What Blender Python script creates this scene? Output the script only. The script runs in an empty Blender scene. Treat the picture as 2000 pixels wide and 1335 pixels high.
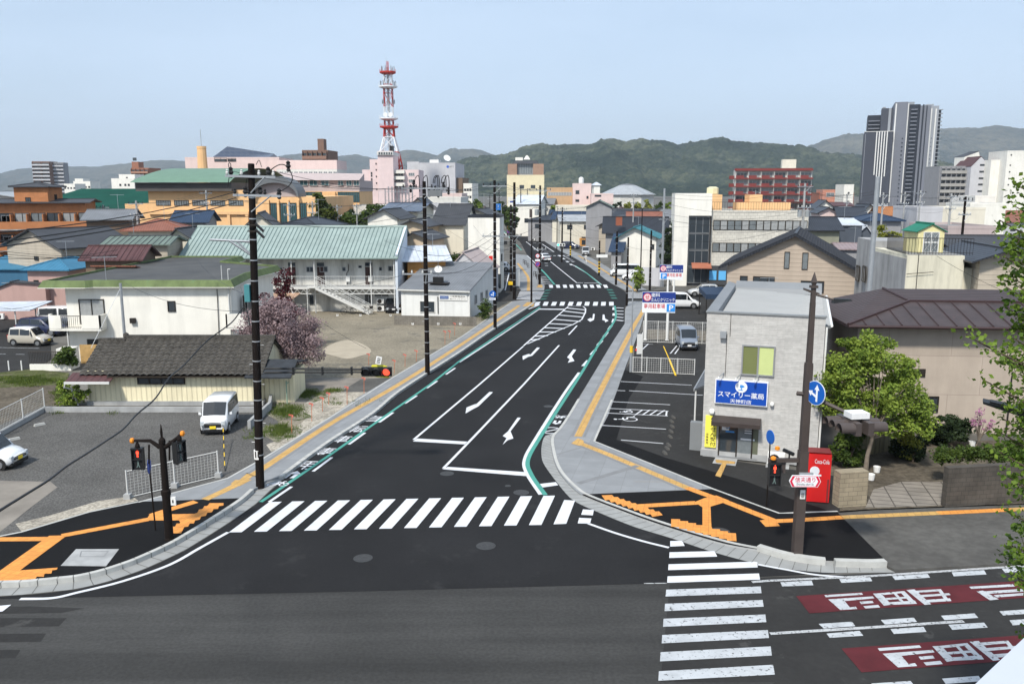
import bpy,math,random
from math import radians as R,sin,cos,pi,sqrt,atan2
from mathutils import Vector,Matrix,noise as mnoise
import numpy as np
SC=bpy.context.scene
COL=SC.collection
# ---------------------------------------------------------------- camera
H=13.5;F=1650.0;PITCH=math.atan(297.5/F)
cp,sp=cos(PITCH),sin(PITCH)
cam=bpy.data.cameras.new('camera');cam_o=bpy.data.objects.new('camera',cam);COL.objects.link(cam_o)
cam.sensor_width=36.0;cam.lens=36.0*F/2000.0
cam.clip_start=0.2;cam.clip_end=40000
cam_o.location=(0,0,H);cam_o.rotation_euler=(pi/2-PITCH,0,0)
SC.camera=cam_o
# ---------------------------------------------------------------- sky, sun, exposure
SUN_EL,SUN_AZ=50.0,207.0       # azimuth clockwise from +Y: behind the camera, a little left
w=bpy.data.worlds.new("World");SC.world=w;w.use_nodes=True
nt=w.node_tree;nt.nodes.clear()
def N(t,k,**kw):
    n=t.nodes.new(k)
    for a,b in kw.items():setattr(n,a,b)
    return n
out=N(nt,'ShaderNodeOutputWorld');bg=N(nt,'ShaderNodeBackground')
sky=N(nt,'ShaderNodeTexSky',sky_type='NISHITA',sun_disc=False)
sky.sun_elevation=R(SUN_EL);sky.sun_rotation=R(SUN_AZ);sky.air_density=1.0;sky.dust_density=1.6;sky.ozone_density=1.5
tc=N(nt,'ShaderNodeTexCoord');mp=N(nt,'ShaderNodeMapping');mp.inputs['Scale'].default_value=(1.1,1.1,5.0)
nz=N(nt,'ShaderNodeTexNoise');nz.inputs['Scale'].default_value=1.6;nz.inputs['Detail'].default_value=5;nz.inputs['Roughness'].default_value=.55
rp=N(nt,'ShaderNodeMapRange');rp.inputs['From Min'].default_value=.3;rp.inputs['From Max'].default_value=.72
rp.inputs['To Min'].default_value=.50;rp.inputs['To Max'].default_value=.84
mx=N(nt,'ShaderNodeMix',data_type='RGBA');mx.inputs['B'].default_value=(5.3,6.55,8.15,1)
nt.links.new(tc.outputs['Generated'],mp.inputs['Vector']);nt.links.new(mp.outputs[0],nz.inputs['Vector'])
nt.links.new(nz.outputs[0],rp.inputs['Value']);nt.links.new(rp.outputs[0],mx.inputs['Factor'])
nt.links.new(sky.outputs[0],mx.inputs['A']);nt.links.new(mx.outputs['Result'],bg.inputs['Color'])
bg.inputs['Strength'].default_value=0.106
nt.links.new(bg.outputs[0],out.inputs['Surface'])
sl=bpy.data.lights.new('sun','SUN');sl.energy=3.7;sl.angle=R(6.0);sl.color=(1.0,.95,.86)
so=bpy.data.objects.new('sun',sl);COL.objects.link(so)
sd=Vector((sin(R(SUN_AZ))*cos(R(SUN_EL)),cos(R(SUN_AZ))*cos(R(SUN_EL)),sin(R(SUN_EL))))
so.rotation_euler=sd.to_track_quat('Z','Y').to_euler()
SC.view_settings.view_transform='Standard';SC.view_settings.look='None'
SC.view_settings.exposure=0.42;SC.view_settings.gamma=1.0
SC.cycles.max_bounces=5;SC.cycles.diffuse_bounces=3;SC.cycles.glossy_bounces=2
SC.cycles.transparent_max_bounces=6;SC.cycles.volume_bounces=0
# ---------------------------------------------------------------- placing: a pixel of the 2000 px photograph to a place
def ray(u,v):
    a=(u-1000)/F;b=(667.5-v)/F
    return Vector((a,cp+b*sp,-sp+b*cp))
def G(u,v,z=0.0):                 # where the line of sight meets the level z
    d=ray(u,v);t=(z-H)/d.z
    return Vector((d.x*t,d.y*t,z))
def At(u,v,Y):                    # where it meets the vertical plane y = Y
    d=ray(u,v);t=Y/d.y
    return Vector((d.x*t,Y,H+d.z*t))
def crop(ox,oy,s):                # coordinates read off an enlarged crop
    return lambda pts:[(ox+x/s,oy+y/s)for x,y in pts]
C2=crop(400,750,2.857);C3=crop(1000,780,3.3333);C4=crop(1500,780,2.406);C5=crop(1000,900,3.068)
C6=crop(900,400,6.6667);C9=crop(900,480,4.0);C1=crop(0,780,3.3333);CL=crop(450,480,4.0)
# ---------------------------------------------------------------- materials
_M={}
def mat(name,col,rough=.8,var=.12,scale=.6,bump=0.0,bscale=30,metal=0.0,streak=0.0,spec=.35,wave=None,brick=None,emit=None,alpha=None,coat=0,var2=None,speck=None,tracks=0):
    if name in _M:return _M[name]
    m=bpy.data.materials.new(name);m.use_nodes=True;t=m.node_tree;b=t.nodes['Principled BSDF']
    b.inputs['Roughness'].default_value=rough;b.inputs['Metallic'].default_value=metal
    b.inputs['Specular IOR Level'].default_value=spec;b.inputs['Coat Weight'].default_value=coat
    c=(*col,1)
    b.inputs['Base Color'].default_value=c
    L=t.links.new
    tc=N(t,'ShaderNodeTexCoord');cur=None
    def mult(fac_out,lo,hi,prev):
        r=N(t,'ShaderNodeMapRange');r.inputs['To Min'].default_value=lo;r.inputs['To Max'].default_value=hi
        L(fac_out,r.inputs['Value'])
        x=N(t,'ShaderNodeMix',data_type='RGBA',blend_type='MULTIPLY');x.inputs['Factor'].default_value=1
        if prev is None:x.inputs['A'].default_value=c
        else:L(prev,x.inputs['A'])
        L(r.outputs[0],x.inputs['B']);return x.outputs['Result'],r
    if brick:
        bw,bh,mort,mc=brick
        bt=N(t,'ShaderNodeTexBrick');bt.inputs['Scale'].default_value=1
        bt.inputs['Brick Width'].default_value=bw;bt.inputs['Row Height'].default_value=bh;bt.inputs['Mortar Size'].default_value=mort
        bt.inputs['Color1'].default_value=c;bt.inputs['Color2'].default_value=(*[k*.86 for k in col],1);bt.inputs['Mortar'].default_value=(*mc,1)
        sx=N(t,'ShaderNodeSeparateXYZ');L(tc.outputs['Object'],sx.inputs[0])
        ad=N(t,'ShaderNodeMath',operation='ADD');L(sx.outputs[0],ad.inputs[0]);L(sx.outputs[1],ad.inputs[1])
        cb=N(t,'ShaderNodeCombineXYZ');L(ad.outputs[0],cb.inputs[0]);L(sx.outputs[2],cb.inputs[1])
        if 'paving' in name or 'tactile' in name:      # laid flat: the pattern follows the road's direction
            cb=N(t,'ShaderNodeMapping');cb.inputs['Rotation'].default_value=(0,0,R(13.3));L(tc.outputs['Object'],cb.inputs['Vector']);bt.offset=0.0
        L(cb.outputs[0],bt.inputs['Vector']);cur=bt.outputs['Color']
    if var:
        n=N(t,'ShaderNodeTexNoise');n.inputs['Scale'].default_value=scale;n.inputs['Detail'].default_value=6;n.inputs['Roughness'].default_value=.6
        L(tc.outputs['Object'],n.inputs['Vector'])
        cur,r=mult(n.outputs[0],1-var,1+var,cur);r.inputs['From Min'].default_value=.3;r.inputs['From Max'].default_value=.7
    if var2:
        n=N(t,'ShaderNodeTexNoise');n.inputs['Scale'].default_value=var2[0];n.inputs['Detail'].default_value=3
        L(tc.outputs['Object'],n.inputs['Vector'])
        cur,r=mult(n.outputs[0],1-var2[1],1+var2[1],cur);r.inputs['From Min'].default_value=.35;r.inputs['From Max'].default_value=.65
    if speck:                       # speck = (scale, colour, threshold): patches of another colour
        n=N(t,'ShaderNodeTexNoise');n.inputs['Scale'].default_value=speck[0];n.inputs['Detail'].default_value=6;n.inputs['Roughness'].default_value=.7
        L(tc.outputs['Object'],n.inputs['Vector'])
        r=N(t,'ShaderNodeMapRange');r.inputs['From Min'].default_value=speck[2];r.inputs['From Max'].default_value=speck[2]+.08;L(n.outputs[0],r.inputs['Value'])
        x=N(t,'ShaderNodeMix',data_type='RGBA');L(r.outputs[0],x.inputs['Factor'])
        if cur is None:x.inputs['A'].default_value=c
        else:L(cur,x.inputs['A'])
        x.inputs['B'].default_value=(*speck[1],1);cur=x.outputs['Result']
    if streak:
        mp=N(t,'ShaderNodeMapping');mp.inputs['Scale'].default_value=(.8,.8,.11);L(tc.outputs['Object'],mp.inputs['Vector'])
        n=N(t,'ShaderNodeTexNoise');n.inputs['Scale'].default_value=1.5;n.inputs['Detail'].default_value=7;n.inputs['Roughness'].default_value=.65
        L(mp.outputs[0],n.inputs['Vector'])
        cur,r=mult(n.outputs[0],1-streak,1.03,cur);r.inputs['From Min'].default_value=.3;r.inputs['From Max'].default_value=.55
    hgt=None
    if tracks:                      # long wear streaks along x
        mp=N(t,'ShaderNodeMapping');mp.inputs['Scale'].default_value=(.03,.55,1);L(tc.outputs['Object'],mp.inputs['Vector'])
        n=N(t,'ShaderNodeTexNoise');n.inputs['Scale'].default_value=1.6;n.inputs['Detail'].default_value=5;L(mp.outputs[0],n.inputs['Vector'])
        cur,r=mult(n.outputs[0],1-tracks,1+tracks,cur);r.inputs['From Min'].default_value=.35;r.inputs['From Max'].default_value=.65
    if wave:                        # wave = (axis, period, colour dip, bump): ribs, boards, seams
        ax,per,dip,wb=wave
        wv=N(t,'ShaderNodeTexWave',wave_type='BANDS',bands_direction=ax,wave_profile='SIN')
        wv.inputs['Scale'].default_value=2*pi/(20.0*per);wv.inputs['Distortion'].default_value=0
        L(tc.outputs['Object'],wv.inputs['Vector'])
        pw=N(t,'ShaderNodeMath',operation='POWER');pw.inputs[1].default_value=6;L(wv.outputs['Fac'],pw.inputs[0])
        cur,r=mult(pw.outputs[0],1,1-dip,cur);hgt=(pw.outputs[0],wb)
    if bump:
        n=N(t,'ShaderNodeTexNoise');n.inputs['Scale'].default_value=bscale;n.inputs['Detail'].default_value=4
        L(tc.outputs['Object'],n.inputs['Vector'])
        bp=N(t,'ShaderNodeBump');bp.inputs['Strength'].default_value=bump;bp.inputs['Distance'].default_value=.05;L(n.outputs[0],bp.inputs['Height'])
        L(bp.outputs[0],b.inputs['Normal'])
    elif hgt:
        bp=N(t,'ShaderNodeBump');bp.inputs['Strength'].default_value=hgt[1];bp.inputs['Distance'].default_value=.05;L(hgt[0],bp.inputs['Height'])
        L(bp.outputs[0],b.inputs['Normal'])
    if cur is not None:L(cur,b.inputs['Base Color'])
    if emit:
        b.inputs['Emission Color'].default_value=(*emit[:3],1);b.inputs['Emission Strength'].default_value=emit[3]
    if alpha is not None:b.inputs['Alpha'].default_value=alpha
    _M[name]=m;return m
# ---------------------------------------------------------------- mesh builder
class MB:
    def __init__(s):s.v=[];s.f=[];s.m=[];s.mats=[];s.sm=False
    def mi(s,m):
        if m not in s.mats:s.mats.append(m)
        return s.mats.index(m)
    def add(s,vs,fs,m):
        o=len(s.v);k=s.mi(m);s.v+=[tuple(p)for p in vs]
        for f in fs:s.f.append(tuple(i+o for i in f));s.m.append(k)
        return s
    def poly(s,pts,m):return s.add(pts,[tuple(range(len(pts)))],m)
    def box(s,x0,x1,y0,y1,z0,z1,m):
        return s.add([(x0,y0,z0),(x1,y0,z0),(x1,y1,z0),(x0,y1,z0),(x0,y0,z1),(x1,y0,z1),(x1,y1,z1),(x0,y1,z1)],
                     [(0,3,2,1),(4,5,6,7),(0,1,5,4),(1,2,6,5),(2,3,7,6),(3,0,4,7)],m)
    def prism(s,pts,z0,z1,m,m_side=None):          # plan outline between two levels
        n=len(pts);a=sum(pts[i][0]*pts[(i+1)%n][1]-pts[(i+1)%n][0]*pts[i][1]for i in range(n))
        if a<0:pts=list(reversed(pts))
        vs=[(p[0],p[1],z0)for p in pts]+[(p[0],p[1],z1)for p in pts]
        s.add(vs,[tuple(range(n,2*n))],m)
        return s.add(vs,[(i,(i+1)%n,n+(i+1)%n,n+i)for i in range(n)],m_side or m)
    def hull(s,bot,top,m):                            # two rings of the same count joined
        n=len(bot)
        return s.add(list(bot)+list(top),[tuple(reversed(range(n))),tuple(range(n,2*n))]+[(i,(i+1)%n,n+(i+1)%n,n+i)for i in range(n)],m)
    def slab(s,quad,th,m):                            # a tilted slab: quad is the top face, counter-clockwise
        n=len(quad);lo=[(p[0],p[1],p[2]-th)for p in quad]
        return s.hull(lo,quad,m)
    def tube(s,p0,p1,r0,m,r1=None,n=8,caps=True):
        p0,p1=Vector(p0),Vector(p1);d=(p1-p0)
        if d.length<1e-6:return s
        r1=r0 if r1 is None else r1
        q=d.to_track_quat('Z','Y');vs=[]
        for p,r in((p0,r0),(p1,r1)):
            for i in range(n):vs.append(p+q@Vector((r*cos(2*pi*i/n),r*sin(2*pi*i/n),0)))
        fs=[(i,(i+1)%n,n+(i+1)%n,n+i)for i in range(n)]
        if caps:fs+=[tuple(reversed(range(n))),tuple(range(n,2*n))]
        return s.add(vs,fs,m)
    def path(s,pts,r,m,n=5):
        pts=[Vector(p)for p in pts];rings=[];rr=r if isinstance(r,(list,tuple))else[r]*len(pts)
        o=len(s.v)
        for i,p in enumerate(pts):
            d=(pts[min(i+1,len(pts)-1)]-pts[max(i-1,0)]); 
            if d.length<1e-9:d=Vector((0,0,1))
            d.normalize();up=Vector((0,0,1))if abs(d.z)<.95 else Vector((1,0,0))
            a=d.cross(up).normalized();b=a.cross(d)
            for k in range(n):
                t=2*pi*k/n;s.v.append(tuple(p+a*(rr[i]*cos(t))+b*(rr[i]*sin(t))))
        k_=s.mi(m)
        for i in range(len(pts)-1):
            for k in range(n):
                s.f.append((o+i*n+k,o+i*n+(k+1)%n,o+(i+1)*n+(k+1)%n,o+(i+1)*n+k));s.m.append(k_)
        return s
    def lathe(s,prof,c,m,n=12,axis='Z'):
        vs=[];c=Vector(c)
        for r,h in prof:
            for i in range(n):
                a=2*pi*i/n;x,y=r*cos(a),r*sin(a)
                p={'Z':(x,y,h),'X':(h,x,y),'Y':(x,h,y)}[axis];vs.append(c+Vector(p))
        k=len(prof)
        fs=[(j*n+i,j*n+(i+1)%n,(j+1)*n+(i+1)%n,(j+1)*n+i)for j in range(k-1)for i in range(n)]
        fs+=[tuple(reversed(range(n))),tuple(range((k-1)*n,k*n))]
        return s.add(vs,fs,m)
    def xf(s,M,start=0):
        for i in range(start,len(s.v)):s.v[i]=tuple(M@Vector(s.v[i]))
        return s
    def obj(s,name,parent=None,smooth=False):
        me=bpy.data.meshes.new(name);me.from_pydata(s.v,[],s.f)
        for m in s.mats:me.materials.append(m)
        if len(s.mats)>1:me.polygons.foreach_set('material_index',s.m)
        if smooth:me.polygons.foreach_set('use_smooth',[True]*len(me.polygons))
        me.update()
        o=bpy.data.objects.new(name,me);COL.objects.link(o)
        if parent is not None:o.parent=parent
        return o
def tag(o,label=None,cat=None,group=None,kind=None):
    if label:o['label']=label
    if cat:o['category']=cat
    if group:o['group']=group
    if kind:o['kind']=kind
    return o
def thing(name,label,cat,loc=(0,0,0),rz=0.0,group=None):
    o=bpy.data.objects.new(name,None);COL.objects.link(o);o.empty_display_size=.3
    o.location=loc;o.rotation_euler=(0,0,rz);return tag(o,label,cat,group)
def struct(name,mb,smooth=False):return tag(mb.obj(name,None,smooth),kind='structure')
def copy_tree(o,parent=None):
    c=o.copy();COL.objects.link(c)
    if parent is not None:c.parent=parent
    for ch in list(o.children):copy_tree(ch,c)
    return c
ORD=['leftmost','second from the left','third from the left','fourth from the left','fifth from the left','sixth from the left','seventh from the left','eighth from the left','ninth from the left','tenth from the left',
       'eleventh from the left','twelfth from the left','thirteenth from the left','fourteenth from the left','fifteenth from the left','sixteenth from the left','seventeenth from the left','eighteenth from the left','nineteenth from the left','twentieth from the left',
       'twenty-first from the left','twenty-second from the left','twenty-third from the left','twenty-fourth from the left','twenty-fifth from the left','twenty-sixth from the left','twenty-seventh from the left','twenty-eighth from the left','twenty-ninth from the left','thirtieth from the left']
# ---------------------------------------------------------------- writing
_TX={}
def text_geo(txt,bold=0.02):
    k=(txt,bold)
    if k in _TX:return _TX[k]
    c=bpy.data.curves.new('t','FONT');c.body=txt;c.offset=bold*.3;c.resolution_u=2;c.fill_mode='FRONT'
    o=bpy.data.objects.new('t',c);COL.objects.link(o);bpy.context.view_layer.update()
    me=bpy.data.meshes.new_from_object(o.evaluated_get(bpy.context.evaluated_depsgraph_get()))
    vs=[tuple(v.co)for v in me.vertices];fs=[tuple(p.vertices)for p in me.polygons]
    bpy.data.objects.remove(o);bpy.data.curves.remove(c);bpy.data.meshes.remove(me)
    if not vs:vs,fs=[(0,0,0),(1,0,0),(1,1,0)],[(0,1,2)]
    xs=[v[0]for v in vs];ys=[v[1]for v in vs]
    x0,x1,y0,y1=min(xs),max(xs),min(ys),max(ys)
    vs=[((v[0]-x0)/(x1-x0),(v[1]-y0)/(y1-y0))for v in vs]
    _TX[k]=(vs,fs);return _TX[k]
def put_text(mb,txt,org,ex,ey,m,bold=.02,lift=0.0):
    """text filling the parallelogram org, org+ex, org+ey"""
    vs,fs=text_geo(txt,bold);org,ex,ey=Vector(org),Vector(ex),Vector(ey)
    n=ex.cross(ey).normalized()*lift
    mb.add([org+ex*a+ey*b+n for a,b in vs],fs,m)
# ================================================================ materials used widely
ASPH_NEW=mat('asphalt_new',(.0150,.0150,.0160),.88,.24,.22,speck=(.45,(.026,.026,.027),.60),bump=.35,bscale=60,var2=(7,.07),spec=.2)
ASPH_OLD=mat('asphalt_old',(.043,.0425,.041),.85,.25,.14,tracks=.22,bump=.4,bscale=50,var2=(9,.13),spec=.25)
ASPH_DARK=mat('asphalt_dark',(.0070,.0070,.0075),.9,.2,.5,bump=.3,bscale=60,spec=.15)
ASPH_MID=mat('asphalt_mid',(.029,.0285,.028),.9,.2,.35,speck=(.8,(.055,.054,.052),.60),bump=.3,bscale=60,var2=(5,.08),spec=.2)
ASPH_GREY=mat('asphalt_grey',(.085,.082,.076),.9,.22,.4,bump=.3,bscale=40,var2=(4,.12),spec=.2)
CONC=mat('concrete_paving',(.245,.255,.265),.85,.10,.8,bump=.1,bscale=30,brick=(1.2,1.2,.014,(.19,.195,.20)),spec=.25)
CONC_PLAIN=mat('concrete',(.33,.335,.335),.85,.16,1.2,bump=.1,bscale=25,spec=.25,streak=.12)
CONC_KERB=mat('concrete_kerb',(.42,.42,.40),.85,.14,2.0,bump=.1,bscale=25,spec=.25)
CONC_OLD=mat('concrete_old',(.21,.19,.165),.9,.22,.6,bump=.2,bscale=25,spec=.2)
GUTTER=mat('concrete_gutter',(.27,.275,.27),.85,.12,1.0,bump=.1,bscale=25,spec=.25)
WHITE_NEW=mat('road_paint_white',(.60,.61,.635),.6,.09,2.0,spec=.3)
WHITE_OLD=mat('road_paint_worn',(.42,.44,.46),.8,.14,2.0,spec=.25,speck=(7,(.06,.06,.06),.565))
WHITE_ROUGH=mat('road_paint_rough',(.42,.43,.44),.8,.1,2.0,spec=.25,speck=(16,(.06,.06,.06),.53))
GREEN_P=mat('road_paint_green',(.06,.27,.22),.7,.06,2.0)
GREEN_FAR=mat('road_paint_green_dark',(.03,.15,.12),.7,.06,2.0)
RED_P=mat('road_paint_red',(.085,.016,.020),.8,.2,1.2,spec=.2)
YEL_P=mat('tactile_yellow',(.52,.315,.10),.75,.10,1.5,brick=(.3,.3,.014,(.34,.21,.08)),var2=(9,.06))
ORG_P=mat('tactile_orange',(.70,.285,.06),.75,.10,1.2,brick=(.3,.3,.014,(.48,.19,.045)),var2=(9,.07))
STRIP=mat('dark_joint',(.19,.195,.20),.85,.1,2)
GRAVEL=mat('gravel',(.100,.097,.092),.95,.18,.3,bump=.8,bscale=14,var2=(12,.30),spec=.15)
GRAVEL_BR=mat('gravel_brown',(.215,.19,.145),.95,.2,.22,bump=.6,bscale=12,var2=(6,.18),spec=.15,speck=(.35,(.13,.12,.10),.56))
GRAVEL_LT=mat('gravel_light',(.33,.30,.25),.95,.3,.8,bump=.8,bscale=10,var2=(9,.30),spec=.1)
SAND=mat('sand',(.37,.325,.255),.95,.1,.7,spec=.1)
DIRT=mat('dirt',(.10,.085,.065),.95,.3,.6,bump=.6,bscale=9,var2=(5,.25),spec=.1)
WEED=mat('weed_ground',(.20,.185,.14),.95,.3,1.2,bump=.8,bscale=14,spec=.1,speck=(1.6,(.055,.08,.02),.50))
GRASS=mat('grass_ground',(.075,.085,.032),.95,.35,1.2,speck=(.9,(.15,.135,.09),.54),bump=.8,bscale=14,spec=.1,var2=(9,.3))
TOWN=mat('town_ground',(.12,.115,.105),.95,.35,.04,spec=.1,var2=(.35,.2))
MANHOLE=mat('manhole_iron',(.055,.055,.055),.6,.25,8,metal=.3,bump=.5,bscale=30)
# ================================================================ the ground
def sheet(name,px,z,m,zp=None,px_is_xy=False):
    pts=px if px_is_xy else[G(u,v,z if zp is None else zp)for u,v in px]
    mb=MB();n=len(pts);a=sum(pts[i][0]*pts[(i+1)%n][1]-pts[(i+1)%n][0]*pts[i][1]for i in range(n))
    if a<0:pts=list(reversed(pts))
    mb.poly([(p[0],p[1],z)for p in pts],m);return struct(name,mb)
def raised(name,px,z,m,side=None,z0=0.0):
    pts=[G(u,v,z)for u,v in px];mb=MB();mb.prism([(p.x,p.y)for p in pts],z0,z,m,side);return struct(name,mb)
mb=MB();mb.poly([(-9000,-400,0),(9000,-400,0),(9000,16000,0),(-9000,16000,0)],TOWN);struct('ground',mb)
fr=[G(-900,1202),G(0,1168),G(700,1154),G(1300,1138),G(1480,1127),G(1749,1117),G(2000,1102),G(2700,1045)]
sheet('main_road',[(p.x,p.y)for p in fr]+[(60,-12),(-60,-12)],.004,ASPH_OLD,px_is_xy=True)
sheet('main_road_dark_lane',[(1513,1331),(1290,1331),(1308,1140),(1480,1127),(1749,1118),(2000,1103),(2500,1065),(2500,1400),(2000,1500),(1500,1600),(1270,1600)],.007,ASPH_MID)
LK=[(-300,1172),(0,1164),(60,1160),(100,1156),(150,1150),(210,1136),(270,1116),(310,1099),(360,1075),(400,1051),(450,1019),(500,984),(529,957),(575,918),(652,862),(730,811),(777,771),(835,732),(900,690),(950,655),(985,632),(1032,602),(1047,590)]
FARL=[(1048,583),(1062,563),(1066,553),(1057,540),(1040,518),(1017,474),(992,450),(982,432),(979,420)]
FARR=[(991,420),(995,427),(1007,437),(1025,447),(1075,475),(1115,500),(1150,520),(1190,547),(1222,570),(1228,580),(1224,590)]
RK=[(1220,600),(1220,632),(1200,662),(1165,720),(1130,776),(1110,810),(1090,843),(1066,850),(1058,870),(1058,894),(1064,909),(1081,933),(1105,963),(1126,981),(1180,1005),(1240,1029),(1309,1050),(1390,1077),(1480,1101),(1555,1113),(1640,1119)]
sheet('new_road',LK+FARL+FARR+RK+[(1480,1126),(1300,1138),(700,1154),(0,1168.5),(-300,1176)],.010,ASPH_NEW)
# side streets at the far junction
sheet('side_street_left',[(1048,590),(1062,562),(1000,566),(940,566),(850,566),(830,580),(930,590),(1000,590)],.006,ASPH_MID)
sheet('side_street_right',[(1224,592),(1222,570),(1300,566),(1420,575),(1700,600),(1700,640),(1400,612),(1270,590)],.006,ASPH_MID)
ZS=.12
# ---- left: gutter, pavement
def strip_px(px,wd,z):            # a band of width wd (m) to the left side of a pixel path
    p=[G(u,v,z)for u,v in px];q=[]
    for i in range(len(p)):
        d=p[min(i+1,len(p)-1)]-p[max(i-1,0)];d.normalize();q.append(p[i]+Vector((-d.y,d.x,0))*wd)
    return p,q
def smooth_path(pts,n=6):
    """Catmull-Rom through points"""
    P=[Vector((*p[:2],p[2]if len(p)>2 else 0))for p in pts];P=[P[0]*2-P[1]]+P+[P[-1]*2-P[-2]];r=[]
    for i in range(1,len(P)-2):
        for k in range(n):
            t=k/n
            r.append(.5*((2*P[i])+(-P[i-1]+P[i+1])*t+(2*P[i-1]-5*P[i]+4*P[i+1]-P[i+2])*t*t+(-P[i-1]+3*P[i]-3*P[i+1]+P[i+2])*t**3))
    r.append(P[-2]);return r
_J=[0]
def jz():
    _J[0]=(_J[0]+1)%9;return _J[0]*.0004
def band(mb,pts,w0,w1,z,m,z1=None):
    """flat (or raised to z1) band between offsets w0 and w1 left of the path"""
    P=[Vector((p[0],p[1],0))for p in pts];A=[];B=[]
    if z1 is None:z=z+jz()
    for i in range(len(P)):
        d=P[min(i+1,len(P)-1)]-P[max(i-1,0)];d.z=0;d.normalize();n=Vector((-d.y,d.x,0))
        A.append(P[i]+n*w0);B.append(P[i]+n*w1)
    for i in range(len(P)-1):
        q=[A[i],A[i+1],B[i+1],B[i]]
        if z1 is None:
            if(w1<w0):q.reverse()
            mb.poly([(p.x,p.y,z)for p in reversed(q)]if w1<w0 else[(p.x,p.y,z)for p in q],m)
        else:
            lo=[(p.x,p.y,z)for p in q];hi=[(p.x,p.y,z1)for p in q]
            mb.hull(lo,hi,m)
def line(mb,px,wd,m,z=.016,smooth=True,off=0.0):
    pts=[G(u,v,z)for u,v in px]
    if smooth and len(pts)>2:pts=smooth_path(pts)
    band(mb,pts,off-wd/2,off+wd/2,z,m)
def quads(mb,qs,m,z=.016,f=None):
    for q in qs:
        if f:q=f(q)
        j=jz();mb.poly([G(u,v,z)+Vector((0,0,j))for u,v in q],m)
lk=smooth_path([G(u,v)for u,v in LK],5);rk=smooth_path([G(u,v)for u,v in RK[6:]],5)
cut=next(i for i,p in enumerate(lk)if p.y>38.2)
mb=MB();band(mb,lk[:cut+1],.03,.62,.014,GUTTER);struct('gutter_left',mb)
mb=MB();band(mb,lk[:cut-3],.62,.80,0,CONC_KERB,.20)
struct('kerb_left_corner',mb)
mb=MB();band(mb,lk[cut:],.0,.22,0,CONC_KERB,.16);struct('kerb_left',mb)
off=[]
for i,p in enumerate(lk):
    d=lk[min(i+1,len(lk)-1)]-lk[max(i-1,0)];d.z=0;d.normalize();off.append(p+Vector((-d.y,d.x,0))*(.80 if i<cut-3 else(.62 if i<cut else .22)))
OUT_L=[(1047,584),(1000,588),(950,626),(925,641),(900,657),(825,703),(765,737),(700,775),(647,812),(560,868),(515,893),(445,932),(330,963),(270,979)]
raised('left_pavement',[],.1,CONC)if False else None
kin=[(p.x,p.y)for p in off]
ol=[G(u,v,ZS)for u,v in OUT_L];spl=next(i for i,p in enumerate(off)if p.y>G(529,980).y)
mb=MB();mb.prism([(p.x,p.y)for p in off[spl:]]+[(p.x,p.y)for p in ol],0,ZS,CONC);struct('left_pavement',mb)
OUT_L2=[(270,979),(174,999),(42,1038),(-300,1105)]
mb=MB();mb.prism([(p.x,p.y)for p in off[:spl+1]]+[(p.x,p.y)for p in[G(270,979,ZS)]+[G(u,v,ZS)for u,v in OUT_L2[1:]]],0,ZS-.002,ASPH_DARK,CONC_PLAIN);struct('left_corner_pavement',mb)
# ---- right: gutter, kerb, pavement

INR=[(1129,780),(1108,815),(1090,838),(1078,852),(1076,862),(1078,879),(1085,906),(1099,930),(1129,960),(1156,974),(1210,995),(1270,1017),(1345,1041),(1420,1062),(1486,1073),(1525,1081),(1570,1090),(1612,1094),(1700,1096),(1733,1101)]
inr=smooth_path([G(u,v,ZS)for u,v in INR],4)
def resample(P,n):
    P=[Vector((p.x,p.y,0))for p in P];L=[0]
    for a,b in zip(P,P[1:]):L.append(L[-1]+(b-a).length)
    r=[]
    for i in range(n):
        t=L[-1]*i/(n-1);k=max(j for j in range(len(L))if L[j]<=t+1e-9);k=min(k,len(P)-2);r.append(P[k].lerp(P[k+1],(t-L[k])/max(1e-9,L[k+1]-L[k])))
    return r
ga=resample(smooth_path([G(u,v)for u,v in RK[5:]+[(1733,1112)]],5),60);gb=resample(inr[4:],60);mb=MB()
for i in range(59):mb.poly([(ga[i].x,ga[i].y,.014),(gb[i].x,gb[i].y,.055),(gb[i+1].x,gb[i+1].y,.055),(ga[i+1].x,ga[i+1].y,.014)],GUTTER)
struct('gutter_right',mb)
JNT=mat('joint_dark',(.11,.11,.105),.9,.2,4);mb=MB()
ra_,rb_=resample(ga,240),resample(gb,240)
for i in range(6,236,4):
    a,b=ra_[i],rb_[i];d=(ra_[i+1]-a).normalized()*.012;mb.poly([(a.x-d.x,a.y-d.y,.019),(a.x+d.x,a.y+d.y,.019),(b.x+d.x,b.y+d.y,.060),(b.x-d.x,b.y-d.y,.060)],JNT)
rl_=resample(lk,400)
for i in range(4,396,3):
    a=rl_[i];d=(rl_[i+1]-a).normalized();n_=Vector((-d.y,d.x,0));d=d*.014;near=a.y<37.5
    if near:mb.poly([tuple(a+n_*.04-d+Vector((0,0,.019))),tuple(a+n_*.04+d+Vector((0,0,.019))),tuple(a+n_*.61+d+Vector((0,0,.019))),tuple(a+n_*.61-d+Vector((0,0,.019)))],JNT)
    k0,z0_=((.615,.202)if a.y<34.5 else(None,0))if a.y<38.5 else(.0,.162)
    if k0 is not None:w__=.19 if near else .22;mb.poly([tuple(a+n_*(k0-.003)-d+Vector((0,0,.02))),tuple(a+n_*(k0-.003)+d+Vector((0,0,.02))),tuple(a+n_*(k0-.003)+d+Vector((0,0,z0_+.002))),tuple(a+n_*(k0+w__)+d+Vector((0,0,z0_+.002))),tuple(a+n_*(k0+w__)-d+Vector((0,0,z0_+.002))),tuple(a+n_*(k0-.003)-d+Vector((0,0,z0_+.002)))],JNT)
struct('kerb_joint',mb)
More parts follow.
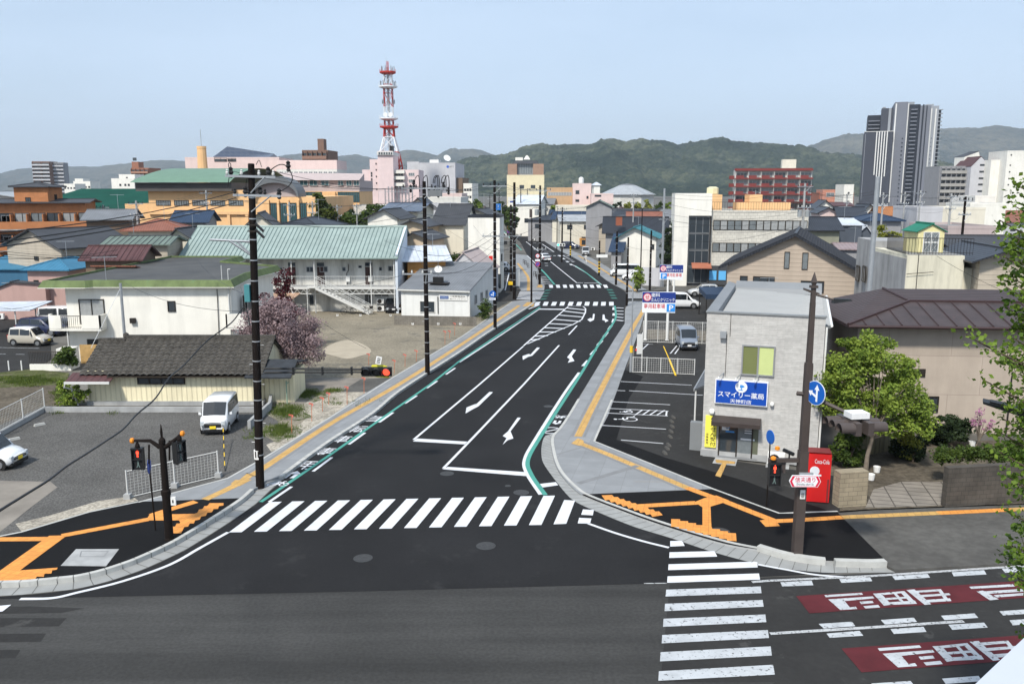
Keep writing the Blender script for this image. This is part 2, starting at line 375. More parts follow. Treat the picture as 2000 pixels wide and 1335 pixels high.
OUT_R=[(1733,1101),(1645,1003),(1549,1001),(1522,1003),(1393,954),(1160,862),(1187,812),(1220,721),(1250,641),(1266,588),(1228,588),(1221,604),(1220,632),(1200,662),(1165,720)]
plz=[(p.x,p.y)for p in inr]
mb=MB();mb.prism(plz[:next(i for i,p in enumerate(inr)if p.y<G(1156,972).y)]+[(p.x,p.y)for p in[G(u,v,ZS)for u,v in[(1393,954)]+OUT_R[5:]]],0,ZS,CONC);struct('right_pavement',mb)
mb=MB();k=next(i for i,p in enumerate(inr)if p.y<G(1156,972).y)-1
mb.prism([(p.x,p.y)for p in inr[k:]]+[(p.x,p.y)for p in[G(u,v,ZS)for u,v in[(1732,1096),(1635,999),(1549,999),(1522,1001),(1393,953)]]],0,ZS-.003,ASPH_DARK,CONC_PLAIN);struct('right_corner_pavement',mb)
mb=MB();p_=[p for p in inr if G(1486,1073).y>=p.y-3.0 and p.x>G(1480,1073).x]
band(mb,smooth_path([G(u,v)for u,v in[(1478,1078),(1525,1092),(1570,1101),(1612,1106)]],5),0,.26,0,CONC_KERB,.26)
band(mb,smooth_path([G(u,v)for u,v in[(1632,1108),(1700,1110),(1732,1109)]],5),0,.26,0,CONC_KERB,.26);struct('kerb_right_corner',mb)
mb=MB();band(mb,smooth_path([G(u,v)for u,v in[(1129,782),(1108,817),(1092,840),(1080,853),(1077,864),(1079,881),(1086,908),(1100,932),(1131,962),(1158,976),(1212,997),(1272,1019),(1347,1043),(1420,1064),(1478,1076)]],5),-.02,.13,0,CONC_KERB,.135);struct('kerb_right',mb)
raised('old_pavement_right',[(1733,1104),(1636,1001),(1700,996),(1990,985),(2500,965),(2500,1060),(2000,1098),(1749,1112)],.116,ASPH_GREY)
sheet('gutter_old_right',[(1640,1118),(1749,1104),(2000,1092),(2500,1055),(2500,1066),(2000,1103),(1749,1117)],.018,GUTTER)
# ---- lots, left
sheet('gravel_lot',[(-300,1105),(42,1040),(174,1001),(270,981),(330,965),(445,934),(540,882),(545,800),(500,795),(88,792),(-300,960)],.06,GRAVEL)
sheet('concrete_patch',[(-200,935),(0,938),(99,940),(112,951),(60,990),(0,1038),(-200,1090)],.066,CONC_OLD)
sheet('gravel_edge_light',[(42,1037),(174,998),(270,977),(258,968),(190,978),(100,1005),(30,1022)],.066,GRAVEL_LT)
sheet('parking_left',[(-500,618),(95,622),(100,700),(60,727),(-500,735)],.05,ASPH_MID)
sheet('grass_strip',[(-400,735),(0,727),(62,720),(135,728),(130,750),(0,757),(-400,770)],.056,GRASS)
sheet('dirt_yard',[(-500,755),(0,752),(130,742),(135,800),(95,800),(0,860),(-300,950)],.052,DIRT)
sheet('vacant_lot',[(1000,588),(700,600),(590,606),(545,690),(520,740),(530,882),(560,868),(647,812),(765,737),(900,657)],.050,GRAVEL_BR)
sheet('vacant_lot_driveway',[(560,742),(620,737),(770,738),(700,777),(640,780),(560,800),(528,800)],.056,CONC_OLD)
sheet('vacant_lot_asphalt',[(705,740),(772,736),(732,765),(664,765)],.061,ASPH_GREY)
ell=[(678+46*cos(a)*(1+.1*sin(3*a)),682+16.5*sin(a)*(1+.12*cos(4*a)))for a in[i*pi/12 for i in range(24)]]
sheet('sand_patch',ell,.066,SAND)
sheet('gravel_strip_light',[(530,882),(560,868),(647,812),(700,777),(725,765),(660,765),(610,778),(560,810),(600,815),(560,850),(520,868)],.066,GRAVEL_LT)
def blob(cu,cv,ru,rv,seed):
    rnd=random.Random(seed);ph=[rnd.random()*6 for _ in range(4)]
    return[(cu+ru*cos(a)*(1+.22*sin(2*a+ph[0])+.16*sin(5*a+ph[1])),cv+rv*sin(a)*(1+.25*sin(3*a+ph[2])+.15*sin(6*a+ph[3])))for a in[i*pi/14 for i in range(28)]]
# ---- lots, right
sheet('pharmacy_lot',[(1160,864),(1187,814),(1220,723),(1235,700),(1400,745),(1372,890),(1640,930),(1640,1000),(1549,999),(1522,1001),(1393,953)],.112,ASPH_MID)
sheet('lot_new_asphalt',[(1160,863),(1187,812),(1221,722),(1256,735),(1228,778),(1204,858),(1300,893),(1460,940),(1549,975),(1600,990),(1622,999),(1549,998),(1522,1000),(1393,952)],.117,ASPH_DARK)
sheet('parking_right',[(1240,668),(1258,640),(1420,660),(1400,748),(1237,704)],.100,ASPH_MID)
sheet('lane_behind',[(1262,592),(1400,600),(1420,660),(1256,642)],.090,ASPH_MID)
sheet('garden_ground',[(1600,900),(1700,860),(2100,860),(2300,970),(1990,983),(1850,988),(1690,994),(1630,998)],.104,DIRT)
GSTONE=mat('paving_stone',(.23,.205,.175),.9,.2,1.2,bump=.2,bscale=12,brick=(.9,.5,.03,(.08,.07,.06)))
sheet('garden_path',[(1690,991),(1706,955),(1760,940),(1850,940),(1846,986)],.109,GSTONE)
# ================================================================ tactile paving
mb=MB();z_=ZS+.004
line(mb,[(400,975),(463,945),(490,925)],.42,YEL_P,z_);line(mb,[(487,929),(515,913),(650,824),(781,749),(900,673),(1000,606),(1014,596)],.42,YEL_P,z_)
quads(mb,[[(1029,590),(1020,598),(1042,598),(1044,589)]],YEL_P,z_)
quads(mb,C1([(1500,548),(1530,522),(1640,520),(1560,562)])and[C1([(1500,548),(1530,522),(1640,520),(1560,562)])],YEL_P,z_)
line(mb,[(1264,590),(1250,617),(1235,642),(1165,778),(1129,852)],.42,YEL_P,z_)
line(mb,[(1240,940),(1300,940)],.01,YEL_P,z_)
quads(mb,[C3([(385,285),(430,250),(465,265),(470,290),(440,300)])],YEL_P,z_)
line(mb,C3([(420,275),(600,345),(850,450),(1140,573)]),.42,YEL_P,z_)
struct('tactile_paving_yellow',mb)
mb=MB()
for o in(-.34,.34):
    line(mb,[(487,929),(515,913),(650,824),(781,749),(900,673),(1000,606)],.14,STRIP,z_-.002,off=o)
    line(mb,[(1250,617),(1235,642),(1165,778),(1129,852)],.14,STRIP,z_-.002,off=o)
    line(mb,C3([(420,275),(600,345),(850,450),(1140,573)]),.14,STRIP,z_-.002,off=o)
line(mb,C3([(430,545),(820,430)]),.3,STRIP,z_-.002);line(mb,C3([(295,355),(470,305)]),.12,STRIP,z_-.002)
line(mb,C3([(375,130),(455,133)]),.1,STRIP,z_-.002)
struct('pavement_joint',mb)
mb=MB();z_=ZS+.006;rnd=random.Random(4)
line(mb,C1([(1275,662),(1110,712),(985,752)]),.42,ORG_P,z_)
quads(mb,[C1([(975,745),(1000,740),(1075,718),(1075,745),(1280,742),(1280,782),(1175,785),(950,785)]),C1([(1280,742),(1230,742),(1165,785),(1175,800),(1240,800)])],ORG_P,z_)
st=[(1070,865),(1085,845),(1110,845),(1115,825),(1140,825),(1150,805),(1170,805),(1180,785),(1215,785),(1225,765),(1250,760),(1262,742),(1285,735),(1295,715),(1320,710),(1330,692),(1350,690),(1365,672),(1455,672),(1455,688),(1425,692),(1420,710),(1390,712),(1380,732),(1350,735),(1340,755),(1310,760),(1300,780),(1270,785),(1262,805),(1235,805),(1225,825),(1200,828),(1190,848),(1178,870),(1100,868)]
quads(mb,[C1(st)],ORG_P,z_+.003)
line(mb,C1([(965,778),(400,885)]),.40,ORG_P,z_,smooth=False)
line(mb,C1([(330,905),(-400,912)]),.40,ORG_P,z_,smooth=False)
quads(mb,[C1([(320,885),(415,883),(420,895),(130,1110),(375,1092),(370,1105),(340,1110),(335,1130),(290,1132),(285,1152),(240,1150),(230,1165),(150,1172),(110,1180),(-120,1178),(-60,1140),(0,1112)])],ORG_P,z_+.006)
# right corner
line(mb,C3([(1140,573),(1300,632)]),.42,ORG_P,z_,smooth=False)
quads(mb,[C3([(1190,665),(1250,640),(1330,622),(1412,655),(1370,672),(1292,695),(1240,700)])],ORG_P,z_+.003)
line(mb,C3([(1200,670),(820,692)]),.42,ORG_P,z_,smooth=False)
quads(mb,[C3([(1240,695),(1292,690),(1300,865),(1240,858)])],ORG_P,z_)
stp=[]
n=9
for i in range(n):
    a=i/n;x=583+345*a;y=622+120*a
    quads(mb,[C3([(x,y),(x+68,y-3),(x+92,y+22),(x+24,y+33)])],ORG_P,z_+.001*i+.006)
n=8
for i in range(n):
    x=1036+50*i+i*2;y=775+13*i
    quads(mb,[C3([(x,y),(x+58,y+2),(x+62,y+54),(x,y+50)])if i!=9 else None],ORG_P,z_+.001*i+.016)
line(mb,C3([(1370,655),(1700,785)]),.42,ORG_P,z_,smooth=False)
quads(mb,[C3([(1612,785),(1705,772),(1745,822),(1650,826)])],ORG_P,z_+.003)
line(mb,C3([(1700,790),(1830,785),(2150,765)]),.38,ORG_P,z_,smooth=False)
struct('tactile_paving_orange',mb)
mb=MB();pts=C4([(350,552),(800,532),(1150,516),(1500,498)])
for i in range(3):line(mb,pts[i:i+2],.38,ORG_P if i==1 else YEL_P,.122,smooth=False)
struct('tactile_paving_old',mb)
mb=MB();quads(mb,[C3([(1370,410),(1400,410),(1358,505),(1322,495)]),C3([(1325,395),(1325,388),(1455,403),(1450,418),(1330,410)])],YEL_P,.130);struct('tactile_paving_shop',mb)
mb=MB();mb.prism([tuple(G(u,v,.118).xy)for u,v in C3([(1325,375),(1468,388),(1455,430),(1305,412)])],.1,.125,CONC_PLAIN);struct('shop_step',mb)
# pavement edge line
mb=MB();line(mb,C3([(535,270),(900,415),(1310,580),(1740,738),(1830,735),(2120,725)]),.12,CONC_KERB,ZS+.004,smooth=False)
line(mb,[(270,979),(174,999),(42,1038),(-300,1105)],.12,CONC_KERB,ZS+.004,smooth=False)
line(mb,[(270,980),(330,964),(445,933),(515,894),(647,813),(765,738),(900,658),(1000,589)],.12,CONC_KERB,ZS+.006,smooth=False)
line(mb,C3([(650,0),(535,270)]),.12,CONC_KERB,ZS+.004,smooth=False);struct('pavement_edging',mb)
# service cover on the left corner
mb=MB();mb.prism([tuple(G(u,v,ZS).xy)for u,v in C1([(495,972),(775,972),(690,1083),(395,1080)])],.1,ZS+.006,CONC_PLAIN)
line(mb,C1([(530,985),(705,985),(675,1020),(520,1020),(530,985)]),.03,STRIP,ZS+.012,smooth=False);struct('service_cover',mb)
# ================================================================ road markings
mb=MB()
for i in range(13):
    t=i/12;tl=(526+535.5*t,979.5-12*t);bl=(447+586*t,1038.8-14.3*t)
    quads(mb,[[tl,(tl[0]+24.5-2.0*t,tl[1]-.4),(bl[0]+25-.5*t,bl[1]-.3),bl]],WHITE_NEW)
quads(mb,[[(1102,975.5),(1123,977),(1106,1022),(1081,1023)]],WHITE_NEW)
quads(mb,[C3([(462,713),(533,717),(526,752),(450,748)]),C3([(437,768),(517,772),(508,806),(428,804)])],WHITE_NEW)
struct('crosswalk_near',mb)
S5=[[(948,478),(1020,476),(1035,507),(948,511)],[(944,545),(1213,538),(1230,571),(942,579)],[(938,617),(1470,601),(1472,636),(936,652)],[(932,689),(1480,672),(1486,709),(930,728)],
      [(924,769),(1490,750),(1495,790),(920,810)],[(917,853),(1502,830),(1508,870),(914,897)],[(908,943),(1518,917),(1524,963),(905,991)],[(900,1040),(1533,1010),(1540,1058),(897,1090)],
      [(890,1143),(1550,1108),(1557,1163),(887,1198)],[(880,1257),(1565,1218),(1575,1277),(877,1314)],[(868,1380),(1585,1337),(1594,1402),(864,1443)]]
mb=MB();quads(mb,S5[:4],WHITE_NEW,f=C5);quads(mb,S5[4:],WHITE_OLD,f=C5);struct('crosswalk_main_road',mb)
mb=MB()
line(mb,[(1022,676),(935.5,751),(808,858)],.15,WHITE_NEW,smooth=False);quads(mb,[C2([(1185,302),(1465,320),(1450,335),(1160,318)])],WHITE_NEW,.020)
line(mb,[(1092,674),(1023,750),(913,865.5),(866,914)],.15,WHITE_NEW,smooth=False);quads(mb,[C2([(1355,460),(1800,490),(1800,512),(1325,473)])],WHITE_NEW,.020)
line(mb,[(1131,727),(1100,771),(1047,855),(1025,897),(1030,925),(1056,965)],.20,WHITE_NEW)
quads(mb,[C2([(1870,555),(1958,545),(1972,562),(1885,575)])],WHITE_NEW,.020)
line(mb,[(897,707),(975,656),(1055,602)],.15,WHITE_NEW,smooth=False,off=-.02)
quads(mb,[C9([(610,490),(810,492),(805,499),(605,497)])],WHITE_NEW,.02)
DL=[C2([(355,655),(480,570)]),C2([(600,485),(705,407)]),C2([(800,335),(890,270)]),C2([(970,212),(1048,157)]),C2([(1113,107),(1180,63)]),CL([(1195,1330),(1265,1300)]),CL([(1355,1230),(1452,1168)]),CL([(1530,1110),(1612,1054)]),CL([(1680,1003),(1752,953)])]
for d in DL:line(mb,d,.16,WHITE_NEW,smooth=False,off=-.04)
for d in[[(955,938),(995,893)],[(1017,850),(1052,812)],[(1070,775),(1102,740)],[(1117,710),(1145,675)],[(1155,652),(1177,622)],[(1187,598),(1195,570)],[(1193,545),(1197,525)],[(1193,500),(1196,478)]]:
    line(mb,C9(d),.28,WHITE_NEW,smooth=False)
line(mb,C9([(843,693),(908,622)]),.15,WHITE_NEW,smooth=False)
# hatched island
line(mb,C9([(490,780),(840,472)]),.15,WHITE_NEW,smooth=False)
line(mb,C9([(840,470),(955,472),(975,490),(973,520),(945,575),(880,612),(700,685),(520,765)]),.15,WHITE_NEW,.018,smooth=False)
for a,b in[((800,508),(972,528)),((765,540),(958,556)),((728,573),(935,590)),((690,606),(880,616)),((652,638),(812,645)),((615,672),(745,672)),((577,705),(680,700)),((545,735),(612,728)),((828,485),(975,500))]:
    line(mb,C9([a,b]),.45,WHITE_NEW,.014,smooth=False)
# arrows
AR=[C2([(1588,43),(1608,44),(1528,122),(1490,142),(1455,163),(1460,130),(1515,108),(1503,122)]),C2([(1745,186),(1763,187),(1706,262),(1722,302),(1690,312),(1662,337),(1684,300),(1662,288),(1692,262)]),
      C9([(595,793),(618,795),(557,858),(525,866),(485,890),(482,860),(530,843),(545,848)]),C9([(880,808),(902,810),(866,862),(888,898),(835,912),(852,885),(830,870)]),
      C9([(220,1140),(248,1140),(140,1258),(95,1262),(37,1308),(37,1265),(118,1235),(115,1252)]),
      C9([(1033,530),(1047,532),(1040,578),(1010,592),(988,575),(1012,563),(1028,567)]),C9([(1109,535),(1123,537),(1127,567),(1155,583),(1128,597),(1126,584),(1106,578)])]
quads(mb,AR[:4]+AR[5:],WHITE_NEW,.018)
struct('lane_marking_new_road',mb)
mb=MB()
line(mb,[(514,980),(650,887),(844,750),(900,705),(975,654),(1057,599)],.19,GREEN_P,.017,smooth=False,off=.12)
line(mb,[(1201,597),(1203,612),(1200,627),(1170,672),(1135,730),(1082,812),(1054,856),(1032,897),(1038,925),(1066,966)],.22,GREEN_P,.019,off=-.02)
struct('bicycle_lane_green_line',mb)
# bicycle lane writing on the left and right
RD=Vector((.23,.973,0)).normalized();RN=Vector((RD.y,-RD.x,0))
mb=MB()
def ground_char(txt,u,v,wd,ht,bold=.045,ax=RN,ay=RD,m=WHITE_NEW):
    c=G(u,v,.018);put_text(mb,txt,c-ax*wd/2-ay*ht/2,ax*wd,ay*ht,m,bold)
LR=(G(730,811)-G(529,957)).normalized();LN=Vector((LR.y,-LR.x,0));LX=Vector((1,0,0))
for ch,u,v,s in(('用',598,908,1.0),('専',635,881,1.0),('車',668,857,1.0),('転',699,837,1.05),('自',728,817,1.05)):
    ground_char(ch,u,v,.84*s,1.3*s,.02,LX,LR)
def arrow_g(u,v,s,ax,ay):
    c=G(u,v,.018)
    mb.poly([c+ax*(-.5*s),c+ax*(.5*s),c+ay*(.6*s)],WHITE_NEW)
    for k in(-.24,.24):mb.poly([c+ax*(k-.13)*s-ay*.05*s,c+ax*(k-.13)*s-ay*.8*s,c+ax*(k+.13)*s-ay*.8*s,c+ax*(k+.13)*s-ay*.05*s],WHITE_NEW)
arrow_g(573,925,.75,LX,LR)
def bike_g(u,v,s,ax,ay):
    c=G(u,v,.018)
    def P(x,y):return c+ax*(x*s)+ay*(y*s)
    for cx in(-.5,.5):
        band(mb,[P(cx+.36*cos(a),-.3+.36*sin(a))for a in[i*pi/8 for i in range(17)]],-.03,.03,.018,WHITE_NEW)
    for a,b in(((-.5,-.3),(-.2,.2)),((-.2,.2),(.25,.2)),((.25,.2),(.5,-.3)),((-.2,.2),(0,-.3)),((0,-.3),(.25,.2)),((-.5,-.3),(0,-.3)),((.25,.2),(.2,.45)),((.2,.45),(.42,.45)),((-.3,.38),(-.05,.38)),((-.2,.2),(-.2,.38))):
        band(mb,[P(*a),P(*b)],-.035,.035,.019,WHITE_NEW)
bike_g(546,943,.55,LX,LR)
RX=RN;bike_g(1094,814,.6,-RX,-RD);arrow_g(1087,825,.6,-RX,-RD)
c=G(1077,840,.018);lp=[c+RX*(.5*cos(a))+RD*(.62*sin(a))for a in[i*pi/8 for i in range(17)]]
band(mb,lp,-.06,.06,.018,WHITE_NEW);band(mb,[c-RX*.28-RD*.3,c+RX*.28+RD*.3],-.06,.06,.019,WHITE_NEW)
struct('bicycle_lane_writing',mb)
# far junction
mb=MB()
tx=[980,1085,1195,1300,1410,1520,1620,1730,1830,1930];bx=[945,1065,1172,1282,1390,1500,1608,1718,1824,1932]
for a,b in zip(tx,bx):quads(mb,[C6([(a,1262),(a+60,1262),(b+60,1311),(b,1311)])],WHITE_NEW)
tx=[1145,1235,1325,1412,1500,1590,1675,1760,1850];bx=[1155,1248,1338,1425,1515,1605,1692,1780,1872]
for a,b in zip(tx,bx):quads(mb,[C6([(a,1040),(a+50,1040),(b+48,1079),(b,1079)])],WHITE_NEW)
for i in range(7):
    y=1126+i*16;quads(mb,[C6([(770-i*7,y),(1090-i*9,y),(1086-i*9,y+7),(765-i*7,y+7)])],WHITE_NEW)
for i in range(6):
    y=1135+i*14;quads(mb,[C6([(2170,y),(2400+i*4,y),(2404+i*4,y+6),(2172,y+6)])],WHITE_NEW)
struct('crosswalk_far',mb)
mb=MB()
for i in range(4):
    quads(mb,[C6([(1110-i*18,1106+i*38),(1190-i*20,1102+i*38),(1150-i*18,1116+i*38),(1080-i*18,1122+i*38)])],GREEN_FAR,.017)
    quads(mb,[C6([(1895+i*18,1098+i*36),(1965+i*18,1098+i*36),(1990+i*18,1112+i*36),(1915+i*18,1112+i*36)])],GREEN_FAR,.017)
line(mb,C6([(1045,838),(1110,905),(1220,1036)]),.3,GREEN_P,.018);line(mb,C6([(1500,790),(1640,880),(1840,1040)]),.22,GREEN_P,.018,off=-.15)
line(mb,C6([(720,515),(790,590)]),.3,GREEN_P,.018);line(mb,C6([(560,340),(660,450)]),.3,GREEN_P,.018)
struct('bicycle_lane_green_far',mb)
mb=MB()
line(mb,C6([(1110,690),(1505,1010)]),.16,WHITE_NEW,smooth=False);line(mb,C6([(1465,785),(1640,890),(1832,1038)]),.18,WHITE_NEW)
line(mb,C6([(1500,1013),(1590,1015)]),.35,WHITE_NEW,smooth=False);line(mb,C6([(1605,1017),(1800,1017)]),.35,WHITE_NEW,smooth=False)
line(mb,C6([(850,478),(1010,602)]),.22,WHITE_NEW,smooth=False);line(mb,C6([(1060,510),(1215,612)]),.22,WHITE_NEW,smooth=False);line(mb,C6([(1080,605),(1215,608)]),.3,WHITE_NEW,smooth=False)
line(mb,C6([(760,300),(910,410)]),.2,WHITE_NEW,smooth=False);line(mb,C6([(550,190),(760,300)]),.2,WHITE_NEW,smooth=False);line(mb,C6([(860,655),(1000,790),(1040,840)]),.2,WHITE_NEW)
line(mb,C6([(550,350),(700,495)]),.2,WHITE_NEW,smooth=False)
for i in range(5):line(mb,C6([(1045+i*8,937+i*22),(1110+i*18,934+i*22)]),.35,WHITE_NEW,smooth=False)
for i in range(6):line(mb,C6([(1325+i*24,660+i*16),(1358+i*24,656+i*16)]),.5,WHITE_NEW,smooth=False)
for i in range(5):line(mb,C6([(1145+i*58,662),(1180+i*58,662)]),.8,WHITE_NEW,smooth=False)
for i in range(4):line(mb,C6([(1275+i*50,655+i*38),(1300+i*50,670+i*38)]),.5,WHITE_NEW,smooth=False)
for i in range(5):line(mb,C9([(1215,483+i*24),(1272-(i>2)*2,485+i*25)]),.42,WHITE_NEW,smooth=False)
for i in range(4):line(mb,C9([(530+i*14,493-i*5),(575+i*14,470-i*4)]),.18,WHITE_NEW,smooth=False)
for x,y in((1110,760),(1115,790),(960,495),(1030,552)):line(mb,C6([(x-20,y),(x+22,y)]),.5,WHITE_NEW,smooth=False)
struct('lane_marking_far',mb)
# front road
mb=MB()
line(mb,C5([(457,373),(620,430),(790,480),(940,517)]),.15,WHITE_NEW);line(mb,C5([(1474,618),(1650,650),(1841,682)])+[(1700,1129)],.13,WHITE_NEW)
line(mb,C1([(130,1296),(340,1290),(500,1255),(800,1180),(1100,1075),(1300,965),(1485,862)]),.16,WHITE_NEW)
quads(mb,[[(-60,1192),(0,1182),(22,1180),(5,1193),(-60,1200)]],WHITE_NEW)
struct('edge_line_corner',mb)
mb=MB()
for q in([(58,857),(205,849),(213,871),(67,877)],[(335,842),(480,834),(490,852),(345,860)],[(583,828),(750,817),(762,835),(598,846)],[(863,810),(1015,800),(1027,820),(873,829)],[(1098,793),(1260,782),(1270,801),(1115,812)],
          [(238,1052),(395,1042),(410,1063),(262,1074)],[(530,1034),(685,1023),(700,1043),(550,1056)],[(813,1014),(970,1003),(988,1024),(830,1035)],[(1087,993),(1250,982),(1262,1002),(1105,1013)],
          [(275,1098),(430,1085),(448,1108),(290,1118)],[(575,1077),(730,1066),(745,1090),(592,1100)],[(848,1056),(1015,1046),(1033,1069),(866,1080)],[(1135,1035),(1300,1024),(1310,1047),(1150,1059)],
          [(818,1309),(990,1296),(1005,1321),(835,1334)],[(485,1332),(670,1320),(690,1345),(500,1358)]):
    quads(mb,[q],WHITE_OLD,.016,C4)
line(mb,C4([(10,1098),(450,1071),(920,1040)]),.15,WHITE_ROUGH,.018,smooth=False)
line(mb,C4([(-75,856),(0,850),(480,828),(1203,780),(1500,760)]),.15,WHITE_ROUGH,.020,smooth=False)
line(mb,[(1258,1138.5),(1302,1138)],.06,WHITE_ROUGH,.018,smooth=False)
struct('lane_marking_main_road',mb)
mb=MB();quads(mb,[[(132,922),(1203,850),(1700,815),(1780,885),(1203,930),(195,1003)],[(345,1168),(1203,1105),(1700,1068),(1760,1172),(1203,1220),(440,1280)]],RED_P,.015,C4);struct('red_lane_surface',mb)
mb=MB()
CH=[[(265,917),(440,906),(447,915),(272,927)],[(283,937),(492,923),(500,932),(360,945),(385,975),(412,971),(420,982),(340,987)],[(430,948),(490,944),(497,954),(438,959)],[(448,969),(518,963),(527,975),(458,980)],
      [(493,910),(530,908),(580,962),(545,967)],[(530,908),(640,898),(648,906),(537,917)],[(640,898),(700,957),(675,959),(618,900)],[(568,951),(690,943),(700,958),(578,963)],[(552,931),(660,924),(667,932),(559,940)],[(585,904),(598,903),(648,958),(632,959)],
      [(650,893),(688,890),(767,960),(737,963)],[(688,897),(795,890),(803,899),(697,907)],[(795,890),(812,889),(850,940),(832,942)],[(735,940),(855,932),(862,945),(745,952)],[(712,917),(850,908),(858,917),(722,927)],
      [(945,878),(1150,866),(1160,877),(955,888)],[(980,900),(1010,896),(1085,937),(1043,942)],[(1010,900),(1200,888),(1330,880),(1338,892),(1025,912)],[(1060,917),(1230,905),(1240,915),(1075,928)]]
quads(mb,CH,WHITE_OLD,.019,C4)
d=G(*C4([(515,1166)])[0])-G(*C4([(265,917)])[0])
for q in CH:j=jz();mb.poly([G(u,v,.019)+Vector((d.x,d.y,j))for u,v in C4(q)],WHITE_OLD)
struct('bus_lane_writing',mb)
sheet('asphalt_patch',[(-200,1186),(60,1183),(165,1187),(120,1196),(-200,1200)],.0062,ASPH_MID);sheet('asphalt_patch',[(-200,1206),(130,1206),(115,1222),(-200,1226)],.0062,ASPH_MID);sheet('asphalt_patch',[(-200,1238),(90,1236),(80,1252),(-200,1256)],.0062,ASPH_MID);sheet('asphalt_patch',[(-200,1270),(40,1268),(30,1284),(-200,1288)],.0062,ASPH_MID)
# manholes
mb=MB()
def disc(mb,u,v,r,m,z):c=G(u,v,z);mb.poly([(c.x+r*cos(a),c.y+r*sin(a),z)for a in[i*pi/12 for i in range(24)]],m)
for u,v,r in((709,1089,.36),(949,1065,.38),(873,924,.34),(1018,961,.36),(992,948,.14),(1071,793,.3)):disc(mb,u,v,r,MANHOLE,.0145)
disc(mb,1406,1037,.40,MANHOLE,.1245);disc(mb,1190,998,.14,MANHOLE,.019);struct('manhole_cover',mb)
# parking bays at the pharmacy
mb=MB();z_=.121
for q in([(1250,1058),(1805,1087)],[(1220,1128),(1285,1131)],[(1315,1130),(1890,1165)],[(1180,1215),(1635,1240)]):line(mb,C9(q),.1,WHITE_NEW,z_,smooth=False)
for q in([(632,57),(1020,75)],[(618,87),(1015,106)],[(583,167),(1003,192)],[(710,262),(985,285)],[(1008,75),(1003,106)]):line(mb,C3(q),.1,WHITE_NEW,z_,smooth=False)
for i in range(4):line(mb,C3([(800+i*48,100),(850+i*48,66+i)]),.1,WHITE_NEW,z_+.001,smooth=False)
def wheelchair(u,v,s):
    c=G(u,v,z_);ax=Vector((0.1,1,0)).normalized();ay=Vector((-1,.1,0)).normalized()
    P=lambda x,y:c+ax*(x*s)+ay*(y*s)
    band(mb,[P(-.1+.36*cos(a),-.25+.36*sin(a))for a in[pi*.55+i*pi/9 for i in range(14)]],-.04,.04,z_,WHITE_NEW)
    for a,b in(((-.15,.35),(-.1,-.1)),((-.1,-.1),(.25,-.12)),((.25,-.12),(.42,-.5)),((-.12,.12),(.2,.1)),((.42,-.5),(.55,-.45))):band(mb,[P(*a),P(*b)],-.05,.05,z_+.001,WHITE_NEW)
    mb.poly([P(-.15+.1*cos(a),.5+.1*sin(a))for a in[i*pi/6 for i in range(12)]],WHITE_NEW)
wheelchair(1221,817,1.15);wheelchair(1222,803,.65)
for q in([(1005,650),(1075,530)],):pass
line(mb,C9([(1400,825),(1465,765)]),.1,WHITE_NEW,.104,smooth=False)
for q in([(1637,840),(1695,770)],[(1672,843),(1722,775)]):line(mb,C9(q),.1,WHITE_NEW,.104,smooth=False)
line(mb,C9([(1400,765),(1500,768)]),.08,WHITE_NEW,.104,smooth=False)
for q in([(280,1060),(305,880)],):pass
line(mb,C6([(480,1105),(550,880)]),.15,WHITE_NEW,.054,smooth=False);line(mb,C6([(578,1112),(628,885)]),.15,WHITE_NEW,.054,smooth=False)
for i in range(9):line(mb,C6([(545-i*8,885+i*27),(625-i*6,885+i*27)]),.12,WHITE_NEW,.055,smooth=False)
for q in([(-20,1162),(95,1165)],):pass
L4=crop(0,480,4)
for q in([(-60,792),(308,800)],[(-60,842),(45,844)],[(125,846),(192,847)],[(330,748),(385,753)]):line(mb,L4(q),.1,WHITE_OLD,.054,smooth=False)
struct('parking_bay_line',mb)
sheet('parking_far_left',[(962,566),(965,520),(1000,520),(1010,566)],.04,ASPH_MID)
sheet('far_left_pavement',C6([(790,1120),(700,1000),(640,700),(720,640),(860,655),(1010,850),(1092,1060),(1085,1112)]),.045,CONC)
mb=MB();line(mb,C6([(740,760),(830,870),(880,960),(880,1115)]),.42,YEL_P,.052);quads(mb,[C6([(1000,1040),(1060,1040),(1065,1075),(985,1075)])],YEL_P,.052)
line(mb,C6([(1530,660),(1760,790),(1990,935),(2200,1060),(2280,1120)]),.42,YEL_P,.052);struct('tactile_paving_far',mb)
sheet('far_right_pavement',C6([(2150,1115),(1990,1040),(1900,985),(1680,810),(1480,690),(1290,600),(1050,450),(900,330),(750,240),(760,220),(900,290),(1200,440),(1480,610),(1700,690),(1900,800),(2100,930),(2450,1120)]),.045,CONC)
sheet('far_right_strip',C6([(1180,440),(1060,380),(1250,390),(1600,420),(1900,570),(1800,600),(1500,600)]),.040,ASPH_GREY)
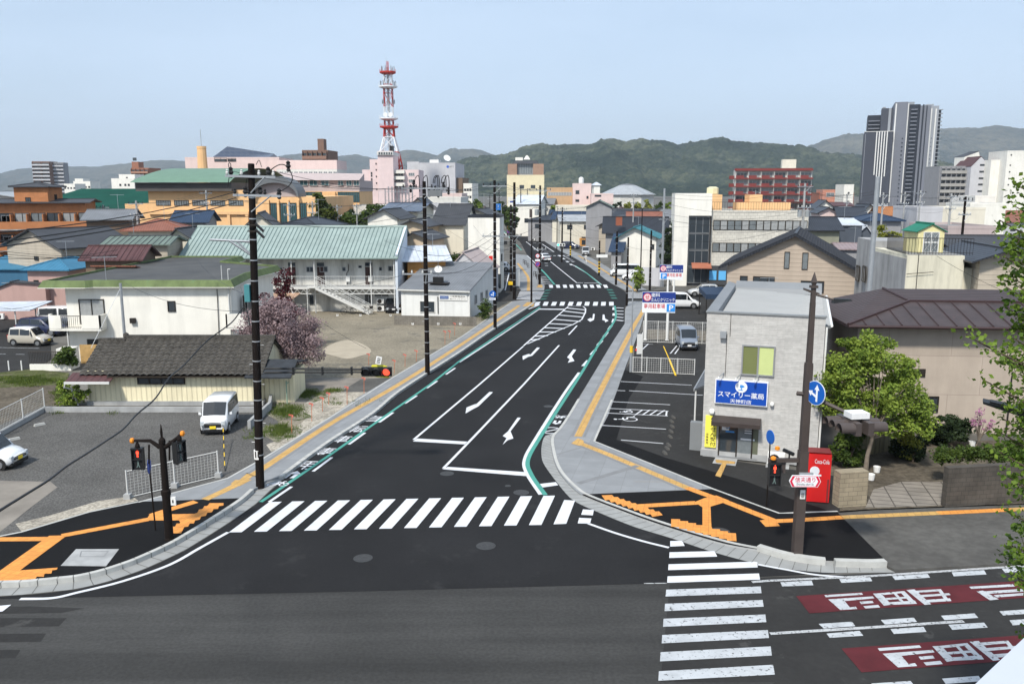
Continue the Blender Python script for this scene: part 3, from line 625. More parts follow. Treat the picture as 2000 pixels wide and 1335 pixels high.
# ================================================================ haze and far land
GLASS=mat('window_glass',(.035,.045,.055),.08,0,spec=.8);GLASS_L=mat('window_glass_curtain',(.30,.31,.31),.25,.15,3,spec=.6);GLASS_W=mat('window_glass_pale',(.16,.18,.19),.12,.2,2,spec=.7)
FRAME_D=mat('frame_bronze',(.035,.028,.022),.5,0,metal=.3);FRAME_W=mat('frame_white',(.6,.6,.58),.5,.05);FRAME_S=mat('frame_silver',(.35,.36,.37),.4,.05,metal=.5)
STEEL=mat('galvanised_steel',(.36,.38,.40),.45,.10,3,metal=.45);STEEL_D=mat('dark_metal',(.028,.024,.022),.5,.15,3,metal=.3);POLE_BR=mat('pole_dark_brown',(.010,.007,.006),.8,.2,1.2,spec=.15)
SILVER_B=mat('silver_band',(.50,.52,.54),.35,.05,metal=.6);BLACK=mat('black_plastic',(.012,.012,.013),.5,.1,5);WHITE_PL=mat('white_plastic',(.74,.74,.72),.5,.05,3)
WOOD_T=mat('trunk_bark',(.10,.075,.055),.95,.35,4,bump=.8,bscale=12)
def prof(pts,u):
    for i in range(len(pts)-1):
        if pts[i][0]<=u<=pts[i+1][0]:
            t=(u-pts[i][0])/(pts[i+1][0]-pts[i][0]);t=t*t*(3-2*t)*.5+t*.5
            return pts[i][1]*(1-t)+pts[i+1][1]*t
    return pts[0][1]if u<pts[0][0]else pts[-1][1]
def hillmat(name,a,b,c,sc):
    m=bpy.data.materials.new(name);m.use_nodes=True;t=m.node_tree;p=t.nodes['Principled BSDF'];p.inputs['Roughness'].default_value=1;p.inputs['Specular IOR Level'].default_value=.02
    ge=N(t,'ShaderNodeNewGeometry')
    n1=N(t,'ShaderNodeTexNoise');n1.inputs['Scale'].default_value=.0042*sc;n1.inputs['Detail'].default_value=10;n1.inputs['Roughness'].default_value=.72
    n2=N(t,'ShaderNodeTexNoise');n2.inputs['Scale'].default_value=.045*sc;n2.inputs['Detail'].default_value=3;n2.inputs['Roughness'].default_value=.8
    for n in(n1,n2):t.links.new(ge.outputs['Position'],n.inputs['Vector'])
    r=N(t,'ShaderNodeValToRGB');r.color_ramp.elements[0].position=.36;r.color_ramp.elements[0].color=(*a,1);r.color_ramp.elements[1].position=.66;r.color_ramp.elements[1].color=(*c,1)
    e=r.color_ramp.elements.new(.5);e.color=(*b,1)
    ad=N(t,'ShaderNodeMath',operation='MULTIPLY_ADD');ad.inputs[1].default_value=.75
    sb=N(t,'ShaderNodeMath',operation='SUBTRACT');sb.inputs[1].default_value=.5;t.links.new(n2.outputs[0],sb.inputs[0]);t.links.new(sb.outputs[0],ad.inputs[0]);t.links.new(n1.outputs[0],ad.inputs[2])
    t.links.new(ad.outputs[0],r.inputs[0]);t.links.new(r.outputs[0],p.inputs['Base Color'])
    bp=N(t,'ShaderNodeBump');bp.inputs['Strength'].default_value=1;bp.inputs['Distance'].default_value=12/sc;t.links.new(n2.outputs[0],bp.inputs['Height']);t.links.new(bp.outputs[0],p.inputs['Normal'])
    return m
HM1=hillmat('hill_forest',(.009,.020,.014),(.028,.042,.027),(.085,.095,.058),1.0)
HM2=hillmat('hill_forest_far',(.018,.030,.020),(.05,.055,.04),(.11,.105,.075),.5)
def ridge(name,pts,D0,D1,m,du,nr,amp,seed,back=.5,spur=.35):
    us=np.arange(pts[0][0],pts[-1][0]+1,du);vs=[];fs=[];nu=len(us);rows=nr+max(3,nr//4)
    for j in range(rows+1):
        r=j/nr
        for u in us:
            d0=D0+(D1-D0)*r;a=(u-1000)/F;X=a*d0;Y=d0
            vv=prof(pts,u);top=(At(u,vv,D1).z)
            s=mnoise.fractal(Vector((X/(D1*.09)+seed,Y/(D1*.16),seed)),1.0,2.0,5)
            rr=min(r,1.0);sm=rr*rr*(3-2*rr)
            z=top*(sm**.85)*(1+spur*s*(1-rr)*1.6)if r<=1 else top*(1-(r-1)*back*2.2)
            z+=amp*mnoise.noise(Vector((X/22+seed,Y/22,0)))*min(1,r*5)*(.5 if r==1 else 1)+amp*.6*mnoise.noise(Vector((X/7,Y/7,seed)))
            vs.append((X*(D0+(D1-D0)*r)/d0,Y,z-2 if j==0 else z))
    for j in range(rows):
        for i in range(nu-1):fs.append((j*nu+i,j*nu+i+1,(j+1)*nu+i+1,(j+1)*nu+i))
    mb=MB();mb.add(vs,fs,m);return struct(name,mb,True)
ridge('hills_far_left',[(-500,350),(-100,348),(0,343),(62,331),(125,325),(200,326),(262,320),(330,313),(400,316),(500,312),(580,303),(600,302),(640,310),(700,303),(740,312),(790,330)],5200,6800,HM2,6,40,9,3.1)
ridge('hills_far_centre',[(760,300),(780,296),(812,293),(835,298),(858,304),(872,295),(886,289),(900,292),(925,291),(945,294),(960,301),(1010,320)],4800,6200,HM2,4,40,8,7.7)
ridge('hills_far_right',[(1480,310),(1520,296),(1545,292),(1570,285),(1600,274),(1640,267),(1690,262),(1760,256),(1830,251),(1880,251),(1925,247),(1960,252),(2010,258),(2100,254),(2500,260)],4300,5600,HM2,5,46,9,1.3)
ridge('hills',[(700,352),(830,345),(880,334),(900,319),(930,312),(955,306),(985,302),(1003,297),(1022,288),(1050,281),(1085,284),(1120,283),(1150,285),(1172,279),(1192,277),(1215,283),(1245,278),(1270,281),(1300,285),(1318,291),(1345,288),(1370,290),(1400,287),(1430,291),(1455,291),(1490,287),(1530,291),(1565,293),(1600,301),(1650,304),(1720,310),(1800,318),(1900,335),(2100,350)],1700,2900,HM1,2.5,110,8,5.5,spur=.75)
# ================================================================ building kit
def zat(v,Y,u=1000):return At(u,v,Y).z
def window_mb(w,h,frame,glass,split=1,th=.07,sill=False):
    mb=MB();f=.06 if w>.5 else .04
    mb.box(0,w,-th,.02,0,f,frame);mb.box(0,w,-th,.02,h-f,h,frame);mb.box(0,f,-th,.02,f,h-f,frame);mb.box(w-f,w,-th,.02,f,h-f,frame)
    for i in range(1,split+1):
        x=w*i/(split+1);mb.box(x-f/2,x+f/2,-th,.02,f,h-f,frame)
    mb.poly([(f,-.015,f),(w-f,-.015,f),(w-f,-.015,h-f),(f,-.015,h-f)],glass)
    if sill:mb.box(-.05,w+.05,-th-.06,.02,-.05,0,frame)
    return mb
_W={}
def window(par,face,x,z,w,h,frame=None,glass=None,split=1,dims=None,name='window',sill=False):
    """face f(ront) b l r; x along the wall as seen from outside, z up"""
    frame=frame or FRAME_D;glass=glass or GLASS;k=(round(w,2),round(h,2),frame.name,glass.name,split,sill)
    if k not in _W:
        o=window_mb(w,h,frame,glass,split,sill=sill).obj(name);_W[k]=o.data;bpy.data.objects.remove(o)
    o=bpy.data.objects.new(name,_W[k]);COL.objects.link(o);o.parent=par
    W_,D_=dims
    e=.012
    if face=='f':o.location=(x,-e,z)
    elif face=='b':o.location=(W_-x,D_+e,z);o.rotation_euler.z=pi
    elif face=='l':o.location=(-e,D_-x,z);o.rotation_euler.z=-pi/2
    elif face=='r':o.location=(W_+e,x,z);o.rotation_euler.z=pi/2
    return o
def front(u0,v0,Y0,u1,ang=0.0):
    """left end of a facade and its width, given the picture column of the right end and the facade's bearing (degrees)"""
    P=At(u0,v0,Y0);a=R(ang);k=(u1-1000)/F;dv=ray(u1,v0);kk=dv.x/dv.y
    s=(kk*P.y-P.x)/(cos(a)-kk*sin(a));return Vector((P.x,P.y,0)),s,a
def gable_roof(mb,W,D,he0,he1,hr,o,th,m,axis='x',rpos=.5,wallm=None,seam=None,seamm=None,og=None):
    """axis x: ridge runs along the facade; axis y: gable faces the front. he0/he1 eave heights, hr ridge height"""
    og=o if og is None else og
    if axis=='x':
        yr=D*rpos;s0=(hr-he0)/yr;s1=(hr-he1)/(D-yr)
        A=[(-og,-o,he0-s0*o),(W+og,-o,he0-s0*o),(W+og,yr,hr),(-og,yr,hr)]
        B=[(-og,yr,hr),(W+og,yr,hr),(W+og,D+o,he1-s1*o),(-og,D+o,he1-s1*o)]
        ends=[[(0,0,he0),(0,D,he1),(0,yr,hr)],[(W,0,he0),(W,yr,hr),(W,D,he1)]]
    else:
        xr=W*rpos;s0=(hr-he0)/xr;s1=(hr-he1)/(W-xr)
        A=[(-o,-og,he0-s0*o),(xr,-og,hr),(xr,D+og,hr),(-o,D+og,he0-s0*o)]
        B=[(xr,-og,hr),(W+o,-og,he1-s1*o),(W+o,D+og,he1-s1*o),(xr,D+og,hr)]
        ends=[[(0,0,he0),(xr,0,hr),(W,0,he1)],[(0,D,he0),(W,D,he1),(xr,D,hr)]]
    up=Vector((0,0,th+.02))
    for q in(A,B):mb.slab([tuple(Vector(p)+up)for p in q],th,m)
    if seam:
        for q in(A,B):
            q=[Vector(p)+up for p in q]
            if axis=='x':e0,e1,f0,f1=q[0],q[1],q[3],q[2]
            else:e0,e1,f0,f1=(q[0],q[3],q[1],q[2])
            n=max(2,int((e1-e0).length/seam))
            for i in range(n+1):
                t=i/n;a=e0.lerp(e1,t);b=f0.lerp(f1,t);mb.tube(a+Vector((0,0,.02)),b+Vector((0,0,.02)),.035,seamm or m,n=4)
    # ridge cap
    if axis=='x':mb.box(-og,W+og,D*rpos-.14,D*rpos+.14,hr+th-.02,hr+th+.09,seamm or m)
    else:mb.box(W*rpos-.14,W*rpos+.14,-og,D+og,hr+th-.02,hr+th+.09,seamm or m)
    return ends
def hip_roof(mb,W,D,he,hr,o,th,m,seam=None,seamm=None):
    a,b,c,d=(-o,-o),(W+o,-o),(W+o,D+o),(-o,D+o);k=min(W,D)/2
    if W>=D:r0,r1=(k,D/2),(W-k+1e-3,D/2)
    else:r0,r1=(W/2,k),(W/2,D-k+1e-3)
    z0=he;up=th
    P=lambda p,z:(p[0],p[1],z)
    vs=[P(a,z0),P(b,z0),P(c,z0),P(d,z0),P(a,z0+up),P(b,z0+up),P(c,z0+up),P(d,z0+up),P(r0,hr),P(r1,hr)]
    if W>=D:fs=[(4,5,9,8),(5,6,9),(6,7,8,9),(7,4,8)]
    else:fs=[(4,5,8),(5,6,9,8),(6,7,9),(7,4,8,9)]
    mb.add(vs,[(0,3,2,1),(0,1,5,4),(1,2,6,5),(2,3,7,6),(3,0,4,7)]+fs,m)
    sm=seamm or m
    hips=[((4),8),((5),9 if W>=D else 8),((6),9),((7),8 if W>=D else 9)]
    for i,j in hips:mb.tube(Vector(vs[i])+Vector((0,0,.03)),Vector(vs[j])+Vector((0,0,.03)),.08,sm,n=4)
    mb.tube(Vector(vs[8])+Vector((0,0,.03)),Vector(vs[9])+Vector((0,0,.03)),.1,sm,n=4)
    if seam:
        A,B,R0,R1=[Vector(vs[i])for i in(4,5,8,9)]
        n=int((B-A).length/seam)
        for i in range(1,n):
            x=A.x+(B.x-A.x)*i/n
            if x<R0.x:t=(x-A.x)/(R0.x-A.x)
            elif x>R1.x:t=(B.x-x)/(B.x-R1.x)
            else:t=1
            y=A.y+(R0.y-A.y)*t;z=A.z+(R0.z-A.z)*t
            mb.tube((x,A.y,A.z+.02),(x,y,z+.02),.035,sm,n=4)
ROOFS={}
def roofm(key,col,wave=None,**k):
    if key not in ROOFS:ROOFS[key]=mat('roof_'+key,col,k.pop('rough',.6),k.pop('var',.15),k.pop('scale',.7),wave=wave,**k)
    return ROOFS[key]
def building(name,label,u0,u1,Y,vtop,D,wall,roofmat,roof='flat',ang=0.0,vr=None,hr=None,h=None,h1=None,rpos=.5,o=.5,th=.12,wins=(),group=None,seam=None,seamm=None,trim=None,og=None,parapet=.35,cat='house',v0=None):
    v0=vtop if v0 is None else v0
    P,Wd,a=front(u0,v0,Y,u1,ang);h=zat(vtop,Y,u0)if h is None else h
    root=thing(name,label,cat,(P.x,P.y,0),a,group)
    h1=h if h1 is None else h1
    mb=MB();rb=MB()
    if roof=='flat':
        mb.box(0,Wd,0,D,0,h,wall);t=.18
        for x0,x1,y0,y1 in((-.03,Wd+.03,-.03,t),(-.03,Wd+.03,D-t,D+.03),(-.03,t,t,D-t),(Wd-t,Wd+.03,t,D-t)):rb.box(x0,x1,y0,y1,h-.06,h+parapet,trim or wall)
        rb.box(t,Wd-t,t,D-t,h,h+.05,roofmat)
    elif roof in('gx','gy'):
        if hr is None:hr=zat(vr,Y+(D*rpos if roof=='gx' else 0),(u0+u1)/2)
        ends=gable_roof(rb,Wd,D,h,h1,hr,o,th,roofmat,roof[1],rpos,seam=seam,seamm=seamm,og=og)
        if roof=='gx':vs=[(0,0,0),(Wd,0,0),(Wd,D,0),(0,D,0),(0,0,h),(Wd,0,h),(Wd,D,h1),(0,D,h1),(0,D*rpos,hr),(Wd,D*rpos,hr)];fs=[(0,1,5,4),(1,2,6,9,5),(2,3,7,6),(3,0,4,8,7)]
        else:vs=[(0,0,0),(Wd,0,0),(Wd,D,0),(0,D,0),(0,0,h),(Wd,0,h1),(Wd,D,h1),(0,D,h),(Wd*rpos,0,hr),(Wd*rpos,D,hr)];fs=[(0,1,5,8,4),(1,2,6,5),(2,3,7,9,6),(3,0,4,7)]
        mb.add(vs,fs,wall)
    elif roof=='hip':
        if hr is None:hr=zat(vr,Y+D/2,(u0+u1)/2)
        mb.box(0,Wd,0,D,0,h,wall);hip_roof(rb,Wd,D,h+.01,hr,o,th,roofmat,seam,seamm)
    elif roof=='shed':               # low edge at the front, high at the back
        mb.add([(0,0,0),(Wd,0,0),(Wd,D,0),(0,D,0),(0,0,h),(Wd,0,h),(Wd,D,h1),(0,D,h1)],[(0,1,5,4),(1,2,6,5),(2,3,7,6),(3,0,4,7)],wall)
        s=(h1-h)/D;q=[(-o,-o,h-s*o+.02+th),(Wd+o,-o,h-s*o+.02+th),(Wd+o,D+o,h1+s*o+.02+th),(-o,D+o,h1+s*o+.02+th)]
        rb.slab(q,th,roofmat)
        if seam:
            n=int((Wd+2*o)/seam)
            for i in range(n+1):
                x=-o+(Wd+2*o)*i/n;rb.tube((x,q[0][1],q[0][2]+.02),(x,q[2][1],q[2][2]+.02),.035,seamm or roofmat,n=4)
    mb.obj('wall',root);r=rb.obj('roof',root)
    root['_w']=Wd;root['_d']=D;root['_h']=h
    for wn in wins:
        f,x,z,w_,h_=wn[:5];kw=wn[5]if len(wn)>5 else{}
        L_=Wd if f in 'fb' else D
        if isinstance(x,float)and 0<=x<=1.0 and not kw.get('abs'):x=x*L_-w_/2
        kw={k:v for k,v in kw.items()if k!='abs'}
        window(root,f,x,z,w_,h_,dims=(Wd,D),**kw)
    return root
def row(face,n,z,w,h,x0=.08,x1=.92,**kw):return[(face,(x0+(x1-x0)*i/max(1,n-1))if n>1 else(x0+x1)/2,z,w,h,kw)for i in range(n)]
def antenna(root,x,y,z,hh=2.2,az=.4):
    mb=MB();mb.tube((x,y,z),(x,y,z+hh),.025,STEEL,n=5)
    c,s=cos(az),sin(az);mb.tube((x-c*.9,y-s*.9,z+hh-.1),(x+c*.9,y+s*.9,z+hh-.1),.02,STEEL,n=4)
    for i in range(9):
        t=-.85+i*.21;l=.35-.02*i;mb.tube((x+c*t+s*l,y+s*t-c*l,z+hh-.1),(x+c*t-s*l,y+s*t+c*l,z+hh-.1),.012,STEEL,n=3)
    return mb.obj('antenna',root)
def dish(root,x,y,z,r=.4,az=-.5):
    mb=MB();mb.tube((x,y,z-.8),(x,y,z),.03,STEEL,n=5)
    st=len(mb.v);mb.lathe([(.02,.0),(r*.5,.04),(r,.16),(r,.18),(r*.5,.06),(.02,.02)],(0,0,0),WHITE_PL,14)
    M=Matrix.Translation((x,y,z))@Matrix.Rotation(az,4,'Z')@Matrix.Rotation(R(55),4,'X');mb.xf(M,st)
    return mb.obj('satellite_dish',root)
def ac_unit(root,x,y,z,rz=0):
    mb=MB();st=0;mb.box(0,.8,-.15,.15,.1,.68,WHITE_PL);mb.box(.05,.2,-.12,.12,0,.1,BLACK);mb.box(.6,.75,-.12,.12,0,.1,BLACK)
    mb.lathe([(.02,-.16),(.24,-.16),(.25,-.152),(.02,-.152)],(.32,0,.38),STEEL_D,12,'Y')
    mb.xf(Matrix.Translation((x,y,z))@Matrix.Rotation(rz,4,'Z'));return mb.obj('air_conditioner',root)
def railing(root,pts,h,m,gap=.25,name='railing',z=0,r=.02):
    mb=MB();pts=[Vector((*p,z))for p in pts]
    for a,b in zip(pts,pts[1:]):
        L_=(b-a).length;n=max(1,int(L_/gap));u=Vector((0,0,h))
        mb.tube(a+u,b+u,r*1.4,m,n=4);mb.tube(a+u*.12,b+u*.12,r,m,n=4)
        for i in range(n+1):p=a.lerp(b,i/n);mb.tube(p,p+u,r*.8,m,n=4)
    return mb.obj(name,root)
# ---- wall materials
def wallm(key,col,**k):return mat('wall_'+key,col,k.pop('rough',.85),k.pop('var',.06),k.pop('scale',.5),streak=k.pop('streak',.10),**k)
W_WHITE=wallm('white',(.74,.72,.66));W_CREAM=wallm('cream',(.66,.62,.52));W_OFF=wallm('off_white',(.60,.59,.55));W_CREAMCORR=wallm('cream_corrugated',(.76,.69,.48),streak=.2,wave=('X',.32,.14,.6))
W_PINK=wallm('pink',(.44,.29,.26));W_BEIGE=wallm('beige_siding',(.41,.34,.275),wave=('Z',.45,.10,.3),streak=.05);W_GREY=wallm('grey',(.27,.27,.28));W_TAN=wallm('tan_siding',(.42,.37,.30),wave=('Z',.4,.08,.3));W_BROWN=wallm('brown',(.17,.12,.085))
W_DK=wallm('charcoal',(.055,.057,.062));W_SLATE=wallm('slate_blue',(.075,.09,.115));W_OLIVE=wallm('olive',(.25,.25,.19));W_TILEW=mat('wall_cream_tile',(.60,.575,.51),.6,.05,1,brick=(.6,.45,.03,(.42,.40,.36)),streak=.06)
W_ORANGE=mat('wall_orange_brick',(.46,.185,.075),.85,.12,.5,brick=(.6,.2,.012,(.33,.16,.08)),streak=.1);W_YEL=wallm('apricot',(.74,.46,.23),streak=.05);W_PINKL=wallm('pale_pink',(.66,.52,.49),streak=.06);W_PKGREY=wallm('pinkish_grey',(.42,.35,.34),streak=.05)
W_BRICKD=mat('wall_brown_brick',(.19,.115,.085),.85,.1,.5,streak=.05);W_LGREY=wallm('light_grey',(.48,.48,.50),streak=.05);W_BLUEW=wallm('bluish_white',(.55,.60,.66),streak=.05)
R_TEAL=roofm('teal_metal',(.26,.42,.385),wave=('X',.45,.22,.5),streak=.12);R_GREEN=roofm('green_metal',(.125,.215,.155),var=.08);R_DGREEN=roofm('dark_green',(.006,.06,.042),var=.2,scale=.2,rough=.9,spec=.1)
R_DARK=roofm('dark_slate',(.045,.047,.053),wave=('X',.3,.15,.3));R_CHAR=roofm('charcoal_tile',(.025,.028,.036),wave=('X',.28,.3,.6),rough=.45);R_GREY=roofm('grey_metal',(.16,.17,.185),wave=('X',.3,.2,.4));R_LGREY=roofm('light_grey_metal',(.33,.35,.37),wave=('X',.3,.2,.4),rough=.5)
R_BROWN=roofm('maroon_metal',(.085,.038,.038),wave=('X',.45,.25,.4),streak=.1);R_RED=roofm('rusty_red_tile',(.22,.085,.055),wave=('X',.3,.2,.4));R_BLUE=roofm('blue_metal',(.035,.16,.27),wave=('X',.45,.2,.3));R_NAVY=roofm('navy_tile',(.02,.04,.08),wave=('X',.3,.2,.4));R_TEALB=roofm('teal_blue',(.03,.17,.20),wave=('X',.45,.2,.3))
R_TILE=roofm('old_grey_tile',(.072,.068,.062),wave=('X',.42,.55,1.0),var=.3,scale=2.5,var2=(9,.25));R_ORANGE=roofm('orange_rust',(.33,.13,.04),wave=('X',.4,.15,.4));R_GRGREEN=roofm('greyish_green',(.13,.17,.145),wave=('X',.45,.25,.4));R_WHITE=roofm('pale_metal',(.52,.56,.62),wave=('X',.5,.12,.3),rough=.45);R_ASPH=roofm('roof_membrane',(.058,.055,.050),var=.35,scale=.35,speck=(1.3,(.15,.15,.14),.66));R_FLAT=roofm('flat_grey',(.22,.22,.22),var=.2)
# ================================================================ near buildings, left
GREENF=mat('fascia_green',(.115,.155,.06),.8,.2,.8,streak=.3,speck=(1.1,(.10,.17,.08),.6))
# -- white flat-roofed apartment block with the green fascia
def z_of(v,Y):return zat(v,Y)
def white_flats():
    X0,X1,Y0,Y1,hz=-35.2,-22.2,66.2,90.0,5.95
    root=thing('apartment_block','white two storey apartment block with green fascia around its flat black roof','apartment block',(X0,Y0,0));W_,D_=X1-X0,Y1-Y0
    mb=MB();mb.box(0,W_,0,1.5,0,hz,W_WHITE);mb.prism([(0,1.5),(W_-.3,1.5),(W_-.3,13),(W_-7,17.5),(W_-7,D_),(0,D_)],0,hz,W_WHITE);mb.obj('wall',root)
    mb=MB();O=[(-1.6,-1.0),(2.1,-1.0),(2.5,-.55),(W_+.5,-.55),(W_-.2,5.6),(W_+.6,13.0),(W_-6.4,18.0),(W_-6.4,D_+.8),(-1.6,D_+.8)]
    mb.prism(O,hz,hz+.05,W_WHITE);n=len(O)
    def inset(d):
        q=[]
        for i in range(n):
            p0,p1,p2=Vector((*O[i-1],0)),Vector((*O[i],0)),Vector((*O[(i+1)%n],0));a=(p1-p0).normalized();b=(p2-p1).normalized();na,nb=Vector((-a.y,a.x,0)),Vector((-b.y,b.x,0));m_=(na+nb);m_=m_/(m_.dot(na));q.append(p1+m_*d)
        return q
    A0,A1,A2=inset(0),inset(.30),inset(.42)
    for i in range(n):
        k=(i+1)%n;Z=lambda p,z:(p.x,p.y,z)
        mb.add([Z(A0[i],hz+.05),Z(A0[k],hz+.05),Z(A1[k],hz+.58),Z(A1[i],hz+.58),Z(A2[k],hz+.58),Z(A2[i],hz+.58),Z(A2[k],hz+.3),Z(A2[i],hz+.3)],[(0,1,2,3),(3,2,4,5),(5,4,6,7)],GREENF)
    mb.obj('fascia',root)
    mb=MB();mb.prism([(p.x,p.y)for p in inset(.40)],hz+.1,hz+.42,R_ASPH);mb.obj('roof',root)
    # balconies with rounded corner
    def balcony(x0,x1,y0,z0,rnd_left,gate):
        mb=MB();r=.9;A=[]
        for i in range(7):
            a=pi+i*pi/12 if rnd_left else 1.5*pi+i*pi/12
            A.append(((x0+r if rnd_left else x1-r)+r*cos(a),y0+r+r*sin(a)))
        out=([(x0,0)]+A+[(x1,y0),(x1,0)])if rnd_left else([(x0,0),(x0,y0)]+A+[(x1,0)])
        mb.prism(out,z0-.12,z0+.03,W_WHITE)
        P=[Vector((*p,0))for p in out]
        for i in range(len(P)-1):
            a,b=P[i],P[i+1]
            if(b-a).length<.02:continue
            if gate and abs(a.y-y0)<.01 and abs(b.y-y0)<.01:
                g0=a.lerp(b,.12);g1=a.lerp(b,.58)
                for s,e in((a,g0),(g1,b)):mb.box(s.x,e.x,y0,y0+.12,z0,z0+1.1,W_WHITE)
                railing(root,[(g0.x,y0+.05),(g1.x,y0+.05)],1.0,FRAME_D,.16,'balcony_railing',z0+.05)
            else:
                d=(b-a).normalized();nn=Vector((-d.y,d.x,0))*.12
                q=[a,b,b+nn,a+nn];mb.hull([(p.x,p.y,z0)for p in q],[(p.x,p.y,z0+1.1)for p in q],W_WHITE)
        mb.obj('balcony',root)
    balcony(-1.3,3.1,-1.1,2.75,True,True);balcony(W_-.15,W_+2.2,-1.0,2.85,False,False)
    d=(W_,D_)
    window(root,'f',1.0,3.0,2.0,2.0,FRAME_D,GLASS_L,1,d);window(root,'f',8.0,4.0,.62,.85,FRAME_D,GLASS,0,d);window(root,'f',1.4,.9,1.9,.9,FRAME_D,GLASS,1,d)
    mb=MB();mb.box(1.2,3.3,-.9,-.8,0,1.5,mat('bamboo_screen',(.50,.32,.13),.9,.2,3,wave=('Z',.08,.3,.5)));mb.obj('bamboo_screen',root)
    mb=MB();mb.tube((W_-.12,-.1,0),(W_-.12,-.1,hz),.05,FRAME_W);mb.obj('downpipe',root);mb=MB();mb.tube((.35,-.9,0),(.35,-.9,2.6),.05,FRAME_W);mb.obj('downpipe',root)
    mb=MB();mb.box(5.0,5.4,-.25,0,3.1,3.5,STEEL_D);mb.obj('vent_hood',root)
    for k,(y,w_)in enumerate(((3.0,.8),(5.2,1.0))):window(root,'r',y,3.2,w_,1.7,FRAME_D,GLASS,0,d)
    antenna(root,3.4,-.2,6.0,2.4);mb=MB();mb.tube((12.2,.6,6.3),(12.2,.6,7.6),.03,FRAME_W);mb.tube((12.7,.6,6.3),(12.7,.6,7.3),.03,FRAME_W);mb.tube((12.7,.6,7.3),(12.9,.6,7.3),.03,FRAME_W);mb.obj('vent_pipe',root)
    mb=MB();mb.tube((11.9,-.08,0.6),(12.0,-.08,5.8),.03,STEEL_D);mb.obj('conduit',root)
white_flats()
# -- long tiled warehouse
def warehouse():
    P=At(138,760,52);X0=-26.9;X1=-15.9;Y0=52.2
    root=thing('warehouse','long cream corrugated warehouse with old grey tiled roof behind the gravel lot','warehouse',(X0,Y0,0));W_=X1-X0;D_=5.4
    wm=W_CREAMCORR
    mb=MB();mb.box(-.1,W_+.1,-.1,D_+.1,0,.28,CONC_PLAIN)
    he,hr=2.25,3.75
    mb.add([(0,0,.28),(W_,0,.28),(W_,D_,.28),(0,D_,.28),(0,0,he),(W_,0,he),(W_,D_,he),(0,D_,he),(0,D_/2,hr),(W_,D_/2,hr)],[(0,1,5,4),(1,2,6,9,5),(2,3,7,6),(3,0,4,8,7)],wm);mb.obj('wall',root)
    # curved barrel tiles
    rb=MB();s=(hr-he)/(D_/2);o=.5
    def slope(x0,x1,dz,yf):
        nrows=11;per=.42;n=int((x1-x0)/per); 
        for sgn in(0,1):
            vs=[];fs=[];cols=n*4+1
            for j in range(nrows*2):
                row_=j//2;t=(row_+(j%2)*.999)/nrows
                y=-yf+t*(D_/2+yf);z=he+s*y+.06+(.07 if j%2==0 else 0.0)+dz
                if sgn:y=D_-y
                for i in range(cols):
                    x=x0+(x1-x0)*i/(cols-1);vs.append((x,y,z+.09*abs(sin(pi*i/4))**1.0))
            for j in range(nrows*2-1):
                for i in range(cols-1):fs.append((j*cols+i,j*cols+i+1,(j+1)*cols+i+1,(j+1)*cols+i))
            rb.add(vs,fs,R_TILEP)
            rb.add([(x0,-yf if not sgn else D_+yf,he-s*yf-.02+dz),(x1,-yf if not sgn else D_+yf,he-s*yf-.02+dz),(x1,D_/2,hr-.02+dz),(x0,D_/2,hr-.02+dz)],[(0,1,2,3)],FRAME_D)
    R_TILEP=mat('barrel_tile',(.060,.055,.048),.85,.35,2.2,var2=(11,.3),bump=.2)
    slope(1.5,W_+.25,.0,.55);slope(-.35,1.5,-.16,.35)
    rb.box(1.4,W_+.3,D_/2-.15,D_/2+.15,hr+.05,hr+.32,R_TILEP);rb.box(-.35,1.4,D_/2-.13,D_/2+.13,hr-.1,hr+.12,R_TILEP);rb.lathe([(.1,0),(.2,.1),(.18,.3),(.03,.4)],(1.45,D_/2,hr+.1),R_TILEP,8)
    rb.obj('roof',root)
    mb=MB();mb.slab([(-.9,-1.0,1.75),(1.9,-1.0,1.75),(1.9,.1,2.1),(-.9,.1,2.1)],.05,R_BROWN);mb.box(-.9,1.9,-1.1,-1.0,1.62,1.76,FRAME_W);mb.obj('lean_to_roof',root)
    mb=MB();mb.path([(-.85,-1.05,1.65),(-.95,-1.0,1.4),(-.7,-.6,1.2),(-.5,-.4,.1)],.05,FRAME_W,6);mb.obj('downpipe',root)
    window(root,'f',3.2,1.38,3.0,.42,FRAME_D,GLASS,3,(W_,D_))
    # low annex on the right end
    a=MB();a.box(W_+.02,W_+1.9,.6,3.6,0,1.95,wm);a.obj('annex_wall',root)
    a=MB();a.slab([(W_-.8,-.75,1.98),(W_+2.1,-.75,1.98),(W_+2.1,1.2,2.75),(W_-.8,1.2,2.75)],.08,mat('roof_black_felt',(.028,.032,.038),.7,.3,2));a.slab([(W_+.3,1.2,2.6),(W_+2.1,1.2,2.6),(W_+2.1,3.8,2.2),(W_+.3,3.8,2.2)],.08,mat('roof_black_felt',(0,0,0)));a.obj('annex_roof',root)
warehouse()
def small_prism(name,label,cat,pts_px,z,h,m,zz=.05,group=None):
    pts=[G(u,v,zz)for u,v in pts_px];c=sum(pts,Vector())/len(pts);root=MB();root.prism([(p.x-c.x,p.y-c.y)for p in pts],zz,h,m)
    o=root.obj(name);o.location=(c.x,c.y,0);return tag(o,label,cat,group)
def wall_run(name,label,px,th,h,m,cat='wall',z0=.05,cap=None):
    pts=[G(u,v,z0)for u,v in px];c=pts[0].copy();c.z=0;mb=MB();band(mb,[p-c for p in pts],0,th,z0,m,z0+h)
    if cap:band(mb,[p-c for p in pts],-.02,th+.02,z0+h,cap,z0+h+.06)
    o=mb.obj(name);o.location=c;return tag(o,label,cat)
wall_run('low_wall','low concrete kerb wall in front of the cream warehouse',[(88,805),(500,805)],.18,.32,CONC_PLAIN)
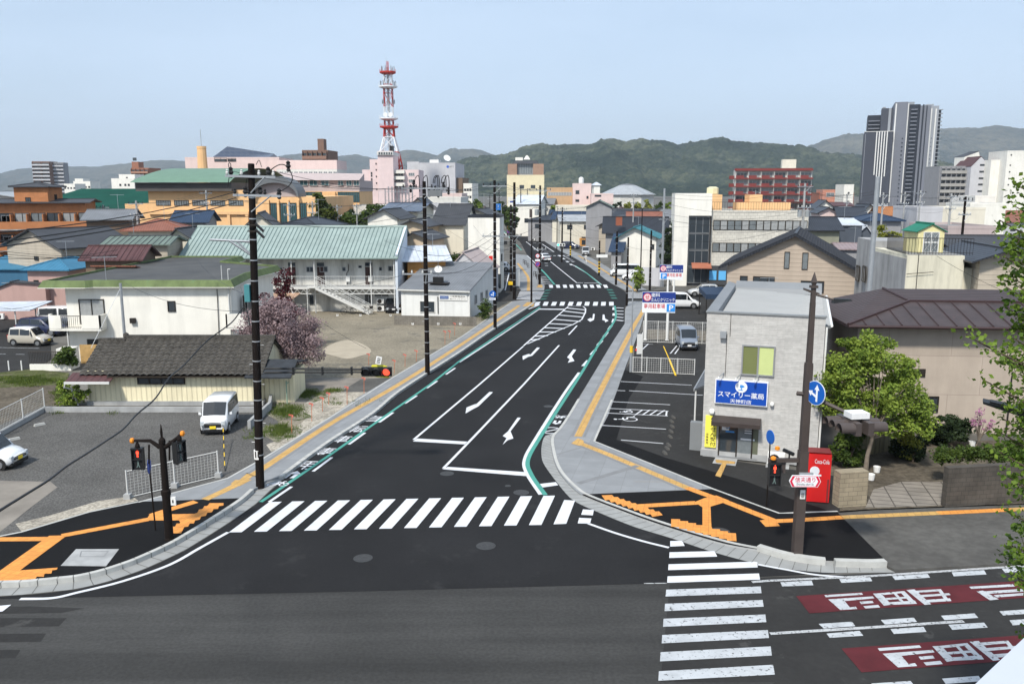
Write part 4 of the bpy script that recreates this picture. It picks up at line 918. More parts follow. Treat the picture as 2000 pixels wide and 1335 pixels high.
wall_run('low_wall','low concrete wall stub right of the white box van',[(490,838),(530,800),(535,770)],.18,.5,CONC_PLAIN)
def mesh_fence(name,label,px,h,base_h,n,dips=11,cells=28,z0=.05,feet=False,m=None,rails=True):
    m=m or FRAME_W;pts=[G(u,v,z0)for u,v in px];c=pts[0].copy();c.z=0
    root=thing(name,label,'fence',c);P=[p-c for p in pts];P=[Vector((p.x,p.y,z0))for p in P]
    if base_h:mb=MB();band(mb,P,-.08,.08,z0,CONC_PLAIN,z0+base_h);mb.obj('base_wall',root)
    zb=z0+base_h;mb=MB();a,b=P[0],P[-1]
    for k in range(len(P)-1):
        a,b=P[k],P[k+1];a=Vector((a.x,a.y,zb));b=Vector((b.x,b.y,zb));L_=(b-a).length;nc=max(2,int(L_/.16));nr=int(h/.13)
        for i in range(nc+1):p=a.lerp(b,i/nc);mb.tube(p+Vector((0,0,.05)),p+Vector((0,0,h)),.006,m,n=3,caps=False)
        for j in range(nr+1):z=Vector((0,0,.05+(h-.05)*j/nr));mb.tube(a+z,b+z,.006 if 0<j<nr else .022,m,n=3 if 0<j<nr else 4,caps=False)
    mb.obj('mesh_panel',root)
    for k in range(len(P)-1):
        a,b=P[k],P[k+1];a=Vector((a.x,a.y,zb));b=Vector((b.x,b.y,zb))
        for i in range(n+1):
            if k and i==0:continue
            p=a.lerp(b,i/n);mb=MB();mb.tube(p-Vector((0,0,.05)),p+Vector((0,0,h+.05)),.035,m,n=6)
            q=mb.obj('post',root)
            if feet:mb=MB();mb.box(p.x-.14,p.x+.14,p.y-.14,p.y+.14,z0-.05,z0+.22,CONC_PLAIN);mb.obj('footing',root)
    return root
mesh_fence('mesh_fence','white wire mesh fence on footings beside the left corner pavement',[(250,973),(427,931)],1.25,0,2,z0=.06,feet=True)
mesh_fence('mesh_fence','white wire mesh fence on a low wall at the left edge of the gravel lot',[(-120,905),(0,852),(88,803)],1.15,.28,2)
# ---- teal roofed apartment
def teal_flats():
    X0,X1,Y0=-36.0,-12.55,92.6;root=thing('apartment_block','long white two storey apartment block under a teal metal roof','apartment block',(X0,Y0,0));W_=X1-X0;D_=8.8
    he,hr=6.15,8.95;mb=MB();mb.add([(0,1.4,0),(W_,1.4,0),(W_,D_,0),(0,D_,0),(0,1.4,he),(W_,1.4,he),(W_,D_,hr),(0,D_,hr)],[(0,1,5,4),(1,2,6,5),(2,3,7,6),(3,0,4,7)],mat('wall_old_white',(.62,.61,.57),.85,.10,.6,streak=.45));mb.obj('wall',root)
    rb=MB();o=.35;s=(hr-he)/(D_+.2)
    A=[(-.4,-o,he+.05),(W_+.1,-o,he+.05),(W_+.1,D_-.3,hr+.2),(-.4-.9,D_-.3,hr+.2)];rb.slab(A,.14,R_TEALP);rb.slab([(-1.3,D_-.3,hr+.2),(W_+.1,D_-.3,hr+.2),(W_+.1,D_+5,he+1.0),(-1.3,D_+5,he+1.0)],.14,R_TEALP)
    e0,e1,f0,f1=Vector(A[0]),Vector(A[1]),Vector(A[3]),Vector(A[2]);n=52
    for i in range(n+1):t=i/n;rb.tube(e0.lerp(e1,t)+Vector((0,0,.03)),f0.lerp(f1,t)+Vector((0,0,.03)),.045,R_TEALD,n=4)
    rb.tube(f0,f1,.2,R_TEALP,n=6);rb.tube(e0-Vector((0,.1,.1)),e1-Vector((0,.1,.1)),.10,R_TEALD,n=6)
    # front part with steep extra at left
    rb.obj('roof',root)
    mb=MB();mb.box(W_-.22,W_+.05,-.3,D_+.2,.0,he+.02,W_BLUEW);mb.add([(W_-.2,0,he),(W_+.05,0,he),(W_+.05,D_,he),(W_-.2,D_,he),(W_-.2,D_,hr+.35),(W_+.05,D_,hr+.35),(W_-.2,-.2,he+.35),(W_+.05,-.2,he+.35)],[(1,2,5,7),(0,6,4,3),(6,7,5,4),(0,1,7,6),(2,3,4,5)],W_BLUEW);mb.obj('end_wall',root)
    zf=3.05
    wk=MB();wk.box(4,W_-.25,0,1.4,zf-.12,zf,CONC_PLAIN);wk.box(4,W_-.25,-.04,.04,zf-.35,zf-.1,FRAME_W)
    # truss below the walkway
    for i in range(24):
        x=5.5+i*.72
        if x>W_-1:break
        wk.tube((x,0,zf-.85),(x+.36,0,zf-.38),.03,FRAME_W,n=4);wk.tube((x+.36,0,zf-.38),(x+.72,0,zf-.85),.03,FRAME_W,n=4)
    wk.tube((5.5,0,zf-.87),(W_-.3,0,zf-.87),.05,FRAME_W,n=4)
    for x in(11.8,14.3,20.5,W_-.4):wk.tube((x,0,0),(x,0,he),.07,FRAME_W,n=6)
    wk.obj('walkway',root);railing(root,[(4,.02),(W_-.3,.02)],1.05,FRAME_W,.28,'walkway_railing',zf,.015)
    # stairs
    stt=MB();xa,xb=14.6,20.4;ya,yb=-.25,-1.15
    for i in range(15):
        t=(i+.5)/15;x=xa+(xb-xa)*t;z=zf*(1-t);stt.box(x-.16,x+.16,yb+.05,ya,z-.03,z+.02,FRAME_W)
    for y in(ya,yb):
        stt.hull([(xa,y-.03,zf-.25),(xb,y-.03,-.05+.05),(xb,y+.03,0),(xa,y+.03,zf-.25)],[(xa,y-.03,zf+.05),(xb,y-.03,.3),(xb,y+.03,.3),(xa,y+.03,zf+.05)],FRAME_W)
        for dz in(.55,1.05):stt.tube((xa,y,zf+dz),(xb,y,dz),.03,FRAME_W,n=4)
        for i in range(9):t=i/8;x=xa+(xb-xa)*t;z=zf*(1-t);stt.tube((x,y,z),(x,y,z+1.05),.02,FRAME_W,n=4)
    stt.box(13.6,14.7,yb,ya+.2,zf-.1,zf,FRAME_W);stt.tube((13.7,yb,0),(13.7,yb,zf),.05,FRAME_W,n=6);stt.obj('staircase',root)
    DOOR=mat('door_dark_red',(.045,.018,.013),.5,.1,2)
    for x in(9.0+k for k in(2.1,5.3,10.65)):
        d=MB();d.box(x,x+.8,1.36,1.40,zf,zf+2.0,DOOR);d.box(x+.68,x+.74,1.31,1.36,zf+.95,zf+1.05,STEEL);d.obj('door',root)
        d=MB();d.box(x,x+.8,1.37,1.40,zf+2.05,zf+2.45,GLASS);d.box(x-.03,x+.83,1.36,1.39,zf+2.0,zf+2.05,FRAME_W);d.obj('transom',root)
    dd=(W_,D_)
    for x,z,w_,h_ in((7.2,zf+1.75,.5,.35),(10.1,zf+1.4,.35,.5),(13.1,zf+1.4,.8,.6),(14.6,zf+1.4,.9,.65),(17.1,zf+1.5,.4,.45),(18.9,zf+1.85,.4,.3),(21.2,zf+1.55,.35,.4),(22.2,zf+1.5,.9,.6),(3.0,zf+1.9,.9,.35),(13.3,.8,.5,1.1),(19.5,.9,.9,1.2),(9.5,1.7,2.4,.45),(20.6,1.7,1.6,.45)):
        o=window(root,'f',x,z,w_,h_,FRAME_S,GLASS,1 if w_>.6 else 0,dd);o.location.y=1.39
    for x in(8.5,15.9+1.6,20.0):
        m_=MB();m_.box(x,x+.45,1.15,1.38,zf+.35,zf+1.0,WHITE_PL);m_.path([(x+.1,1.3,zf),(x+.1,1.3,zf+1.3),(x+.3,1.3,zf+1.6),(x+.3,1.3,zf+2.3)],.04,STEEL_D,5);m_.obj('water_heater',root)
    ac_unit(root,20.9,1.1,.05);ac_unit(root,20.9,1.1,.85)
    sh=MB();sh.slab([(7.2,-2.3,1.75),(12.2,-2.3,1.75),(12.7,.2,2.3),(7.2,.2,2.3)],.06,mat('rusty_sheet',(.42,.28,.20),.8,.35,1.2,wave=('X',.25,.25,.5)));sh.box(7.4,12.0,-2.0,-.1,0,1.7,W_WHITE);sh.obj('shed',root)
R_TEALP=mat('teal_sheet',(.26,.325,.305),.65,.10,.35,streak=.14,spec=.4);R_TEALD=mat('teal_seam',(.17,.235,.22),.6,.1,2)
teal_flats()
# ---- small white office with grey corrugated roof
P,Wd,a_=front(784,600,90.2,917,-13.0)
off_=thing('office','small white office with grey corrugated roof and blue sign beside the vacant lot','office',(P.x,P.y,0),a_)
D_=10.0;mb=MB();h0,h1=2.95,4.9;mb.add([(0,0,0),(Wd,0,0),(Wd,D_,0),(0,D_,0),(0,0,h0),(Wd,0,h0),(Wd,D_,h1),(0,D_,h1)],[(0,1,5,4),(1,2,6,5),(2,3,7,6),(3,0,4,7)],wallm('office_white',(.66,.67,.66),wave=('X',.9,.06,.2),streak=.05));mb.obj('wall',off_)
mb=MB();mb.slab([(-.3,-.3,h0+.12),(Wd+.15,-.3,h0+.12),(Wd+.15,D_+.3,h1+.25),(-.3,D_+.3,h1+.25)],.1,R_GREY);mb.box(-.3,Wd+.15,-.38,-.28,h0-.08,h0+.06,FRAME_W);mb.obj('roof',off_)
window(off_,'f',2.1,.55,1.7,1.25,FRAME_W,GLASS,1,(Wd,D_))
for y in(2.0,4.4,6.6):window(off_,'r',y,1.3,.8,1.0,FRAME_S,GLASS_W,0,(Wd,D_))
mb=MB();mb.box(4.3,Wd-.25,-.09,-.02,1.95,2.55,WHITE_PL);mb.box(4.4,5.35,-.11,-.09,2.08,2.42,mat('sign_navy',(.03,.08,.25),.5,0))
put_text(mb,'WING',(4.46,-.115,2.14),(.82,0,0),(0,0,.2),mat('sign_ink_pale',(.35,.42,.6),.5,0));put_text(mb,'江尾輌電器㈱',(5.45,-.095,2.28),(Wd-5.85,0,0),(0,0,.18),STEEL_D);put_text(mb,'☎024-536-8578',(5.45,-.095,2.05),(Wd-5.85,0,0),(0,0,.13),STEEL_D);mb.obj('signboard',off_)
mb=MB();mb.box(3.2,4.3,1.2,1.6,3.65,4.25,STEEL_D);mb.box(3.25,4.25,1.16,1.2,3.7,4.2,BLACK);mb.box(2.7,4.9,1.0,1.9,3.55,3.65,STEEL_D);mb.obj('rooftop_unit',off_);dish(off_,3.8,1.3,5.0,.42,.3)
mb=MB();mb.tube((3.8,1.3,4.2),(3.8,1.3,7.2),.02,STEEL,n=4);mb.obj('antenna_mast',off_)
mb=MB();mb.tube((Wd+.05,-.1,0),(Wd+.05,-.1,h0),.05,FRAME_W);mb.obj('downpipe',off_);mb=MB();mb.tube((4.15,-.06,.5),(4.15,-.06,2.3),.05,STEEL_D);mb.obj('downpipe',off_)
BLOCK=mat('concrete_block',(.19,.175,.15),.9,.2,1,brick=(.4,.2,.012,(.11,.10,.09)),streak=.2);BLOCK_DK=mat('concrete_block_dark',(.085,.075,.063),.9,.3,1,brick=(.4,.2,.012,(.05,.045,.04)),streak=.3);BLOCK_LT=mat('concrete_block_tan',(.32,.27,.19),.9,.15,1,brick=(.5,.2,.012,(.18,.15,.11)),streak=.2)
wall_run('block_wall','grey concrete block wall below the small white office',[(770,634),(930,637)],.15,.95,BLOCK)
# numbers on the parking spaces
k=0
for u in(659,704,763,806,856,899):
    mb=MB();mb.box(-.11,.11,-.02,.02,0,.2,WHITE_PL);put_text(mb,str(10-k),(-.07,-.024,.04),(.14,0,0),(0,0,.16),STEEL_D);o=mb.obj('parking_number_plate');o.location=G(u,617 if u<770 else 634,.4); 
    tag(o,'small white parking number plate at the back of the vacant lot, '+ORD[k],'number plate','parking number plates at the back of the vacant lot');k+=1
# ================================================================ left background
building('house','pink walled house with teal blue hipped roof behind the white apartment block',53,132,89,528,7,W_PINK,R_BLUE,'hip',-4,vr=503,o=.5,wins=[('f',.2,3.6,.5,.5)])
r_=building('house','broad low building with flat blue metal roof at the left edge',-60,132,101,526,12,wallm('blue',(.04,.13,.22)),R_BLUE,'gx',-3,vr=502,o=.3,rpos=.6)
building('house','pink lean-to building with sloping roof behind the parked white van',-120,92,88,600,1.0,W_PINK,R_DARK,'gy',0,hr=3.9,rpos=.7,h=.9,h1=3.7,o=.2)
building('apartment_block','orange brick four storey apartment block with balconies at the left edge',-140,166,118,397,7,W_ORANGE,R_DARK,'gx',15,vr=391,o=.8,cat='apartment block')
ob=[o for o in COL.objects if o.get('label','').startswith('orange brick')][0];Wd=ob['_w']
RAILM=mat('balcony_orange',(.42,.17,.07),.85,.1,1)
for f in range(4):
    z=10.9-2.9-2.95*f
    if z<0:break
    mb=MB();mb.box(Wd*.40,Wd+1.2,-1.5,.0,z-.15,z,CONC_PLAIN);mb.box(Wd*.40,Wd+1.2,-1.5,-1.38,z,z+1.05,RAILM);mb.box(Wd+1.08,Wd+1.2,-1.38,0,z,z+1.05,RAILM);mb.obj('balcony',ob)
    for i in range(6):
        window(ob,'f',Wd*.43+i*2.05,z+.1,1.88,2.15,FRAME_D,[GLASS,GLASS_L,GLASS_W][i*7%3],1,(Wd,11))
        mb=MB();mb.box(Wd*.42+i*2.05-.12,Wd*.42+i*2.05+.02,-1.37,-.01,z+.01,z+2.1,W_ORANGE);mb.obj('partition',ob)
    for i in range(4):window(ob,'f',1.0+i*2.6,z+.8,1.3,1.1,FRAME_S,GLASS_L,1,(Wd,11))
P=At(27,420,121); 
building('stair_tower','small orange penthouse with dark hipped roof on the orange brick apartment block',26,92,121.5,366,5,W_ORANGE,R_DARK,'hip',6,vr=357,o=.5,wins=[('f',.4,11.2,.7,1.2),('r',.5,11.2,.8,1.6)])
building('sports_hall','wide hall under a dark green sloping roof beyond the orange apartment block',20,262,190,412,42,W_GREY,R_DGREEN,'gx',3,vr=370,rpos=.9,o=.8,cat='hall')
building('house','beige gabled house with striped dark roof right below the orange apartment block',13,118,104,477,9,W_TAN,R_DARK,'gy',-32,vr=447,rpos=.52,o=.6,wins=[('f',.55,5.2,.9,.5),('r',.4,3.3,1.4,1.2),('r',.8,3.3,1.0,1.5),('r',.5,.8,1.4,1.4)])
building('house','brown house with dark roof and solar panels below the green sports hall',168,252,112,428,6.5,W_BROWN,R_GREY,'gx',12,vr=411,o=.6,wins=[('f',.2,3.3,1.4,1.2),('f',.65,3.3,1.2,1.2),('f',.85,3.4,1.5,1.6)])
building('house','cream house with rusty red hipped roof and satellite dish',250,355,108,452,6,W_CREAM,R_RED,'hip',12,vr=428,o=.8,wins=[('f',.15,3.6,1.2,1.0),('f',.5,3.4,1.2,1.3),('f',.8,3.4,1.3,1.1)])
dish([o for o in COL.objects if o.get('label','').startswith('cream house with rusty')][0],4.3,-.5,4.9,.45)
building('house','grey house with deep blue tiled roof in front of the apricot gymnasium',338,402,122,432,6,W_GREY,R_NAVY,'gx',5,vr=413,o=.6,wins=[('f',.25,4.4,1.4,1.2)])
building('house','low house with greyish green ribbed roof left of the teal roofed block',206,326,90,478,6,W_TAN,R_GRGREEN,'gx',6,vr=463,o=.5,seam=.6,seamm=R_DARK,wins=[('f',.55,3.0,1.3,1.3),('r',.5,3.2,1.2,1.0)])
building('house','small pale house with dark gabled roof squeezed left of the teal roofed block',328,378,98,468,8,W_CREAM,R_DARK,'gy',0,vr=448,o=.6,rpos=.4)
building('house','low house with maroon ribbed metal roof behind the white flat roofed block',166,272,82,506,5,W_BROWN,R_BROWN,'gx',6,vr=482,o=.5,seam=.55,seamm=R_BROWN,wins=[('f',.3,2.6,1.5,.8)])
building('house','lean-to with rusty red roof in front of the maroon roofed house',186,262,78,522,2.2,W_BROWN,R_RED,'shed',-3,h1=5.9,o=.3)
cpt=thing('carport','white flat carport roof at the left edge above the parked cars','carport',(At(-60,600,78).x,78,0));W_=At(58,600,78).x-At(-60,600,78).x
mb=MB();mb.slab([(0,0,2.35),(W_,0,2.45),(W_,4,2.8),(0,4,2.7)],.08,R_WHITE);mb.obj('roof',cpt)
for x,y in((.2,.3),(W_-1.6,.3),(.2,3.7),(W_-1.6,3.7)):mb=MB();mb.tube((x,y,0),(x,y,2.3),.06,FRAME_W);mb.obj('post',cpt)
building('house','tiny white walled house with corrugated roof at the far left edge',-40,24,128,385,10,W_OFF,R_LGREY,'gy',8,vr=376,rpos=.1,o=.5)
# gymnasium with curved green roof
def gym():
    P,Wd,a=front(294,440,150,618,-2);root=thing('gymnasium','long apricot gymnasium with green barrel roof and grey eave','gymnasium',(P.x,P.y,0),a);h=zat(371,150);D_=30
    L0=At(294,400,150);mb=MB();mb.box(0,Wd*.60,0,D_,0,h,W_YEL);mb.box(Wd*.60,Wd,-.0,D_,0,h-1.2,W_YEL);mb.box(-4.5,-.02,.4,20,0,zat(398,150),W_YEL);mb.obj('wall',root)
    hr=zat(329,165);rb=MB();n=10;x0,x1=-2.2,Wd*.62
    pr=[(-2.0+(17)*i/n,zat(362,148)+.5+(hr-zat(362,148)-.5)*sin(pi/2*i/n)**.8)for i in range(n+1)];pr+=[(32-p[0]+.5,p[1])for p in reversed(pr[:-1])]
    for(ya,za),(yb,zb)in zip(pr,pr[1:]): 
        ka=1.6*(za-pr[0][1])/3;kb=1.6*(zb-pr[0][1])/3
        rb.add([(x0+ka,ya,za),(x1-3,ya,za),(x1-3,yb,zb),(x0+kb,yb,zb)],[(0,1,2,3)],R_GREEN)
    rb.box(x0+.6,x1-3,-1.2,31,h-.2,pr[0][1]-.02,mat('eave_grey',(.085,.08,.075),.8,.1));rb.obj('roof',root)
    for i in range(8):
        x=1.3+i*4.15*Wd/38
        if x>Wd*.55:break
        window(root,'f',x,h-2.7,2.6,.95,FRAME_D,GLASS_W,5,(Wd,D_));window(root,'f',x+1.8,2.1,1.2,.6,FRAME_D,GLASS,1,(Wd,D_))
        mb=MB();mb.box(x+2.9,x+3.4,-.35,-.005,0,h-4.2,W_YEL);mb.obj('buttress',root)
    mb=MB();mb.box(0,Wd*.6,-.4,-.005,h-4.2,h-3.7,W_YEL);mb.obj('band',root)
    for i in range(4):
        x=Wd*.73+i*1.75
        window(root,'f',x,h-6.6,1.1,4.4,FRAME_D,mat('glass_teal',(.04,.10,.115),.1,.1,2,spec=.8),2,(Wd,D_));mb=MB();mb.box(x-.5,x-.12,-.4,-.005,0,h-1.7,W_YEL);mb.obj('column',root)
    # barrel porch
    cx=Wd*.768;rr=3.85;zz=h-1.15;mb=MB();A=[(cx+rr*cos(t),zz+rr*.62*sin(t))for t in[i*pi/20 for i in range(21)]];rr2=rr+.3
    B=[(cx+rr2*cos(t),zz+rr2*.84*sin(t))for t in[i*pi/20 for i in range(21)]]
    for i in range(20):
        mb.hull([(A[i][0],-1,A[i][1]),(A[i+1][0],-1,A[i+1][1]),(B[i+1][0],-1,B[i+1][1]),(B[i][0],-1,B[i][1])],[(A[i][0],4,A[i][1]),(A[i+1][0],4,A[i+1][1]),(B[i+1][0],4,B[i+1][1]),(B[i][0],4,B[i][1])],mat('vault_grey',(.13,.14,.15),.6,.05))
    mb.obj('barrel_vault',root)
    mb=MB();mb.add([(p[0],.2,p[1])for p in A],[tuple(range(21))],W_PKGREY);mb.obj('vault_front',root)
gym()
# school wing behind the gymnasium
SCH=thing('school_building','long pink and apricot school wing with bands of windows right of the gymnasium','school',(At(590,400,185).x,185,0),0)
Wd=At(702,400,185).x-At(590,400,185).x
def zs(v):return zat(v,185)
mb=MB();mb.box(0,Wd,0,18,0,zs(374),W_YEL);mb.box(-8,Wd+.1,.15,18,zs(374),zs(352),W_PKGREY);mb.obj('wall',SCH)
mb=MB();mb.add([(-8,-.6,zs(352)),(Wd+.2,-.6,zs(352)),(Wd+.2,6,zs(338)),(-8,6,zs(336))],[(0,1,2,3)],W_PKGREY);mb.add([(Wd+.2,-.6,zs(352)),(Wd+.2,6,zs(338)),(Wd+.2,6,zs(352))],[(0,1,2)],W_PKGREY);mb.obj('sloped_parapet',SCH)
GT=mat('glass_teal',(0,0,0))
for x in(-.3+.01,1.8,4.3):window(SCH,'f',x,zs(362.5),1.7,1.15,FRAME_W,GT,1,(Wd,18))
for x in(7.9,9.7,11.3):window(SCH,'f',x,zs(362.5),1.2,1.15,FRAME_W,GT,1,(Wd,18))
for x,w_ in((-3.5,7.9),(7.8,4.7)):window(SCH,'f',x,zs(395),w_,2.2,FRAME_D,GT,9,(Wd,18))
mb=MB();mb.box(5.4,7.4,-.8,-.02,0,zs(375),W_YEL);mb.obj('pillar',SCH)
building('school_building','upper school block with curved pale pink parapet behind the gymnasium',540,658,200,330,10,W_OFF,R_FLAT,'flat',-2,cat='school',wins=row('f',12,zat(329,200)-2.2,.9,1.5,.08,.97,glass=GLASS_W,frame=FRAME_W,split=1),trim=W_PINKL,parapet=2.0)
building('school_building','pink school block with a dark pointed solar roof',361,545,205,310,12,W_PINKL,R_FLAT,'flat',-1,cat='school',wins=[('f',.38,20,3.0,.9),('f',.5,20,2.0,.8)])
P=At(414,308,208);mb=MB();L_=At(500,308,208).x-P.x;zr=At(430,289,208).z-P.z;mb.add([(0,0,0),(L_*1.3,0,0),(L_*1.3,10,0),(0,10,0),(2.2,5,zr+.6),(L_*1.28,5,zr*.5)],[(0,1,5,4),(1,2,5),(2,3,4,5),(3,0,4)],mat('solar_panel',(.05,.065,.10),.25,.1,1,brick=(1.6,.9,.03,(.12,.13,.15)),spec=.6));o=mb.obj('solar_roof');o.location=P;tag(o,'dark pointed roof of solar panels on top of the pink school block','solar roof')
P=At(396,328,196);mb=MB();mb.lathe([(1.1,-25),(1.1,0),(1.0,4.2),(1.05,4.3),(1.05,4.8)],(0,0,0),W_YEL,12);mb.tube((0,0,4.8),(0,0,8.5),.06,STEEL,n=4);o=mb.obj('chimney');o.location=P;tag(o,'round apricot chimney in front of the pink school block','chimney')
BAL=W_BRICKD
def balcony_tower(name,label,u0,u1,Y,vtop,D,wall,balm,floors,cols,fh=2.95,ang=0,cat='apartment block',roofm_=None,glass=GLASS,depth=1.3,wall_side=None,base=0):
    root=building(name,label,u0,u1,Y,vtop,D,wall,roofm_ or R_FLAT,'flat',ang,cat=cat);Wd=root['_w'];h=root['_h']
    for f in range(floors):
        z=h-fh*(f+1)
        if z<base:break
        mb=MB();mb.box(.3,Wd-.3,-depth,-.005,z-.12,z+.04,balm);mb.box(.3,Wd-.3,-depth,-depth+.12,z+.04,z+1.1,balm)
        for c in range(cols+1):x=.3+(Wd-.6)*c/cols;mb.box(max(.3,x-.08),min(Wd-.3,x+.08),-depth+.14,-.01,z+.05,z+fh-.2,wall)
        mb.obj('balcony',root)
        for c in range(cols):w_=(Wd-.6)/cols;window(root,'f',.3+w_*c+w_*.12,z+.1,w_*.76,fh*.7,FRAME_D,glass,1,(Wd,D))
    return root
balcony_tower('apartment_block','brown brick apartment block with long balconies behind the school',590,640,330,295,14,W_BRICKD,wallm('brown_pale',(.26,.15,.11)),8,5,ang=-4)
building('stair_tower','brown brick lift tower on the brown apartment block',620,632,334,273,5,W_BRICKD,R_FLAT,'flat',0,cat='tower')
tw=balcony_tower('apartment_block','tall grey and white apartment tower at the far left',62,97,700,316,14,W_BRICKD,W_LGREY,13,2,ang=4)
tw2=balcony_tower('apartment_block','right half of the tall grey apartment tower with open balconies',97,124,706,318,14,W_GREY,W_LGREY,13,2,ang=14)
balcony_tower('apartment_block','rust coloured apartment block far behind the white hospital',256,291,560,329,14,mat('wall_rust',(.30,.13,.08),.85,.1),mat('wall_rust2',(.36,.19,.13),.85,.1),10,4,ang=-8)
building('stair_tower','rust coloured lift tower on the far rust apartment block',257,270,566,317,8,mat('wall_rust',(0,0,0)),R_FLAT,'flat',0,cat='tower',wins=[('f',.5,32,2.5,2.0)])
building('hospital','white hospital building with small square windows in the far left',217,262,360,350,14,W_WHITE,R_FLAT,'flat',0,cat='hospital',wins=[('f',x,zat(350,360)-dz,.8,.9)for x in(.38,.6,.75)for dz in(2.8,5.6,8.6,11.4)])
building('hospital','white hospital penthouse with a slim stair turret',232,263,365,342,9,W_WHITE,R_FLAT,'flat',0,cat='hospital',wins=[('f',.5,18,.7,.7)])
building('hospital','pale grey hospital wing with rows of windows beside the white hospital',263,291,362,350,14,W_LGREY,R_FLAT,'flat',-6,cat='hospital',wins=sum([row('f',6,zat(350,362)-dz,.7,1.0,.08,.92)for dz in(3.4,6.4,9.4,12.4)],[]))
building('office_building','low white building with a stepped roof at the far left',125,146,480,360,12,W_WHITE,R_FLAT,'flat',0,cat='building',wins=row('f',4,zat(360,480)-2.5,.9,.9))
building('office_building','white castle shaped building with stepped top far left',143,176,500,355,12,W_WHITE,R_FLAT,'flat',0,cat='building',wins=row('f',5,zat(355,500)-3.5,1.2,1.0))
building('office_building','small white roof block on the far stepped building',146,162,505,350,8,W_WHITE,R_FLAT,'flat',0,cat='building')
# the pink broadcasting building
def zp(v):return zat(v,260)
X=lambda u:At(u,360,260).x
pk=thing('broadcasting_building','pink stepped broadcasting building with white balconies below the lattice tower','office building',(X(706),260,0));W_BP=wallm('rose',(.66,.53,.52),streak=.03)
def lx(u):return X(u)-X(706)
mb=MB();mb.box(lx(706),lx(722),2,16,0,zp(331),W_BP);mb.box(lx(722)+.01,lx(739),1,16,0,zp(311),W_BP);mb.box(lx(739)+.01,lx(769),0,16,0,zp(295),W_BP);mb.box(lx(769)+.01,lx(816),3,18,0,zp(331),W_BP);mb.obj('wall',pk)
mb=MB();mb.box(lx(738),lx(769.5),-.5,12,zp(303),zp(296),FRAME_W);mb.box(lx(740),lx(768),-.56,-.5,zp(302),zp(297.5),GLASS);mb.box(lx(761),lx(766),2,6,zp(294),zp(284),BLACK);mb.obj('rooftop_gallery',pk)
for i in range(6):mb=MB();mb.box(lx(740+i*4.8),lx(741.5+i*4.8),-.62,-.56,zp(302.5),zp(297),FRAME_W);mb.obj('mullion',pk)
for v in(332,344,357):mb=MB();mb.box(lx(763),lx(789),1.2,2.99,zp(v+6.5),zp(v),W_WHITE);mb.obj('balcony',pk)
for v in(343.5,355,367):window(pk,'f',lx(765),zp(v),3.2,.9,FRAME_W,GLASS,3,(40,16)).location.y=2.9
for v in(343,356,369):window(pk,'f',lx(796),zp(v),1.8,.9,FRAME_W,GLASS_W,2,(40,16)).location.y=2.95
for v in(321,333,346,359,371):window(pk,'f',lx(733.5),zp(v),.35,.45,FRAME_D,GLASS,0,(40,16)).location.y=.97
for v in(340,345,352,357,366,371):window(pk,'f',lx(724),zp(v),.4,.6,FRAME_D,GLASS,0,(40,16)).location.y=.97
# grey exchange building
ex=building('exchange_building','pale grey windowless exchange building with a roof dish and small blue logo',816,889,300,320,22,W_LGREY,R_FLAT,'flat',-5,cat='office building');h=ex['_h'];Wd=ex['_w']
mb=MB();mb.box(-4.2,0-.02,2,18,0,h+.8,W_LGREY);mb.box(Wd+.02,Wd+2.2,2,18,0,zat(347,300),W_BROWN);mb.obj('side_block',ex)
mb=MB();mb.box(3.6,6.8,3,8,h+.3,h+1.5,WHITE_PL);mb.obj('roof_plant',ex);dish(ex,9.6,4,h+2.0,1.3,.6)
mb=MB();cx,cz=Wd-2.6,h-1.0
mb.lathe([(.01,-.04),(.45,-.04),(.45,0),(.01,0)],(cx,0,cz),mat('logo_blue',(.04,.12,.5),.5,0),16,'Y');put_text(mb,'ＮＴＴ',(cx+.65,-.05,cz-.25),(1.4,0,0),(0,0,.5),STEEL_D,.04);mb.obj('logo',ex)
mb=MB();mb.box(-5,-1.5,-2,2,0,zat(375,300),W_GREY);mb.obj('entrance_block',ex)
